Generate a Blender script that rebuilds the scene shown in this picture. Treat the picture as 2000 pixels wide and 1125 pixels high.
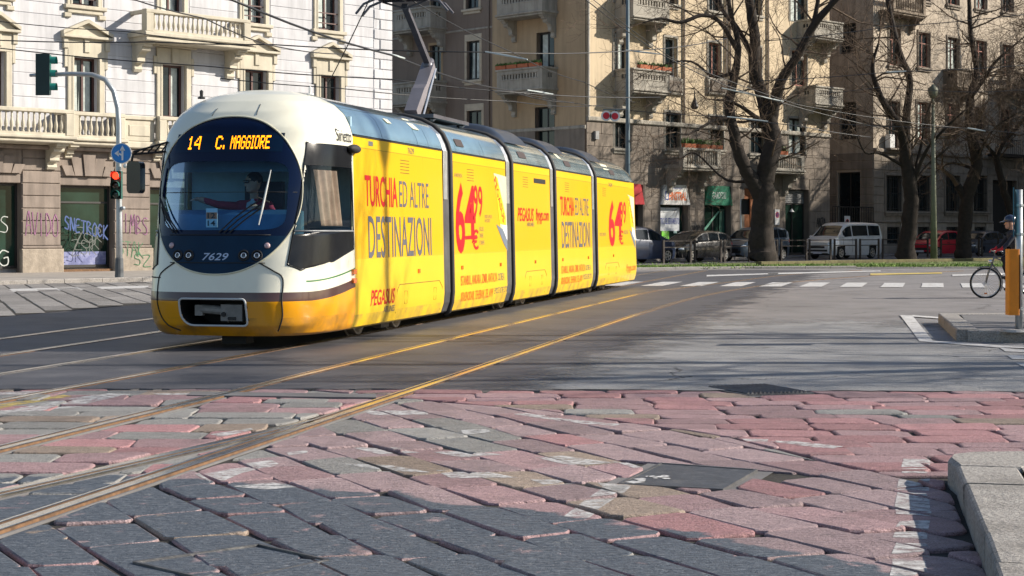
import bpy, bmesh, math, random
from mathutils import Vector, Matrix, Quaternion
from math import sin, cos, pi, radians, sqrt

for o in list(bpy.data.objects): bpy.data.objects.remove(o)
SC = bpy.context.scene
COL = SC.collection

# ------------------------------------------------------------------ camera, sky, sun, exposure
CAM_H, FPX, HZ = 1.45, 3200.0, 452.0            # eye height (m), focal length and horizon in 2000 px units
cam_d = bpy.data.cameras.new('camera'); cam = bpy.data.objects.new('camera', cam_d); COL.objects.link(cam)
cam.location = (0, 0, CAM_H); cam.rotation_euler = (radians(90), 0, 0)
cam_d.sensor_width = 36; cam_d.lens = FPX / 2000 * 36; cam_d.shift_y = -(562.5 - HZ) / 2000
cam_d.clip_start = .1; cam_d.clip_end = 5000
SC.camera = cam
SUN_EL = radians(27.5); SUN_AZ = math.atan2(1.0, 0.07)   # azimuth clockwise from +Y
sunv = Vector((cos(SUN_EL) * sin(SUN_AZ), cos(SUN_EL) * cos(SUN_AZ), sin(SUN_EL)))
W = bpy.data.worlds.new('World'); SC.world = W; W.use_nodes = True
nt = W.node_tree; bgn = nt.nodes['Background']
sky = nt.nodes.new('ShaderNodeTexSky'); sky.sky_type = 'NISHITA'; sky.sun_disc = False
sky.sun_elevation = SUN_EL; sky.sun_rotation = SUN_AZ; sky.air_density = 1.0; sky.dust_density = 0.6
nt.links.new(sky.outputs[0], bgn.inputs[0]); bgn.inputs[1].default_value = 0.085
sl = bpy.data.lights.new('sun', 'SUN'); sl.energy = 5.0; sl.angle = radians(.5); sl.color = (1.0, .91, .78)
so = bpy.data.objects.new('sun', sl); COL.objects.link(so); so.rotation_euler = sunv.to_track_quat('Z', 'Y').to_euler()
SC.view_settings.view_transform = 'Standard'; SC.view_settings.look = 'None'
SC.view_settings.exposure = 0.66; SC.view_settings.gamma = 1; SC.view_settings.use_curve_mapping = False
SC.render.engine = 'CYCLES'
SC.cycles.max_bounces = 6; SC.cycles.transparent_max_bounces = 12; SC.cycles.sample_clamp_indirect = 6
SC.cycles.caustics_reflective = False; SC.cycles.caustics_refractive = False

# ------------------------------------------------------------------ helpers: materials
MATS = {}
def mat(name, col, rough=.7, metal=0., var=.12, scale=3., bump=0., bscale=40., streak=0., rnd=.0, spec=.5, coat=0.,
        world=False, speck=0., stain=0., stcol=(.05, .045, .04), stscale=.6, emit=None, crack=0.):
    if name in MATS: return MATS[name]
    m = bpy.data.materials.new(name); m.use_nodes = True; N = m.node_tree.nodes; L = m.node_tree.links
    b = N['Principled BSDF']; b.inputs['Roughness'].default_value = rough; b.inputs['Metallic'].default_value = metal
    b.inputs['Specular IOR Level'].default_value = spec; b.inputs['Coat Weight'].default_value = coat
    b.inputs['Coat Roughness'].default_value = .06
    if world:
        g = N.new('ShaderNodeNewGeometry'); co = g.outputs['Position']
    else:
        t = N.new('ShaderNodeTexCoord'); co = t.outputs['Object']
    def noise(sc, det=5, vec=None, ro=.6):
        n = N.new('ShaderNodeTexNoise'); n.inputs['Scale'].default_value = sc; n.inputs['Detail'].default_value = det
        n.inputs['Roughness'].default_value = ro; L.new(vec or co, n.inputs['Vector']); return n
    def ramp(inp, a, c):
        r = N.new('ShaderNodeMapRange'); r.inputs[1].default_value = a; r.inputs[2].default_value = c; L.new(inp, r.inputs[0]); return r.outputs[0]
    def mixc(fac, A, B, mode='MIX'):
        x = N.new('ShaderNodeMix'); x.data_type = 'RGBA'; x.blend_type = mode
        if isinstance(fac, float): x.inputs[0].default_value = fac
        else: L.new(fac, x.inputs[0])
        for k, v in ((6, A), (7, B)):
            if isinstance(v, tuple): x.inputs[k].default_value = (*v, 1)
            else: L.new(v, x.inputs[k])
        return x.outputs[2]
    lo = tuple(max(0, c * (1 - var)) for c in col); hi = tuple(min(1, c * (1 + var)) for c in col)
    out = mixc(ramp(noise(scale).outputs[0], .32, .68), lo, hi)
    if rnd:
        oi = N.new('ShaderNodeObjectInfo'); v = N.new('ShaderNodeMapRange'); v.inputs[3].default_value = 1 - rnd; v.inputs[4].default_value = 1 + rnd
        L.new(oi.outputs['Random'], v.inputs[0]); c2 = N.new('ShaderNodeCombineColor')
        for k in range(3): L.new(v.outputs[0], c2.inputs[k])
        out = mixc(1.0, out, c2.outputs[0], 'MULTIPLY')
    if speck:
        out = mixc(ramp(noise(75, 3).outputs[0], .45, .75), out, tuple(min(1, c * (1 + speck) + .02) for c in col))
    if streak:
        mp = N.new('ShaderNodeMapping'); mp.inputs['Scale'].default_value = (2.2, 2.2, .22); L.new(co, mp.inputs[0])
        out = mixc(ramp(noise(1.5, 6, mp.outputs[0]).outputs[0], .45, .78), out, tuple(c * (1 - streak) for c in col))
    if stain:
        f = ramp(noise(stscale, 7, None, .65).outputs[0], .5, .72)
        mm = N.new('ShaderNodeMath'); mm.operation = 'MULTIPLY'; mm.inputs[1].default_value = stain; L.new(f, mm.inputs[0])
        out = mixc(mm.outputs[0], out, stcol)
    if crack:
        nv_ = noise(1.3, 6, None, .7); ad = N.new('ShaderNodeVectorMath'); ad.operation = 'MULTIPLY_ADD'; ad.inputs[1].default_value = (1.1, 1.1, 0); L.new(nv_.outputs['Color'], ad.inputs[0]); L.new(co, ad.inputs[2])
        vo = N.new('ShaderNodeTexVoronoi'); vo.feature = 'DISTANCE_TO_EDGE'; vo.inputs['Scale'].default_value = crack; L.new(ad.outputs[0], vo.inputs['Vector'])
        k1 = ramp(vo.outputs[0], .010, .0); k2 = ramp(noise(.35, 3).outputs[0], .46, .56); mm = N.new('ShaderNodeMath'); mm.operation = 'MULTIPLY'; L.new(k1, mm.inputs[0]); L.new(k2, mm.inputs[1])
        out = mixc(mm.outputs[0], out, (.018, .016, .015))
    L.new(out, b.inputs['Base Color'])
    rr = N.new('ShaderNodeMapRange'); rr.inputs[3].default_value = max(.02, rough - .08); rr.inputs[4].default_value = min(1, rough + .08)
    L.new(noise(scale * 2.3).outputs[0], rr.inputs[0]); L.new(rr.outputs[0], b.inputs['Roughness'])
    if bump:
        bn = N.new('ShaderNodeBump'); bn.inputs['Strength'].default_value = bump; bn.inputs['Distance'].default_value = .02
        L.new(noise(bscale, 8, None, .68).outputs[0], bn.inputs['Height']); L.new(bn.outputs[0], b.inputs['Normal'])
    if emit:
        b.inputs['Emission Color'].default_value = (*emit[0], 1); b.inputs['Emission Strength'].default_value = emit[1]
    MATS[name] = m; return m

# ------------------------------------------------------------------ helpers: meshes
def vadd(a, b): return (a[0] + b[0], a[1] + b[1], a[2] + b[2])
class MB:
    def __init__(s, T=None): s.v = []; s.f = []; s.m = []; s.T = T
    def add(s, vs, fs, mi=0):
        k = len(s.v); s.v += [tuple(v) for v in vs]; s.f += [tuple(i + k for i in f) for f in fs]; s.m += [mi] * len(fs); return s
    def box(s, x0, x1, y0, y1, z0, z1, mi=0):
        vs = [(x, y, z) for z in (z0, z1) for y in (y0, y1) for x in (x0, x1)]
        return s.add(vs, [(0, 2, 3, 1), (4, 5, 7, 6), (0, 1, 5, 4), (2, 6, 7, 3), (0, 4, 6, 2), (1, 3, 7, 5)], mi)
    def bev(s, x0, x1, y0, y1, z0, z1, b=.02, mi=0):      # box whose outer (y1) face is chamfered: proud stone
        vs = [(x0, y0, z0), (x1, y0, z0), (x1, y0, z1), (x0, y0, z1), (x0, y1 - b, z0), (x1, y1 - b, z0), (x1, y1 - b, z1), (x0, y1 - b, z1),
              (x0 + b, y1, z0 + b), (x1 - b, y1, z0 + b), (x1 - b, y1, z1 - b), (x0 + b, y1, z1 - b)]
        fs = [(8, 9, 10, 11)]
        for i in range(4):
            j = (i + 1) % 4; fs += [(i, j, j + 4, i + 4), (i + 4, j + 4, j + 8, i + 8)]
        return s.add(vs, fs, mi)
    def prism(s, poly, ax, a0, a1, mi=0):       # poly in the two other axes (in xyz order)
        def P(p, t):
            q = list(p); q.insert(ax, t); return tuple(q)
        n = len(poly); vs = [P(p, a0) for p in poly] + [P(p, a1) for p in poly]
        fs = [tuple(range(n))[::-1], tuple(range(n, 2 * n))] + [(i, (i + 1) % n, (i + 1) % n + n, i + n) for i in range(n)]
        return s.add(vs, fs, mi)
    def tube(s, pts, r, n=6, cap=True, mi=0, closed=False):
        pts = [Vector(p) for p in pts]; m = len(pts); R = r if isinstance(r, (list, tuple)) else [r] * m
        vs = []; ref = None
        for i, p in enumerate(pts):
            if closed: t = pts[(i + 1) % m] - pts[i - 1]
            else: t = pts[min(i + 1, m - 1)] - pts[max(i - 1, 0)]
            t = t.normalized() if t.length > 1e-9 else Vector((0, 0, 1))
            if ref is None:
                ref = Vector((0, 0, 1)) if abs(t.z) < .9 else Vector((1, 0, 0))
            u = (ref - t * ref.dot(t));
            if u.length < 1e-6: u = t.orthogonal()
            u.normalize(); w = t.cross(u); ref = u
            for k in range(n):
                a = 2 * pi * k / n; vs.append(p + u * (R[i] * cos(a)) + w * (R[i] * sin(a)))
        fs = []
        for i in range(m if closed else m - 1):
            i2 = (i + 1) % m
            for k in range(n):
                k2 = (k + 1) % n; fs.append((i * n + k, i * n + k2, i2 * n + k2, i2 * n + k))
        if cap and not closed: fs += [tuple(range(n))[::-1], tuple(range((m - 1) * n, m * n))]
        return s.add(vs, fs, mi)
    def lathe(s, prof, n=12, c=(0, 0, 0), ax=2, mi=0, cap=True):   # prof: (radius, height)
        vs = []
        for r, h in prof:
            for k in range(n):
                a = 2 * pi * k / n; q = [r * cos(a), r * sin(a)]; q.insert(ax, h)
                vs.append((c[0] + q[0], c[1] + q[1], c[2] + q[2]))
        m = len(prof); fs = []
        for i in range(m - 1):
            for k in range(n):
                k2 = (k + 1) % n; fs.append((i * n + k, i * n + k2, (i + 1) * n + k2, (i + 1) * n + k))
        if cap: fs += [tuple(range(n))[::-1], tuple(range((m - 1) * n, m * n))]
        return s.add(vs, fs, mi)
    def cap(s, p0, p1, r0, r1, n=12, mi=0):    # tapered capsule
        p0 = Vector(p0); p1 = Vector(p1); d = p1 - p0; L = d.length; q = d.normalized() if L > 1e-6 else Vector((0, 0, 1))
        P = []; R = []
        for k in range(5):
            a = pi / 2 * (1 - k / 5); P.append(p0 - q * (r0 * sin(a))); R.append(max(.001, r0 * cos(a)))
        P += [p0, p1]; R += [r0, r1]
        for k in range(1, 6):
            a = pi / 2 * k / 5; P.append(p1 + q * (r1 * sin(a))); R.append(max(.001, r1 * cos(a)))
        return s.tube(P, R, n, mi=mi)
    def ell(s, c, r, n=16, m=10, mi=0):
        vs = []; fs = []
        for i in range(m + 1):
            t = pi * i / m
            for k in range(n):
                a = 2 * pi * k / n; vs.append((c[0] + r[0] * sin(t) * cos(a), c[1] + r[1] * sin(t) * sin(a), c[2] + r[2] * cos(t)))
        for i in range(m):
            for k in range(n):
                k2 = (k + 1) % n; fs.append((i * n + k, i * n + k2, (i + 1) * n + k2, (i + 1) * n + k))
        return s.add(vs, fs, mi)
    def grid(s, fn, nu, nv, mi=0, keep=None):
        vs = [fn(i / nu, j / nv) for j in range(nv + 1) for i in range(nu + 1)]
        fs = []
        for j in range(nv):
            for i in range(nu):
                a = j * (nu + 1) + i; f = (a, a + 1, a + nu + 2, a + nu + 1)
                if keep is None or keep([vs[k] for k in f]): fs.append(f)
        return s.add(vs, fs, mi)
    def mesh(s, name, mats, smooth=False):
        me = bpy.data.meshes.new(name)
        me.from_pydata([s.T(*v) for v in s.v] if s.T else s.v, [], s.f)
        for m in (mats if isinstance(mats, (list, tuple)) else [mats]): me.materials.append(m)
        if any(s.m): me.polygons.foreach_set('material_index', s.m)
        if smooth: me.polygons.foreach_set('use_smooth', [True] * len(me.polygons))
        me.update(); return me
    def obj(s, name, mats, parent=None, smooth=False, loc=None, rz=0, angle=None):
        me = s.mesh(name, mats, smooth or angle is not None)
        if angle is not None: sharp(me, angle)
        return link(name, me, parent, loc, rz)
def sharp(me, deg):
    bm = bmesh.new(); bm.from_mesh(me); bmesh.ops.remove_doubles(bm, verts=bm.verts, dist=1e-5); bmesh.ops.recalc_face_normals(bm, faces=bm.faces)
    for e in bm.edges:
        if len(e.link_faces) == 2: e.smooth = e.calc_face_angle(0) < radians(deg)
        else: e.smooth = False
    bm.to_mesh(me); bm.free()
def link(name, data, parent=None, loc=None, rz=0):
    o = bpy.data.objects.new(name, data); COL.objects.link(o)
    if parent is not None: o.parent = parent
    if loc is not None: o.location = loc
    if rz: o.rotation_euler = (0, 0, rz)
    return o
def tag(o, label=None, cat=None, group=None, kind=None):
    if label: o['label'] = label
    if cat: o['category'] = cat
    if group: o['group'] = group
    if kind: o['kind'] = kind
    return o
def thing(name, label, cat, loc=(0, 0, 0), rz=0, group=None):
    return tag(link(name, None, None, loc, rz), label, cat, group)
def copy_tree(o, parent=None):
    c = o.copy(); COL.objects.link(c); c.parent = parent
    for ch in list(o.children): copy_tree(ch, c)
    return c
def bake(o, name, mats, parent=None, smooth=True):
    dg = bpy.context.evaluated_depsgraph_get(); dg.update()
    me = bpy.data.meshes.new_from_object(o.evaluated_get(dg)); me.name = name
    bpy.data.objects.remove(o); me.materials.clear()
    for m in mats: me.materials.append(m)
    if smooth: me.polygons.foreach_set('use_smooth', [True] * len(me.polygons))
    return link(name, me, parent)
def remesh(mb, name, mats, parent, voxel=.01, smooth=4, pick=None):
    o = link('tmp', mb.mesh('tmp', []))
    r = o.modifiers.new('r', 'REMESH'); r.mode = 'VOXEL'; r.voxel_size = voxel
    q = o.modifiers.new('s', 'SMOOTH'); q.iterations = smooth; q.factor = .5
    b = bake(o, name, mats, parent)
    if pick:
        for p in b.data.polygons: p.material_index = pick(p.center)
    return b
# ground point seen at picture position (u,v): used to read distances off the photograph
def gp(u, v, z=0.):
    Y = (CAM_H - z) * FPX / (v - HZ); return ((u - 1000) / FPX * Y, Y)
def at(u, v, Y): return ((u - 1000) / FPX * Y, Y, CAM_H - (v - HZ) * Y / FPX)
# text as a flat mesh fitted into a unit box
_txt = {}
def text_geo(t, bold=0., shear=0.):
    k = (t, bold, shear)
    if k not in _txt:
        c = bpy.data.curves.new('t', 'FONT'); c.body = t; c.offset = bold; c.shear = shear; c.resolution_u = 3
        o = bpy.data.objects.new('t', c); COL.objects.link(o); dg = bpy.context.evaluated_depsgraph_get(); dg.update()
        me = bpy.data.meshes.new_from_object(o.evaluated_get(dg))
        vs = [tuple(v.co) for v in me.vertices]; fs = [tuple(p.vertices) for p in me.polygons]
        x0 = min(v[0] for v in vs); x1 = max(v[0] for v in vs); y0 = min(v[1] for v in vs); y1 = max(v[1] for v in vs)
        _txt[k] = ([((v[0] - x0) / (x1 - x0), (v[1] - y0) / (y1 - y0)) for v in vs], fs)
        bpy.data.objects.remove(o)
    return _txt[k]
def text_on(name, t, m, parent, place, bold=0., shear=0.):     # place(fx,fy)->xyz
    vs, fs = text_geo(t, bold, shear); return MB().add([place(*v) for v in vs], fs).obj(name, m, parent)
# strokes for spray paint: letters as polylines in a unit box
STK = {'A': [[(0, 0), (.45, 1), (.9, 0)], [(.2, .4), (.75, .45)]], 'V': [[(0, 1), (.4, 0), (.85, 1)]], 'I': [[(.3, 1), (.35, 0)]],
       'D': [[(.1, 0), (.05, 1), (.7, .7), (.75, .3), (.1, 0)]], 'O': [[(.5, 1), (.05, .6), (.2, .05), (.75, .1), (.85, .7), (.5, 1)]],
       'S': [[(.8, .9), (.3, 1), (.1, .7), (.7, .4), (.6, .05), (.0, .1)]], 'N': [[(0, 0), (.1, 1), (.65, 0), (.8, 1)]],
       'E': [[(.8, 1), (.1, .95), (.05, 0), (.75, .05)], [(.1, .5), (.6, .5)]], 'T': [[(0, 1), (.9, .95)], [(.45, 1), (.4, 0)]],
       'R': [[(.05, 0), (.1, 1), (.7, .8), (.15, .5), (.8, 0)]], 'C': [[(.8, .85), (.4, 1), (.05, .5), (.4, 0), (.85, .2)]],
       'K': [[(.05, 0), (.1, 1)], [(.8, 1), (.1, .45), (.9, -.1)]], 'M': [[(0, 0), (.15, 1), (.45, .4), (.75, 1), (.9, 0)]],
       'B': [[(.05, 0), (.1, 1), (.65, .8), (.15, .5), (.75, .25), (.05, 0)]], 'G': [[(.8, .85), (.35, 1), (.05, .5), (.35, 0), (.8, .15), (.8, .5), (.5, .48)]],
       'P': [[(.05, 0), (.1, 1), (.75, .8), (.1, .45)]], 'H': [[(.05, 0), (.1, 1)], [(.75, 0), (.8, 1)], [(.1, .5), (.8, .55)]], 'Z': [[(0, 1), (.8, .95), (.05, .05), (.9, 0)]],
       '~': [[(0, .5), (.3, .8), (.6, .3), (.9, .6)]]}
def graffiti(parent, T, t, s0, z0, w, h, m, r=.02, rise=0., rng=random.Random(3)):
    n = len(t); cw = w / n
    for i, ch in enumerate(t):
        mb = MB(T)
        for pl in STK.get(ch, []):
            pts = []
            for x, y in pl: pts.append((s0 + (i + x * .95) * cw + rng.uniform(-.03, .03) * cw, z0 + y * h + rise * i / n + rng.uniform(-.05, .05) * h))
            if len(pts) > 2: pts = [(q.x, q.y) for q in smooth_line(pts, max(.03, cw * .12))]
            for (a, b) in zip(pts, pts[1:]):
                dx, dz = b[0] - a[0], b[1] - a[1]; L = sqrt(dx * dx + dz * dz) or 1; nx, nz = -dz / L * r, dx / L * r; ex, ez = dx / L * r * .6, dz / L * r * .6
                a = (a[0] - ex, a[1] - ez); b = (b[0] + ex, b[1] + ez)
                o = .006 + rng.random() * .003
                mb.add([(a[0] + nx, o, a[1] + nz), (a[0] - nx, o, a[1] - nz), (b[0] - nx, o, b[1] - nz), (b[0] + nx, o, b[1] + nz)], [(0, 1, 2, 3)])
        if mb.v: mb.obj('graffiti_letter', m, parent)
# ------------------------------------------------------------------ materials
M_soil = mat('bedding_soil', (.03, .026, .022), .95, var=.4, scale=12, bump=.6, bscale=30, world=True)
M_road = mat('road_old_asphalt', (.175, .166, .167), .86, var=.22, scale=1.1, bump=.35, bscale=55, world=True, speck=.5, stain=.45, stcol=(.055, .05, .05), stscale=.45, crack=.3)
M_bed = mat('tram_bed_asphalt', (.075, .074, .082), .58, var=.28, scale=.8, bump=.25, bscale=60, world=True, speck=.45, stain=.4, stcol=(.03, .028, .03), stscale=.5)
M_light = mat('light_grey_asphalt', (.235, .235, .24), .85, var=.24, scale=1.4, bump=1., bscale=45, world=True, speck=.6, stain=.65, stcol=(.085, .083, .085), stscale=.4, crack=.42)
M_pave = mat('footway_asphalt', (.155, .15, .152), .9, var=.18, scale=2, bump=.3, bscale=50, world=True, stain=.4, stcol=(.1, .095, .09))
M_gran = mat('granite_kerb', (.30, .28, .26), .85, var=.45, scale=45, bump=1., bscale=30, world=True, speck=.5, stain=.6, stcol=(.12, .108, .095), stscale=2.2)
M_paint = mat('white_road_paint', (.56, .555, .55), .8, var=.15, scale=9, world=True, bump=.2, stain=.75, stcol=(.22, .205, .20), stscale=5)
M_ypaint = mat('yellow_road_paint', (.55, .42, .12), .75, var=.2, scale=9, world=True, stain=.5, stcol=(.30, .27, .2), stscale=6)
M_steel = mat('rail_steel', (.80, .74, .64), .24, metal=1, var=.18, scale=6, bump=.05, world=True)
M_rust = mat('rail_rust', (.16, .085, .04), .8, var=.4, scale=15, bump=.3, world=True)
M_iron = mat('cast_iron', (.13, .13, .135), .5, metal=.7, var=.2, scale=8, bump=.3, bscale=60, world=True, stain=.5, stcol=(.30, .29, .27), stscale=9)
M_dark = mat('near_black', (.012, .012, .013), .6)
M_rub = mat('black_rubber', (.02, .02, .022), .75, bump=.1)

_wn = {}
def worn(src, lo=.33, hi=.60):      # the same paint, flaked off in places
    if (src, lo) in _wn: return _wn[(src, lo)]
    m = _wn[(src, lo)] = src.copy(); m.name = src.name + '_flaked'; N = m.node_tree.nodes; L = m.node_tree.links; out = [n for n in N if n.type == 'OUTPUT_MATERIAL'][0]; b = N['Principled BSDF']
    g = N.new('ShaderNodeNewGeometry'); n = N.new('ShaderNodeTexNoise'); n.inputs['Scale'].default_value = 13; n.inputs['Detail'].default_value = 9; n.inputs['Roughness'].default_value = .72; L.new(g.outputs['Position'], n.inputs['Vector'])
    r = N.new('ShaderNodeMapRange'); r.inputs[1].default_value = lo; r.inputs[2].default_value = hi; r.inputs[4].default_value = .95; L.new(n.outputs[0], r.inputs[0])
    t = N.new('ShaderNodeBsdfTransparent'); x = N.new('ShaderNodeMixShader'); L.new(r.outputs[0], x.inputs[0]); L.new(t.outputs[0], x.inputs[1]); L.new(b.outputs[0], x.inputs[2]); L.new(x.outputs[0], out.inputs[0]); return m
def stone_mat(name, col, ch, coat=True):
    m = bpy.data.materials.new(name); m.use_nodes = True; N = m.node_tree.nodes; L = m.node_tree.links; b = N['Principled BSDF']
    g = N.new('ShaderNodeNewGeometry'); oi = N.new('ShaderNodeObjectInfo')
    def nz(sc, det=6, vec=None, ro=.62):
        n = N.new('ShaderNodeTexNoise'); n.inputs['Scale'].default_value = sc; n.inputs['Detail'].default_value = det; n.inputs['Roughness'].default_value = ro
        L.new(vec or g.outputs['Position'], n.inputs['Vector']); return n.outputs[0]
    def rng(i, a, c, lo=0., hi=1.):
        r = N.new('ShaderNodeMapRange'); r.inputs[1].default_value = a; r.inputs[2].default_value = c; r.inputs[3].default_value = lo; r.inputs[4].default_value = hi; L.new(i, r.inputs[0]); return r.outputs[0]
    def mx(f, A, B, mode='MIX'):
        x = N.new('ShaderNodeMix'); x.data_type = 'RGBA'; x.blend_type = mode
        L.new(f, x.inputs[0]) if not isinstance(f, float) else setattr(x.inputs[0], 'default_value', f)
        for k, v in ((6, A), (7, B)):
            if isinstance(v, tuple): x.inputs[k].default_value = (*v, 1)
            else: L.new(v, x.inputs[k])
        return x.outputs[2]
    c = mx(rng(nz(7), .3, .7), tuple(q * .82 for q in col), tuple(min(1, q * 1.16) for q in col))
    c = mx(rng(nz(95, 3), .50, .66), c, tuple(q * .60 for q in col))
    c = mx(rng(nz(120, 3), .56, .70), c, tuple(min(1, q * 1.45 + .06) for q in col))
    c = mx(rng(nz(48, 3), .62, .68, 0, .8), c, tuple(q * .38 for q in col))
    c = mx(rng(nz(2.1, 7), .53, .72, 0, .45), c, (.10, .092, .09))
    rv = N.new('ShaderNodeCombineColor'); v = rng(oi.outputs['Random'], 0, 1, .80, 1.18)
    for k in range(3): L.new(v, rv.inputs[k])
    c = mx(1.0, c, rv.outputs[0], 'MULTIPLY'); L.new(c, b.inputs['Base Color'])
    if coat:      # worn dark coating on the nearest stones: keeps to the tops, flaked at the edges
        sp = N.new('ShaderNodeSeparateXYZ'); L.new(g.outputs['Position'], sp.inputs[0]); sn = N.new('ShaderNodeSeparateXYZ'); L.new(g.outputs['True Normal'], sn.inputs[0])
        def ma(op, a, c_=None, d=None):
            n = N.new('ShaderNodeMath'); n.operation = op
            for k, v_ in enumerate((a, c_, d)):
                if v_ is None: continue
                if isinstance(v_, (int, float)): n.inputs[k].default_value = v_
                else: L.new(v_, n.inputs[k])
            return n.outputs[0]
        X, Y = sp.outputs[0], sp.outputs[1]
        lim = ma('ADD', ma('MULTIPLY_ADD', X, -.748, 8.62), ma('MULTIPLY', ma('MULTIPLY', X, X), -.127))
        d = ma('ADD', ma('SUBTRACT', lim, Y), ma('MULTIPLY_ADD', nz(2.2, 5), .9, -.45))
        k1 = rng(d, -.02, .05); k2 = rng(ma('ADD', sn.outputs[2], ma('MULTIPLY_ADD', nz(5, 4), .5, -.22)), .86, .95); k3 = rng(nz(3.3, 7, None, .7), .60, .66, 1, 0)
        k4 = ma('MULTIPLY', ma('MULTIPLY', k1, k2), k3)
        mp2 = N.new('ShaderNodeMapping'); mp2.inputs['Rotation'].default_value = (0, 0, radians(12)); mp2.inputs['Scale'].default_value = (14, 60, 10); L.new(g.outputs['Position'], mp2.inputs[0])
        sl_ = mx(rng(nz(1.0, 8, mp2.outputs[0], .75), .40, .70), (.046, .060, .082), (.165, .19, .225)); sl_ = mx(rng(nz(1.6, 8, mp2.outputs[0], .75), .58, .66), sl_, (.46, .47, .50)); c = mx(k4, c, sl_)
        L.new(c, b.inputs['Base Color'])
    L.new(rng(nz(9), .3, .7, .50, .74), b.inputs['Roughness']); b.inputs['Specular IOR Level'].default_value = .35
    mp = N.new('ShaderNodeMapping'); mp.inputs['Rotation'].default_value = (0, 0, radians(ch)); mp.inputs['Scale'].default_value = (6, 38, 10); L.new(g.outputs['Position'], mp.inputs[0])
    h1 = rng(nz(1.0, 4, mp.outputs[0]), .3, .7, 0, .75); h2 = nz(34, 9, None, .72); h3 = rng(nz(70, 3), .60, .70, 1, .2)
    ad = N.new('ShaderNodeMath'); ad.operation = 'ADD'; L.new(h1, ad.inputs[0]); L.new(h2, ad.inputs[1])
    ad2 = N.new('ShaderNodeMath'); ad2.operation = 'MULTIPLY_ADD'; ad2.inputs[1].default_value = .35; L.new(h3, ad2.inputs[0]); L.new(ad.outputs[0], ad2.inputs[2])
    bu = N.new('ShaderNodeBump'); bu.inputs['Strength'].default_value = .8; bu.inputs['Distance'].default_value = .022
    L.new(ad2.outputs[0], bu.inputs['Height']); L.new(bu.outputs[0], b.inputs['Normal'])
    return m
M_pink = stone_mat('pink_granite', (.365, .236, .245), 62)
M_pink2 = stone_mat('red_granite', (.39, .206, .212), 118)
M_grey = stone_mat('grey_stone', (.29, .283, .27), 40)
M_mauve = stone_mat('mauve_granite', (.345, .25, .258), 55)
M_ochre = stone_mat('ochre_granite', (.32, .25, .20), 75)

# ------------------------------------------------------------------ ground, roads
TA = radians(13.9); TD = Vector((sin(TA), cos(TA), 0)); TN = Vector((cos(TA), -sin(TA), 0))
rg = random.Random(11)
g = MB().add([(-2500, -200, -.07), (2500, -200, -.07), (2500, 4000, -.07), (-2500, 4000, -.07)], [(0, 1, 2, 3)]).obj('ground', M_soil); tag(g, kind='structure', label='dark compacted bed under the road stones')
EDGE_Y = 14.95
edge = []; x = -9.
while x < 9:
    edge.append((x, EDGE_Y + rg.uniform(-.035, .05) + (.10 if x < -1 else 0) - (.04 * x if x > 1 else 0) - (.12 if abs(x - 2.4) < .25 else 0))); x += rg.uniform(.05, .16)
def sheet(name, pts, z, m, thick=0., kind='structure', label=None):
    n = len(pts); mb = MB().add([(p[0], p[1], z) for p in pts], [tuple(range(n))])
    if thick: mb.add([(p[0], p[1], z) for p in pts] + [(p[0], p[1], z - thick) for p in pts], [(i, (i + 1) % n, (i + 1) % n + n, i + n) for i in range(n)])
    o = mb.obj(name, m); tag(o, label, kind=kind); return o
sheet('road', [(-160, EDGE_Y)] + edge + [(160, EDGE_Y), (160, 190), (-160, 190)], 0, M_road, .06, label='worn brown grey asphalt of the junction')
# darker asphalt around the tram tracks
e2 = [p for p in edge if -9 < p[0] < 2.6]
ragged = [(gp(u, v)[0] + rg.uniform(-.08, .08), gp(u, v)[1]) for u, v in ((1032, 752), (1060, 735), (1098, 718), (1130, 704), (1168, 690), (1205, 673), (1232, 660), (1262, 645), (1290, 632), (1330, 615), (1372, 600), (1420, 588), (1480, 575))]
def edge_fade(src, sg, topfade=False):      # asphalt that thins out along its edge instead of ending in a cut line
    m = src.copy(); m.name = src.name + '_thin_edge'; N = m.node_tree.nodes; L = m.node_tree.links; out = [n for n in N if n.type == 'OUTPUT_MATERIAL'][0]; b = N['Principled BSDF']
    g = N.new('ShaderNodeNewGeometry'); dt = N.new('ShaderNodeVectorMath'); dt.operation = 'DOT_PRODUCT'; dt.inputs[1].default_value = tuple(TN * sg); L.new(g.outputs['Position'], dt.inputs[0])
    def ma(op, a, c):
        n = N.new('ShaderNodeMath'); n.operation = op
        for k_, v in ((0, a), (1, c)):
            if isinstance(v, (int, float)): n.inputs[k_].default_value = v
            else: L.new(v, n.inputs[k_])
        return n.outputs[0]
    nz_ = N.new('ShaderNodeTexNoise'); nz_.inputs['Scale'].default_value = .9; nz_.inputs['Detail'].default_value = 9; nz_.inputs['Roughness'].default_value = .68; L.new(g.outputs['Position'], nz_.inputs['Vector'])
    d = ma('SUBTRACT', dt.outputs['Value'], TN.dot(Vector((.30, 15.5, 0))) * sg)
    if topfade:
        sp = N.new('ShaderNodeSeparateXYZ'); L.new(g.outputs['Position'], sp.inputs[0]); d = ma('MINIMUM', d, ma('MULTIPLY', ma('SUBTRACT', 26.5, sp.outputs[1]), .35))
    d = ma('ADD', d, ma('MULTIPLY', ma('SUBTRACT', nz_.outputs[0], .5), 3.2))
    r = N.new('ShaderNodeMapRange'); r.inputs[1].default_value = -.25; r.inputs[2].default_value = .55; L.new(d, r.inputs[0])
    t = N.new('ShaderNodeBsdfTransparent'); x = N.new('ShaderNodeMixShader'); L.new(r.outputs[0], x.inputs[0]); L.new(t.outputs[0], x.inputs[1]); L.new(b.outputs[0], x.inputs[2]); L.new(x.outputs[0], out.inputs[0]); return m
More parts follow.
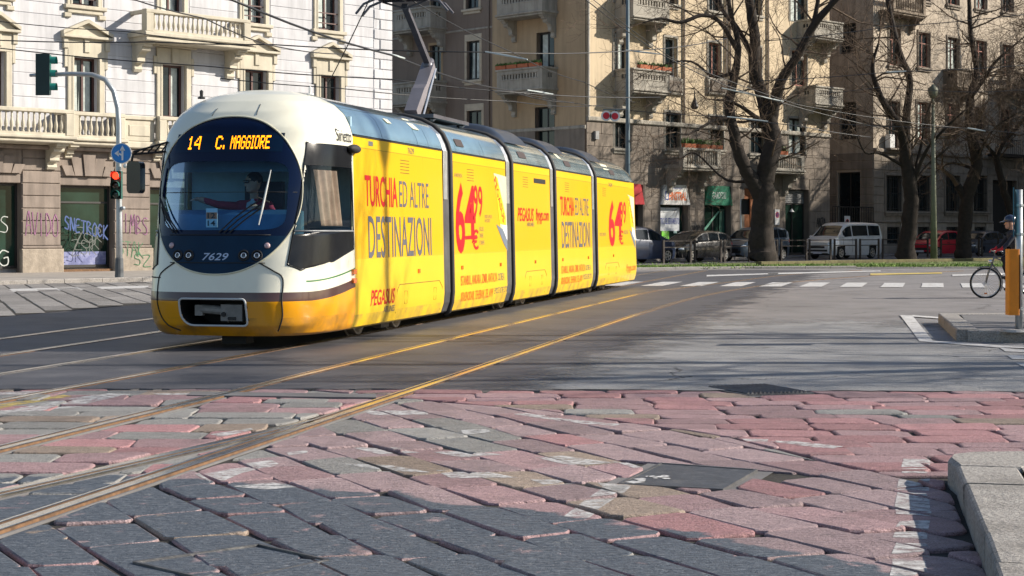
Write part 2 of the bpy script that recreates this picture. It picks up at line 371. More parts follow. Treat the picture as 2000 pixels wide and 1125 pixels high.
def rough(P, n=7, a=.09):
    o = []
    for p, q in zip(P, P[1:]):
        for k_ in range(n): o.append((p[0] + (q[0] - p[0]) * k_ / n + rg.gauss(0, a), p[1] + (q[1] - p[1]) * k_ / n + rg.gauss(0, a * .8)))
    return o + [P[-1]]
ragged_c = ragged; ragged = rough(ragged)
sheet('tram_bed', [(-9, 15.2)] + [(p[0], p[1] + .004) for p in e2] + [(p[0] + 2.6, p[1] + .3) for p in ragged_c] + [(11, 52), (15, 60), (8, 62), (-2, 52), (-9.2, 27.2), (-9.2, 24)], .004, edge_fade(M_bed, -1), label='dark smooth asphalt strip holding the tram rails')
e3 = [p for p in edge if p[0] > .25]
top = rough([(gp(u, v)[0], gp(u, v)[1] + rg.uniform(-.1, .1)) for u, v in ((2300, 640), (2000, 634), (1900, 630), (1836, 625), (1790, 621), (1740, 622), (1680, 617), (1610, 613), (1560, 616), (1500, 611), (1440, 608), (1400, 604))], 6, .1)
e3 = [p for p in edge if p[0] > -1.6]
sheet('asphalt_patch', [(p[0], p[1] + .006) for p in e3] + [(12, 17), (12, 31), (2.0, 31)], .008, edge_fade(M_light, 1, True), label='pale gritty asphalt patch behind the pink stones')
# ------------------------------------------------------------------ painted markings
def mark(name, pts, m, z=.014, label=None):
    mb = MB().add([(p[0], p[1], z) for p in pts], [tuple(range(len(pts)))]); return mb
cw = link('zebra_crossing', None); tag(cw, 'white zebra crossing stripes in front of the grass verge', kind='structure')
for i in range(14):
    x0 = 1.35 + i * 1.02; y0 = 43.6 - i * .16; k = .26
    MB().add([(x0, y0, .013), (x0 + .58, y0, .013), (x0 + .58 + 3.5 * k, y0 + 3.5, .013), (x0 + 3.5 * k, y0 + 3.5, .013)], [(0, 1, 2, 3)]).obj('painted_stripe', worn(M_paint, .20, .46), cw)
ml = link('lane_marking', None); tag(ml, 'white lane lines beside the kerbed island', kind='structure')
for pts in ([(1758, 617), (1782, 618), (1822, 668), (1796, 669)], [(1796, 669), (1822, 668), (2060, 684), (2060, 690)], [(1782, 617), (1850, 622), (1850, 625), (1782, 620)],
            [(1952, 681), (2080, 684), (2080, 692), (1964, 689)], [(1966, 696), (2080, 700), (2080, 706), (1978, 704)], [(1984, 711), (2080, 714), (2080, 720), (1998, 719)]):
    MB().add([(*gp(u, v), .016) for u, v in pts], [(0, 1, 2, 3)]).obj('painted_line', worn(M_paint, .22, .46), ml)
for pts in ([(1500, 534), (1720, 529), (1720, 531), (1500, 537)], [(1860, 537), (2000, 533), (2000, 536), (1860, 540)], [(0, 566), (290, 559), (290, 563), (0, 572)], [(1380, 538), (1520, 534), (1520, 536), (1380, 541)]):
    MB().add([(*gp(u, v), .016) for u, v in pts], [(0, 1, 2, 3)]).obj('painted_line', worn(M_paint, .22, .46), ml)
MB().add([(*gp(u, v), .016) for u, v in [(1700, 535), (1840, 533), (1840, 535), (1700, 538)]], [(0, 1, 2, 3)]).obj('painted_line', M_ypaint, ml)

# ------------------------------------------------------------------ tram tracks
def smooth_line(pts, step=.5):
    out = []; P = [Vector((p[0], p[1], 0)) for p in pts]
    for i in range(len(P) - 1):
        p0 = P[max(i - 1, 0)]; p1 = P[i]; p2 = P[i + 1]; p3 = P[min(i + 2, len(P) - 1)]
        n = max(2, int((p2 - p1).length / step))
        for k in range(n):
            t = k / n; out.append(.5 * ((2 * p1) + (p2 - p0) * t + (2 * p0 - 5 * p1 + 4 * p2 - p3) * t * t + (3 * p1 - p0 - 3 * p2 + p3) * t ** 3))
    out.append(P[-1]); return out
def rail(parent, pts, side=1):
    L = smooth_line(pts); n = len(L); N_ = []
    for i in range(n):
        t = (L[min(i + 1, n - 1)] - L[max(i - 1, 0)]).normalized(); N_.append(Vector((t.y, -t.x, 0)) * side)
    def strip(a, b, z, zb, m, name):
        mb = MB(); vs = []
        for p, q in zip(L, N_):
            A = p + q * a; B = p + q * b; vs += [(A.x, A.y, zb), (A.x, A.y, z - .002), (A.x + q.x * .004, A.y + q.y * .004, z), (B.x - q.x * .004, B.y - q.y * .004, z), (B.x, B.y, z - .002), (B.x, B.y, zb)]
        fs = []
        for i in range(n - 1):
            for k in range(5): fs.append((i * 6 + k, i * 6 + k + 1, i * 6 + k + 7, i * 6 + k + 6))
        return mb.add(vs, fs).obj(name, m, parent)
    strip(-.034, .034, .014, -.05, M_steel, 'rail'); strip(.036, .072, .009, -.05, M_rust, 'rail_groove'); strip(.074, .096, .013, -.05, M_steel, 'rail_guard')
    strip(-.052, -.036, .009, -.05, M_rust, 'rail_foot')
    if pts[0][1] < 6: strip(-.076, -.053, -.004, -.05, M_pave, 'rail_mortar'); strip(.097, .118, -.004, -.05, M_pave, 'rail_mortar')
T = [link('tram_track', None), link('tram_track', None), link('tram_track', None)]
tag(T[0], 'tram track nearest the camera with a rail frog among the stones', kind='structure')
tag(T[1], 'tram track that the yellow tram stands on', kind='structure'); tag(T[2], 'tram track left of the tram near the pale paving', kind='structure')
k = .2309
rail(T[0], [(-2.38 - 9.7 * k, 5.5), (-2.38, 15.2), (2.95, 37.7), (4.1, 41.2), (6.5, 47.5), (9.2, 54.6), (13, 61)], -1)
rail(T[0], [(-.85 - 9.56 * k, 5.5), (-.85, 15.06), (3.57, 34.1), (6.5, 43.2), (8.8, 48.3), (12.1, 54), (16.5, 60)], -1)
rail(T[0], [(-4.6, 5.2), (-3.75, 6.9), (-2.95, 8.8), (-2.2, 10.7), (-1.72, 11.96), (-1.55, 12.5)], 1)
tc = Vector((-3.198, 21.62, 0))
for w, sd in ((-.7225, -1), (.7225, 1)):
    P0 = tc + TN * w; rail(T[1], [tuple((P0 - TD * 13.)[:2]), tuple((P0 - TD * 5)[:2]), tuple((P0 + TD * 14)[:2]), tuple((P0 + TD * 40)[:2])], -sd)
for dx in (0, 1.5): rail(T[2], [(-8.35 + dx * 1.0, 14.6), (-6.88 + dx, 21.8), (-5.95 + dx * 1.02, 26.8), (-4.6 + dx, 33), (-2 + dx, 44), (.5 + dx, 54)], -1)

# ------------------------------------------------------------------ cobbled paving: every stone a piece of its own
def clip(poly, p, nrm):          # keep the side where (x-p).n <= 0
    out = []; n = len(poly)
    for i in range(n):
        a, b = poly[i], poly[(i + 1) % n]; da = (a[0] - p[0]) * nrm[0] + (a[1] - p[1]) * nrm[1]; db = (b[0] - p[0]) * nrm[0] + (b[1] - p[1]) * nrm[1]
        if da <= 0: out.append(a)
        if (da < 0 < db) or (db < 0 < da):
            t = da / (da - db); out.append((a[0] + (b[0] - a[0]) * t, a[1] + (b[1] - a[1]) * t))
    return out
def area(p): return .5 * sum(p[i - 1][0] * p[i][1] - p[i][0] * p[i - 1][1] for i in range(len(p)))
def hp(a, b, off=0., flip=False):    # half plane left of a->b kept, moved inwards by off
    d = Vector((b[0] - a[0], b[1] - a[1])).normalized(); n = Vector((d.y, -d.x))
    if flip: n = -n
    return ((a[0] - n.x * off, a[1] - n.y * off), (n.x, n.y))
RA = ((-2.38 - 9.7 * k, 5.5), (-2.38, 15.2)); RB = ((-.85 - 9.56 * k, 5.5), (-.85, 15.06)); RC = [(-4.6, 5.2), (-3.75, 6.9), (-2.95, 8.8), (-2.2, 10.7), (-1.72, 11.96), (-1.42, 13)]
DP = [(-1.6, 14.75), (.21, 13.3), (1.46, 11.66), (2.42, 9.2), (3.2, 6.2)]
KA, KB = (2.58, 9.62), (1.93, 6.2)            # foot of the near kerb
top_cut = ((0, EDGE_Y - .03), (0.02, 1))
kerb_cut = hp(KA, KB, .05, True)
COVER = [gp(u, v) for u, v in ((1205, 946), (1412, 957), (1480, 918), (1290, 905))]
stones = []          # (polygon, material)
def rows(origin, ang, lx, dy, y0, y1, x0, x1, cuts, pick, seed, jit=.02, curve=0., dcut=None):
    r = random.Random(seed); ca, sa = cos(ang), sin(ang); y = y0
    while y < y1:
        h = dy * r.uniform(.88, 1.12); x = x0 - r.uniform(0, lx); w0 = r.uniform(-.02, .02)
        while x < x1:
            w = lx * r.uniform(.72, 1.28); g_ = .007
            c = []
            for (px, py) in ((x + g_, y + g_), (x + w - g_, y + g_), (x + w - g_, y + h - g_), (x + g_, y + h - g_)):
                px += r.uniform(-jit, jit); py += r.uniform(-jit, jit) * .6 + curve * (px - x0) ** 2
                c.append((origin[0] + px * ca - py * sa, origin[1] + px * sa + py * ca))
            cc = c
            for q in cuts:
                cc = clip(cc, *q)
                if len(cc) < 3: break
            if len(cc) >= 3 and dcut:
                m = (sum(p[0] for p in cc) / len(cc), sum(p[1] for p in cc) / len(cc))
                best = max((((m[0] - q[0][0]) * -q[1][0] + (m[1] - q[0][1]) * -q[1][1]), q) for q in dcut)[1]
                cc = clip(cc, *best)
            if len(cc) >= 3 and abs(area(cc)) > .018:
                m = (sum(p[0] for p in cc) / len(cc), sum(p[1] for p in cc) / len(cc))
                if abs(m[0]) < m[1] * .3125 + 1.3: stones.append((cc if area(cc) > 0 else cc[::-1], pick(r, m)))
            x += w
        y += h
def pickL(r, m): return r.choices((M_pink, M_grey, M_ochre, M_pink2), (5, 5, 1, 2))[0]
def pickM(r, m):
    gq = 3.6 if (m[0] < -.2 and m[1] > 9.8) else .7
    return r.choices((M_mauve, M_pink, M_grey, M_ochre, M_pink2), (5, 2.5, gq * .8, .6, .3))[0]
def pickR(r, m): return r.choices((M_pink, M_pink2, M_grey, M_ochre), (5, 5, .35, .4))[0]
low = ((0, 5.6), (0, -1))
rows((-9, 5.6), radians(1), .66, .40, 0, 9.5, 0, 9, [top_cut, low, hp(*RA, .075)], pickL, 5, .035)
rcs = [hp(RC[i], RC[i + 1], .07, True) for i in range(5)]
rcl = [hp(RC[i], RC[i + 1], .115) for i in range(5)]
# between rail A and the branch rail (its clip is the half plane of every convex segment)
rows((-6, 8.2), radians(.5), .64, .40, 0, 7.2, 0, 6, [top_cut, hp(*RA, .12, True), hp(RB[0], RB[1], .075)] + [rcl[2], rcl[3], rcl[4]], pickL, 6)
rows((-6, 5.6), radians(.5), .6, .40, 0, 2.6, 0, 6, [low, ((0, 8.19), (0, 1)), hp(*RA, .12, True)] + [rcl[0], rcl[1], rcl[2]], pickL, 16)
rows((-5, 5.6), radians(3), .62, .38, 0, 6.2, 0, 5, [low, hp(RB[0], RB[1], .075)] + [hp((-4.2, 5.5), (-1.62, 12.0), .10, True)], pickL, 26)
dm = [hp(DP[i], DP[i + 1], .012, True) for i in range(4)]
rows((-2.3, 14.9), radians(-66.5), .66, .375, -5.5, 6.2, 0, 11, [top_cut, low, hp(RB[0], RB[1], .115, True), kerb_cut] + dm, pickM, 7, .045, .006)
dr = [hp(DP[i], DP[i + 1], .012) for i in range(4)]
rows((-1.8, 6.0), radians(-.8), .64, .335, 0, 9.2, 0, 8, [top_cut, kerb_cut if False else ((0, 0), (0, -1))], pickR, 8, .018, 0., dr) if False else None
stR = len(stones)
rows((-1.8, 6.0), radians(-.8), .64, .335, 0, 9.2, 0, 8, [top_cut], pickR, 8, .028, 0., dr)
kerb_face = [(2.46, 9.62), (4.5, 9.75)]
keep = []
for i, (p, m) in enumerate(stones):
    if i >= stR:
        c = (sum(q[0] for q in p) / len(p), sum(q[1] for q in p) / len(p))
        if c[1] < 9.66 + .05:
            p = clip(p, *kerb_cut)
            if len(p) < 3 or abs(area(p)) < .015: continue
            c = (sum(q[0] for q in p) / len(p), sum(q[1] for q in p) / len(p))
        elif c[0] > 2.3: p = clip(p, (0, 9.72), (0, -1))
        if len(p) < 3 or abs(area(p)) < .015: continue
    keep.append((p, m))
# leave room for the iron cover
def inside(pt, poly):
    s = [((poly[(i + 1) % len(poly)][0] - poly[i][0]) * (pt[1] - poly[i][1]) - (poly[(i + 1) % len(poly)][1] - poly[i][1]) * (pt[0] - poly[i][0])) > 0 for i in range(len(poly))]
    return all(s) or not any(s)
ccx = sum(p[0] for p in COVER) / 4; ccy = sum(p[1] for p in COVER) / 4
GRATE = [gp(u, v) for u, v in ((1370, 757), (1452, 771), (1590, 768), (1500, 752))]
gcx = sum(p[0] for p in GRATE) / 4; gcy = sum(p[1] for p in GRATE) / 4
out = []
for p, m in keep:
    for poly, cx_, cy_ in ((COVER, ccx, ccy), (GRATE, gcx, gcy)):
        c = (sum(q[0] for q in p) / len(p), sum(q[1] for q in p) / len(p))
        if abs(c[0] - cx_) < 1.3 and abs(c[1] - cy_) < 1.3:
            # cut by the edge of the cover that the stone lies furthest beyond
            best = None
            for i in range(4):
                q = hp(poly[i], poly[(i + 1) % 4], 0.)
                side = 1 if (cx_ - q[0][0]) * q[1][0] + (cy_ - q[0][1]) * q[1][1] <= 0 else -1
                nrm = (q[1][0] * side, q[1][1] * side); d = (c[0] - q[0][0]) * nrm[0] + (c[1] - q[0][1]) * nrm[1]
                if best is None or d > best[0]: best = (d, q[0], nrm)
            touches = any(inside(v, [(cx_ + (a[0] - cx_) * 1.06, cy_ + (a[1] - cy_) * 1.06) for a in poly]) for v in p) or inside(c, poly) or any(inside(v, p) for v in poly)
            if touches: p = clip(p, (best[1][0] + best[2][0] * .03, best[1][1] + best[2][1] * .03), (-best[2][0], -best[2][1]))
        if len(p) < 3: break
    if len(p) >= 3 and abs(area(p)) > .012: out.append((p, m))
stones = out
def rings(p, r):
    n = len(p); pts = []
    for i in range(n):
        a, b = p[i], p[(i + 1) % n]; L = sqrt((a[0] - b[0]) ** 2 + (a[1] - b[1]) ** 2)
        t = min(.33, .045 / max(L, .01))
        if n <= 5:
            pts += [(a[0] + (b[0] - a[0]) * t, a[1] + (b[1] - a[1]) * t), (a[0] + (b[0] - a[0]) * (1 - t), a[1] + (b[1] - a[1]) * (1 - t))]
        else: pts.append(a)
    pts = [(x + r.uniform(-.007, .007), y + r.uniform(-.007, .007)) for x, y in pts]
    c = (sum(q[0] for q in pts) / len(pts), sum(q[1] for q in pts) / len(pts))
    def inset(d): 
        o = []
        for x, y in pts:
            dx, dy = c[0] - x, c[1] - y; L = sqrt(dx * dx + dy * dy) or 1; f = min(d, L * .4); o.append((x + dx / L * f, y + dy / L * f))
        return o
    return c, pts, inset(.006), inset(.018)
def stone_geo(p, r):
    c, a, b, d = rings(p, r); n = len(a); dz = r.uniform(-.006, .006); tx, ty = r.uniform(-.016, .016), r.uniform(-.016, .016)
    def Z(q, z): return z + dz + (q[0] - c[0]) * tx + (q[1] - c[1]) * ty
    vs = [(q[0], q[1], -.07) for q in a] + [(q[0], q[1], Z(q, -.011)) for q in a] + [(q[0], q[1], Z(q, -.002)) for q in b] + [(q[0], q[1], Z(q, .002)) for q in d]
    fs = [tuple(range(3 * n, 4 * n))]
    for k_ in range(3):
        for i in range(n): fs.append((k_ * n + i, k_ * n + (i + 1) % n, (k_ + 1) * n + (i + 1) % n, (k_ + 1) * n + i))
    return vs, fs, d, Z, c
pav = link('cobbled_pavement', None); tag(pav, 'large pink and grey paving stones in the foreground', kind='structure')
marks = [[gp(*q) for q in mk] for mk in (
    [(1003, 812), (1030, 810), (1213, 830), (1200, 835)], [(1403, 855), (1500, 857), (1500, 865), (1470, 864)], [(1498, 863), (1520, 860), (1648, 874), (1625, 879)],
    [(705, 803), (835, 802), (835, 810), (730, 812)], [(845, 882), (905, 880), (985, 888), (900, 893)], [(1045, 893), (1100, 890), (1208, 905), (1110, 908)], [(1195, 902), (1260, 905), (1285, 912), (1240, 915)],
    [(560, 883), (600, 878), (600, 884), (565, 890)], [(680, 873), (780, 877), (820, 883), (740, 886)], [(670, 908), (760, 911), (845, 925), (750, 921)], [(850, 920), (950, 922), (1010, 933), (880, 935)],
    [(1035, 936), (1110, 936), (1125, 945), (1070, 948)], [(1110, 944), (1230, 950), (1200, 972), (1180, 956)], [(1180, 952), (1235, 952), (1150, 1012), (1100, 1008)], 
    [(380, 930), (450, 915), (545, 908), (470, 925), (420, 948)], [(450, 951), (530, 944), (590, 952), (520, 957)], [(480, 905), (530, 898), (545, 905), (500, 915)],
    [(0, 812), (150, 795), (255, 770), (215, 768), (120, 782), (0, 803)], [(0, 766), (90, 764), (110, 768), (0, 772)], [(300, 770), (390, 768), (400, 771), (310, 773)],
    [(1765, 897), (1818, 897), (1815, 915), (1762, 915)], [(1762, 918), (1812, 918), (1810, 925), (1760, 925)], [(1757, 930), (1815, 930), (1815, 960), (1752, 958)], [(1752, 962), (1810, 964), (1822, 1008), (1748, 1002)],
    [(1755, 1018), (1815, 1016), (1812, 1055), (1745, 1050)], [(1750, 1062), (1812, 1065), (1815, 1090), (1742, 1085)], [(1745, 1095), (1810, 1098), (1812, 1125), (1740, 1125)],
    [(900, 842), (950, 840), (960, 845), (905, 850)], [(410, 850), (490, 838), (500, 842), (430, 856)])]
ymarks = [[gp(*q) for q in mk] for mk in ([(0, 798), (60, 787), (140, 775), (125, 772), (30, 784), (0, 790)],)]
rs = random.Random(4); stones.sort(key=lambda t: t[0][0][1] ** 2 / abs(area(t[0])) * (1 if abs(t[0][0][0]) < t[0][0][1] * .33 else 50))
rest = MB(); paint = {0: MB(), 1: MB()}; mi_ = {M_pink: 0, M_pink2: 1, M_grey: 2, M_ochre: 3, M_mauve: 4}
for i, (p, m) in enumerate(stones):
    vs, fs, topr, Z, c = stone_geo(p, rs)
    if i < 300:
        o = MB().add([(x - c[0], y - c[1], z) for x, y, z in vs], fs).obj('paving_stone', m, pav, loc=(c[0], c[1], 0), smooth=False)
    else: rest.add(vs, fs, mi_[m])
    for kind, ms in ((0, marks), (1, ymarks)):
        for mk in ms:
            ctr = mk[0]
            if abs(ctr[0] - c[0]) > 2.5 or abs(ctr[1] - c[1]) > 3.5: continue
            q = [tuple(v) for v in mk]; q = q if area(q) > 0 else q[::-1]
            w = [tuple(v) for v in topr]; sub = w
            if len(q) > 4:      # concave strip: fan of its quads
                cells = [[q[j] for j in (0, 1, len(q) - 2, len(q) - 1)], [q[j] for j in (1, 2, len(q) - 3, len(q) - 2)]]
            else: cells = [q]
            for ce in cells:
                ce = ce if area(ce) > 0 else ce[::-1]; sub = w
                for j in range(len(ce)):
                    sub = clip(sub, *hp(ce[j], ce[(j + 1) % len(ce)]))
                    if len(sub) < 3: break
                if len(sub) >= 3 and abs(area(sub)) > 4e-4:
                    sub = [(x + rs.uniform(-.006, .006), y + rs.uniform(-.006, .006)) for x, y in sub]
                    paint[kind].add([(x, y, Z((x, y), .0040)) for x, y in sub], [tuple(range(len(sub)))])
MB().add([(-9, 5.2, -.018), (9, 5.2, -.018), (9, EDGE_Y + .03, -.018), (-9, EDGE_Y + .03, -.018)], [(0, 1, 2, 3)]).obj('joint_fill', M_soil, pav)
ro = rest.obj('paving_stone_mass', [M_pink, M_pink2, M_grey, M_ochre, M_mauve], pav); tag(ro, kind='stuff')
paint[0].obj('worn_paint', worn(M_paint), pav); paint[1].obj('worn_paint', worn(M_ypaint), pav)
# iron cover, grate, slab frame, drain bits
def plate(name, poly, m, label, rim=.03, pat=False):
    t = thing(name, label, 'manhole cover'); c = (sum(p[0] for p in poly) / 4, sum(p[1] for p in poly) / 4, 0); t.location = c
    L = [(p[0] - c[0], p[1] - c[1]) for p in poly]; I = [(x * .94, y * .94) for x, y in L]; J = [(x * .925, y * .925) for x, y in L]
    mb = MB(); 
    for i in range(4):
        j = (i + 1) % 4; mb.add([(*L[i], .006), (*L[j], .006), (*I[j], .006), (*I[i], .006), (*I[i], -.05), (*I[j], -.05), (*L[i], -.03), (*L[j], -.03)], [(0, 1, 2, 3), (3, 2, 5, 4), (0, 1, 7, 6)])
    mb.obj('frame', M_iron, t)
    Q = [(x * 1.3, y * 1.3) for x, y in L]; MB().add([(*q, -.010) for q in Q] + [(*q, -.012) for q in L], [(i, (i + 1) % 4, (i + 1) % 4 + 4, i + 4) for i in range(4)]).obj('mortar', M_pave, t); pm = MB().add([(*q, .002) for q in J] + [(*q, -.05) for q in J], [(0, 1, 2, 3)] + [(i, (i + 1) % 4, (i + 1) % 4 + 4, i + 4) for i in range(4)]).obj('lid', m, t)
    return t, J
t_, J = plate('manhole_cover', COVER, M_iron, 'square iron manhole cover tilted among the pink paving stones')
r_ = random.Random(9)
sp = MB()
for q in range(9):
    a, b = r_.uniform(.05, .4), r_.uniform(.55, .95); x = J[0][0] * (1 - a) * b + J[1][0] * a * b + J[3][0] * (1 - a) * (1 - b) + J[2][0] * a * (1 - b); y = J[0][1] * (1 - a) * b + J[1][1] * a * b + J[3][1] * (1 - a) * (1 - b) + J[2][1] * a * (1 - b)
    s_ = r_.uniform(.012, .05); sp.add([(x + s_ * r_.uniform(.6, 1.3) * cos(k_ * pi / 3), y + s_ * r_.uniform(.6, 1.4) * sin(k_ * pi / 3), .005) for k_ in range(6)], [tuple(range(6))])
sp.obj('paint_splash', M_paint, t_)
t2, J2 = plate('drain_grate', GRATE, mat('grate_iron', (.24, .24, .245), .7), 'dark perforated drain grate at the edge of the asphalt'); t2['category'] = 'drain grate'
for i in range(1, 16):
    f = i / 16; a = [J2[0][k_] * (1 - f) + J2[3][k_] * f for k_ in (0, 1)]; b = [J2[1][k_] * (1 - f) + J2[2][k_] * f for k_ in (0, 1)]
    MB().tube([(*a, .009), (*b, .009)], .012, 4).obj('bar', M_iron, t2)
fr = [gp(u, v) for u, v in ((505, 1066), (640, 1096), (430, 1140), (262, 1100))]
c = (sum(p[0] for p in fr) / 4, sum(p[1] for p in fr) / 4)
fo = thing('cover_frame', 'thin metal frame of a stone filled cover in the dark foreground stones', 'cover frame', (*c, 0))
for i in range(4):
    a, b = fr[i], fr[(i + 1) % 4]; d = Vector((b[0] - a[0], b[1] - a[1])).normalized(); n = Vector((-d.y, d.x)) * .008
    MB().add([(a[0] - c[0] - n.x, a[1] - c[1] - n.y, .009), (b[0] - c[0] - n.x, b[1] - c[1] - n.y, .009), (b[0] - c[0] + n.x, b[1] - c[1] + n.y, .009), (a[0] - c[0] + n.x, a[1] - c[1] + n.y, .009),
              (a[0] - c[0] - n.x, a[1] - c[1] - n.y, -.05), (b[0] - c[0] - n.x, b[1] - c[1] - n.y, -.05), (b[0] - c[0] + n.x, b[1] - c[1] + n.y, -.05), (a[0] - c[0] + n.x, a[1] - c[1] + n.y, -.05)],
             [(0, 1, 2, 3), (0, 1, 5, 4), (2, 3, 7, 6)]).obj('edge_bar', M_iron, fo)
# the flat ledge strip between asphalt and stones left of rail B
bx = [gp(u, v) for u, v in ((375, 767), (735, 772), (735, 779), (365, 774))]
MB().add([(*p, .012) for p in bx] + [(*p, -.06) for p in bx], [(0, 1, 2, 3), (0, 1, 5, 4), (2, 3, 7, 6), (1, 2, 6, 5), (3, 0, 4, 7)]).obj('threshold_slab', M_pave, pav)

# ------------------------------------------------------------------ kerbs, pavements, verge
def kerb_line(parent, pts, w, z0, z1, m, seg=1.0, inward=1, gap=.008, r=random.Random(2), name='kerb_stone'):
    """one bevelled block after the other along a polyline"""
    for a, b in zip(pts, pts[1:]):
        a = Vector((a[0], a[1], 0)); b = Vector((b[0], b[1], 0)); d = (b - a); L = d.length; d.normalize(); n = Vector((-d.y, d.x, 0)) * inward; k_ = 0.
        while k_ < L - .05:
            e = min(L, k_ + seg * r.uniform(.85, 1.15)); 
            if L - e < seg * .35: e = L
            p = a + d * (k_ + gap); q = a + d * (e - gap); zt = z1 + r.uniform(-.006, .006); c = .022; s_ = r.uniform(-.008, .008)
            prof = [(0, z0), (0 + s_, zt - c), (c * .4 + s_, zt - c * .3), (c + s_, zt), (w - c, zt), (w, zt - c), (w, z0)]
            mb = MB(); n_ = len(prof); vs = []
            for P in (p, q):
                for o_, z_ in prof: vs.append((P.x + n.x * o_, P.y + n.y * o_, z_))
            mb.add(vs, [tuple(range(n_)), tuple(range(n_, 2 * n_))] + [(i, i + 1, n_ + i + 1, n_ + i) for i in range(n_ - 1)])
            mb.obj(name, m, parent); k_ = e
# near kerb (right edge of the frame)
nk = link('pavement_corner', None); tag(nk, 'rough granite kerb and pavement at the right front corner', kind='structure')
kerb_line(nk, [(1.55, 4.9), (2.03, 7.05), (2.46, 9.05)], .33, -.07, .155, M_gran, 1.35, -1)
# rounded nose block
mb = MB(); nose = [(2.47, 9.07), (2.50, 9.40), (2.56, 9.56), (2.72, 9.66), (3.03, 9.69), (3.04, 9.38), (2.80, 8.98)]
cx_ = (2.77, 9.3); n_ = len(nose)
ins = [(x + (cx_[0] - x) * .08, y + (cx_[1] - y) * .08) for x, y in nose]
mb.add([(*p, -.07) for p in nose] + [(*p, .13) for p in nose] + [(*p, .155) for p in ins], [tuple(range(2 * n_, 3 * n_))] + [(i, (i + 1) % n_, (i + 1) % n_ + n_, i + n_) for i in range(n_)] + [(i + n_, (i + 1) % n_ + n_, (i + 1) % n_ + 2 * n_, i + 2 * n_) for i in range(n_)])
mb.obj('kerb_stone', M_gran, nk)
kerb_line(nk, [(3.03, 9.69), (9, 9.9)], .3, -.07, .155, M_gran, 1.2, -1)
MB().add([(1.9, 4.9, .15), (9, 4.9, .15), (9, 9.6, .15), (3.03, 9.4, .15), (2.8, 9.0, .15), (2.36, 7.0, .15)], [(0, 1, 2, 3, 4, 5)]).obj('pavement_surface', M_gran, nk)
# island with the post
isl = link('traffic_island', None); tag(isl, 'kerbed asphalt island carrying the grey post and orange box', kind='structure')
A = gp(1870, 668); B = gp(1832, 632); C2 = gp(2080, 682); D2 = (B[0] + 3.6, B[1] + .5)
kerb_line(isl, [(A[0] + .12, A[1] - .02), (C2[0] + 3, C2[1] - .35)], .3, -.05, .16, M_gran, 1.1, 1)
kerb_line(isl, [B, (A[0], A[1] + .06)], .3, -.05, .16, M_gran, 1.4, 1)
kerb_line(isl, [(B[0] + .05, B[1] + .05), D2], .3, -.05, .16, M_gran, 1.1, -1)
MB().add([(A[0] + .28, A[1] + .27, .152), (C2[0] + 3, C2[1] - .06, .152), (D2[0], D2[1] - .2, .152), (B[0] + .3, B[1] - .2, .152)], [(0, 1, 2, 3)]).obj('island_surface', M_pave, isl)
# left pavement in front of the pale building
lp = link('pavement_left', None); tag(lp, 'pavement with granite kerb in front of the pale building', kind='structure')
k0, k1 = (-22.5, 35.4), (4.5, 62.4)
kerb_line(lp, [k0, k1], .3, -.05, .13, M_gran, 1.3, 1)
MB().add([(k0[0] - .2, k0[1] + .22, .122), (k1[0] - .2, k1[1] + .22, .122), (k1[0] - 7.6, k1[1] + 7.6, .122), (k0[0] - 7.6, k0[1] + 7.6, .122)], [(0, 1, 2, 3)]).obj('pavement_surface', mat('beige_pavement', (.33, .30, .27), .9, var=.15, world=True, bump=.3, stain=.4, stcol=(.2, .18, .16)), lp)
# pale stone slabs of the side street, each slab its own piece
sp_ = link('slab_pavement', None); tag(sp_, 'pale worn stone slabs of the side street left of the tram', kind='structure')
M_slab = stone_mat('pale_slab', (.29, .275, .265), 20, False)
MB().add([(p[0], p[1], .0095) for p in ((-9.8, 23.5), (-2.2, 51), (-14, 44.5), (-20, 38), (-20, 23.5))], [(0, 1, 2, 3, 4)]).obj('joint_bed', M_soil, sp_)
r = random.Random(21); dv = Vector((-.34, .94)); nv = Vector((.94, .34))
for i in range(-26, 26):
    for j in range(-10, 16):
        base = Vector((-9.6, 29.5)) + dv * (j * 1.7 + (i % 2) * .8) + nv * (i * .55); L = 1.7; w = .55
        q = [base + dv * .012 + nv * .05, base + dv * (L - .012) + nv * .05, base + dv * (L - .012) + nv * w, base + dv * .012 + nv * w]
        c = base + dv * (L / 2) + nv * (w / 2)
        lim = -9.55 + (c.y - 24) * .27
        if c.x > lim or c.y < 21 or (c.x - c.y) < -58.4 or c.x < -.3125 * c.y - .8 or c.y > 46: continue
        z = .012 + r.uniform(-.004, .004); q = [(p.x - c.x + r.uniform(-.01, .01), p.y - c.y + r.uniform(-.01, .01)) for p in q]
        MB().add([(*p, z - .006) for p in q] + [(p[0] * .97, p[1] * .985, z + .004) for p in q], [(4, 5, 6, 7)] + [(a, (a + 1) % 4, (a + 1) % 4 + 4, a + 4) for a in range(4)]).obj('paving_slab', M_slab, sp_, loc=(c.x, c.y, 0))
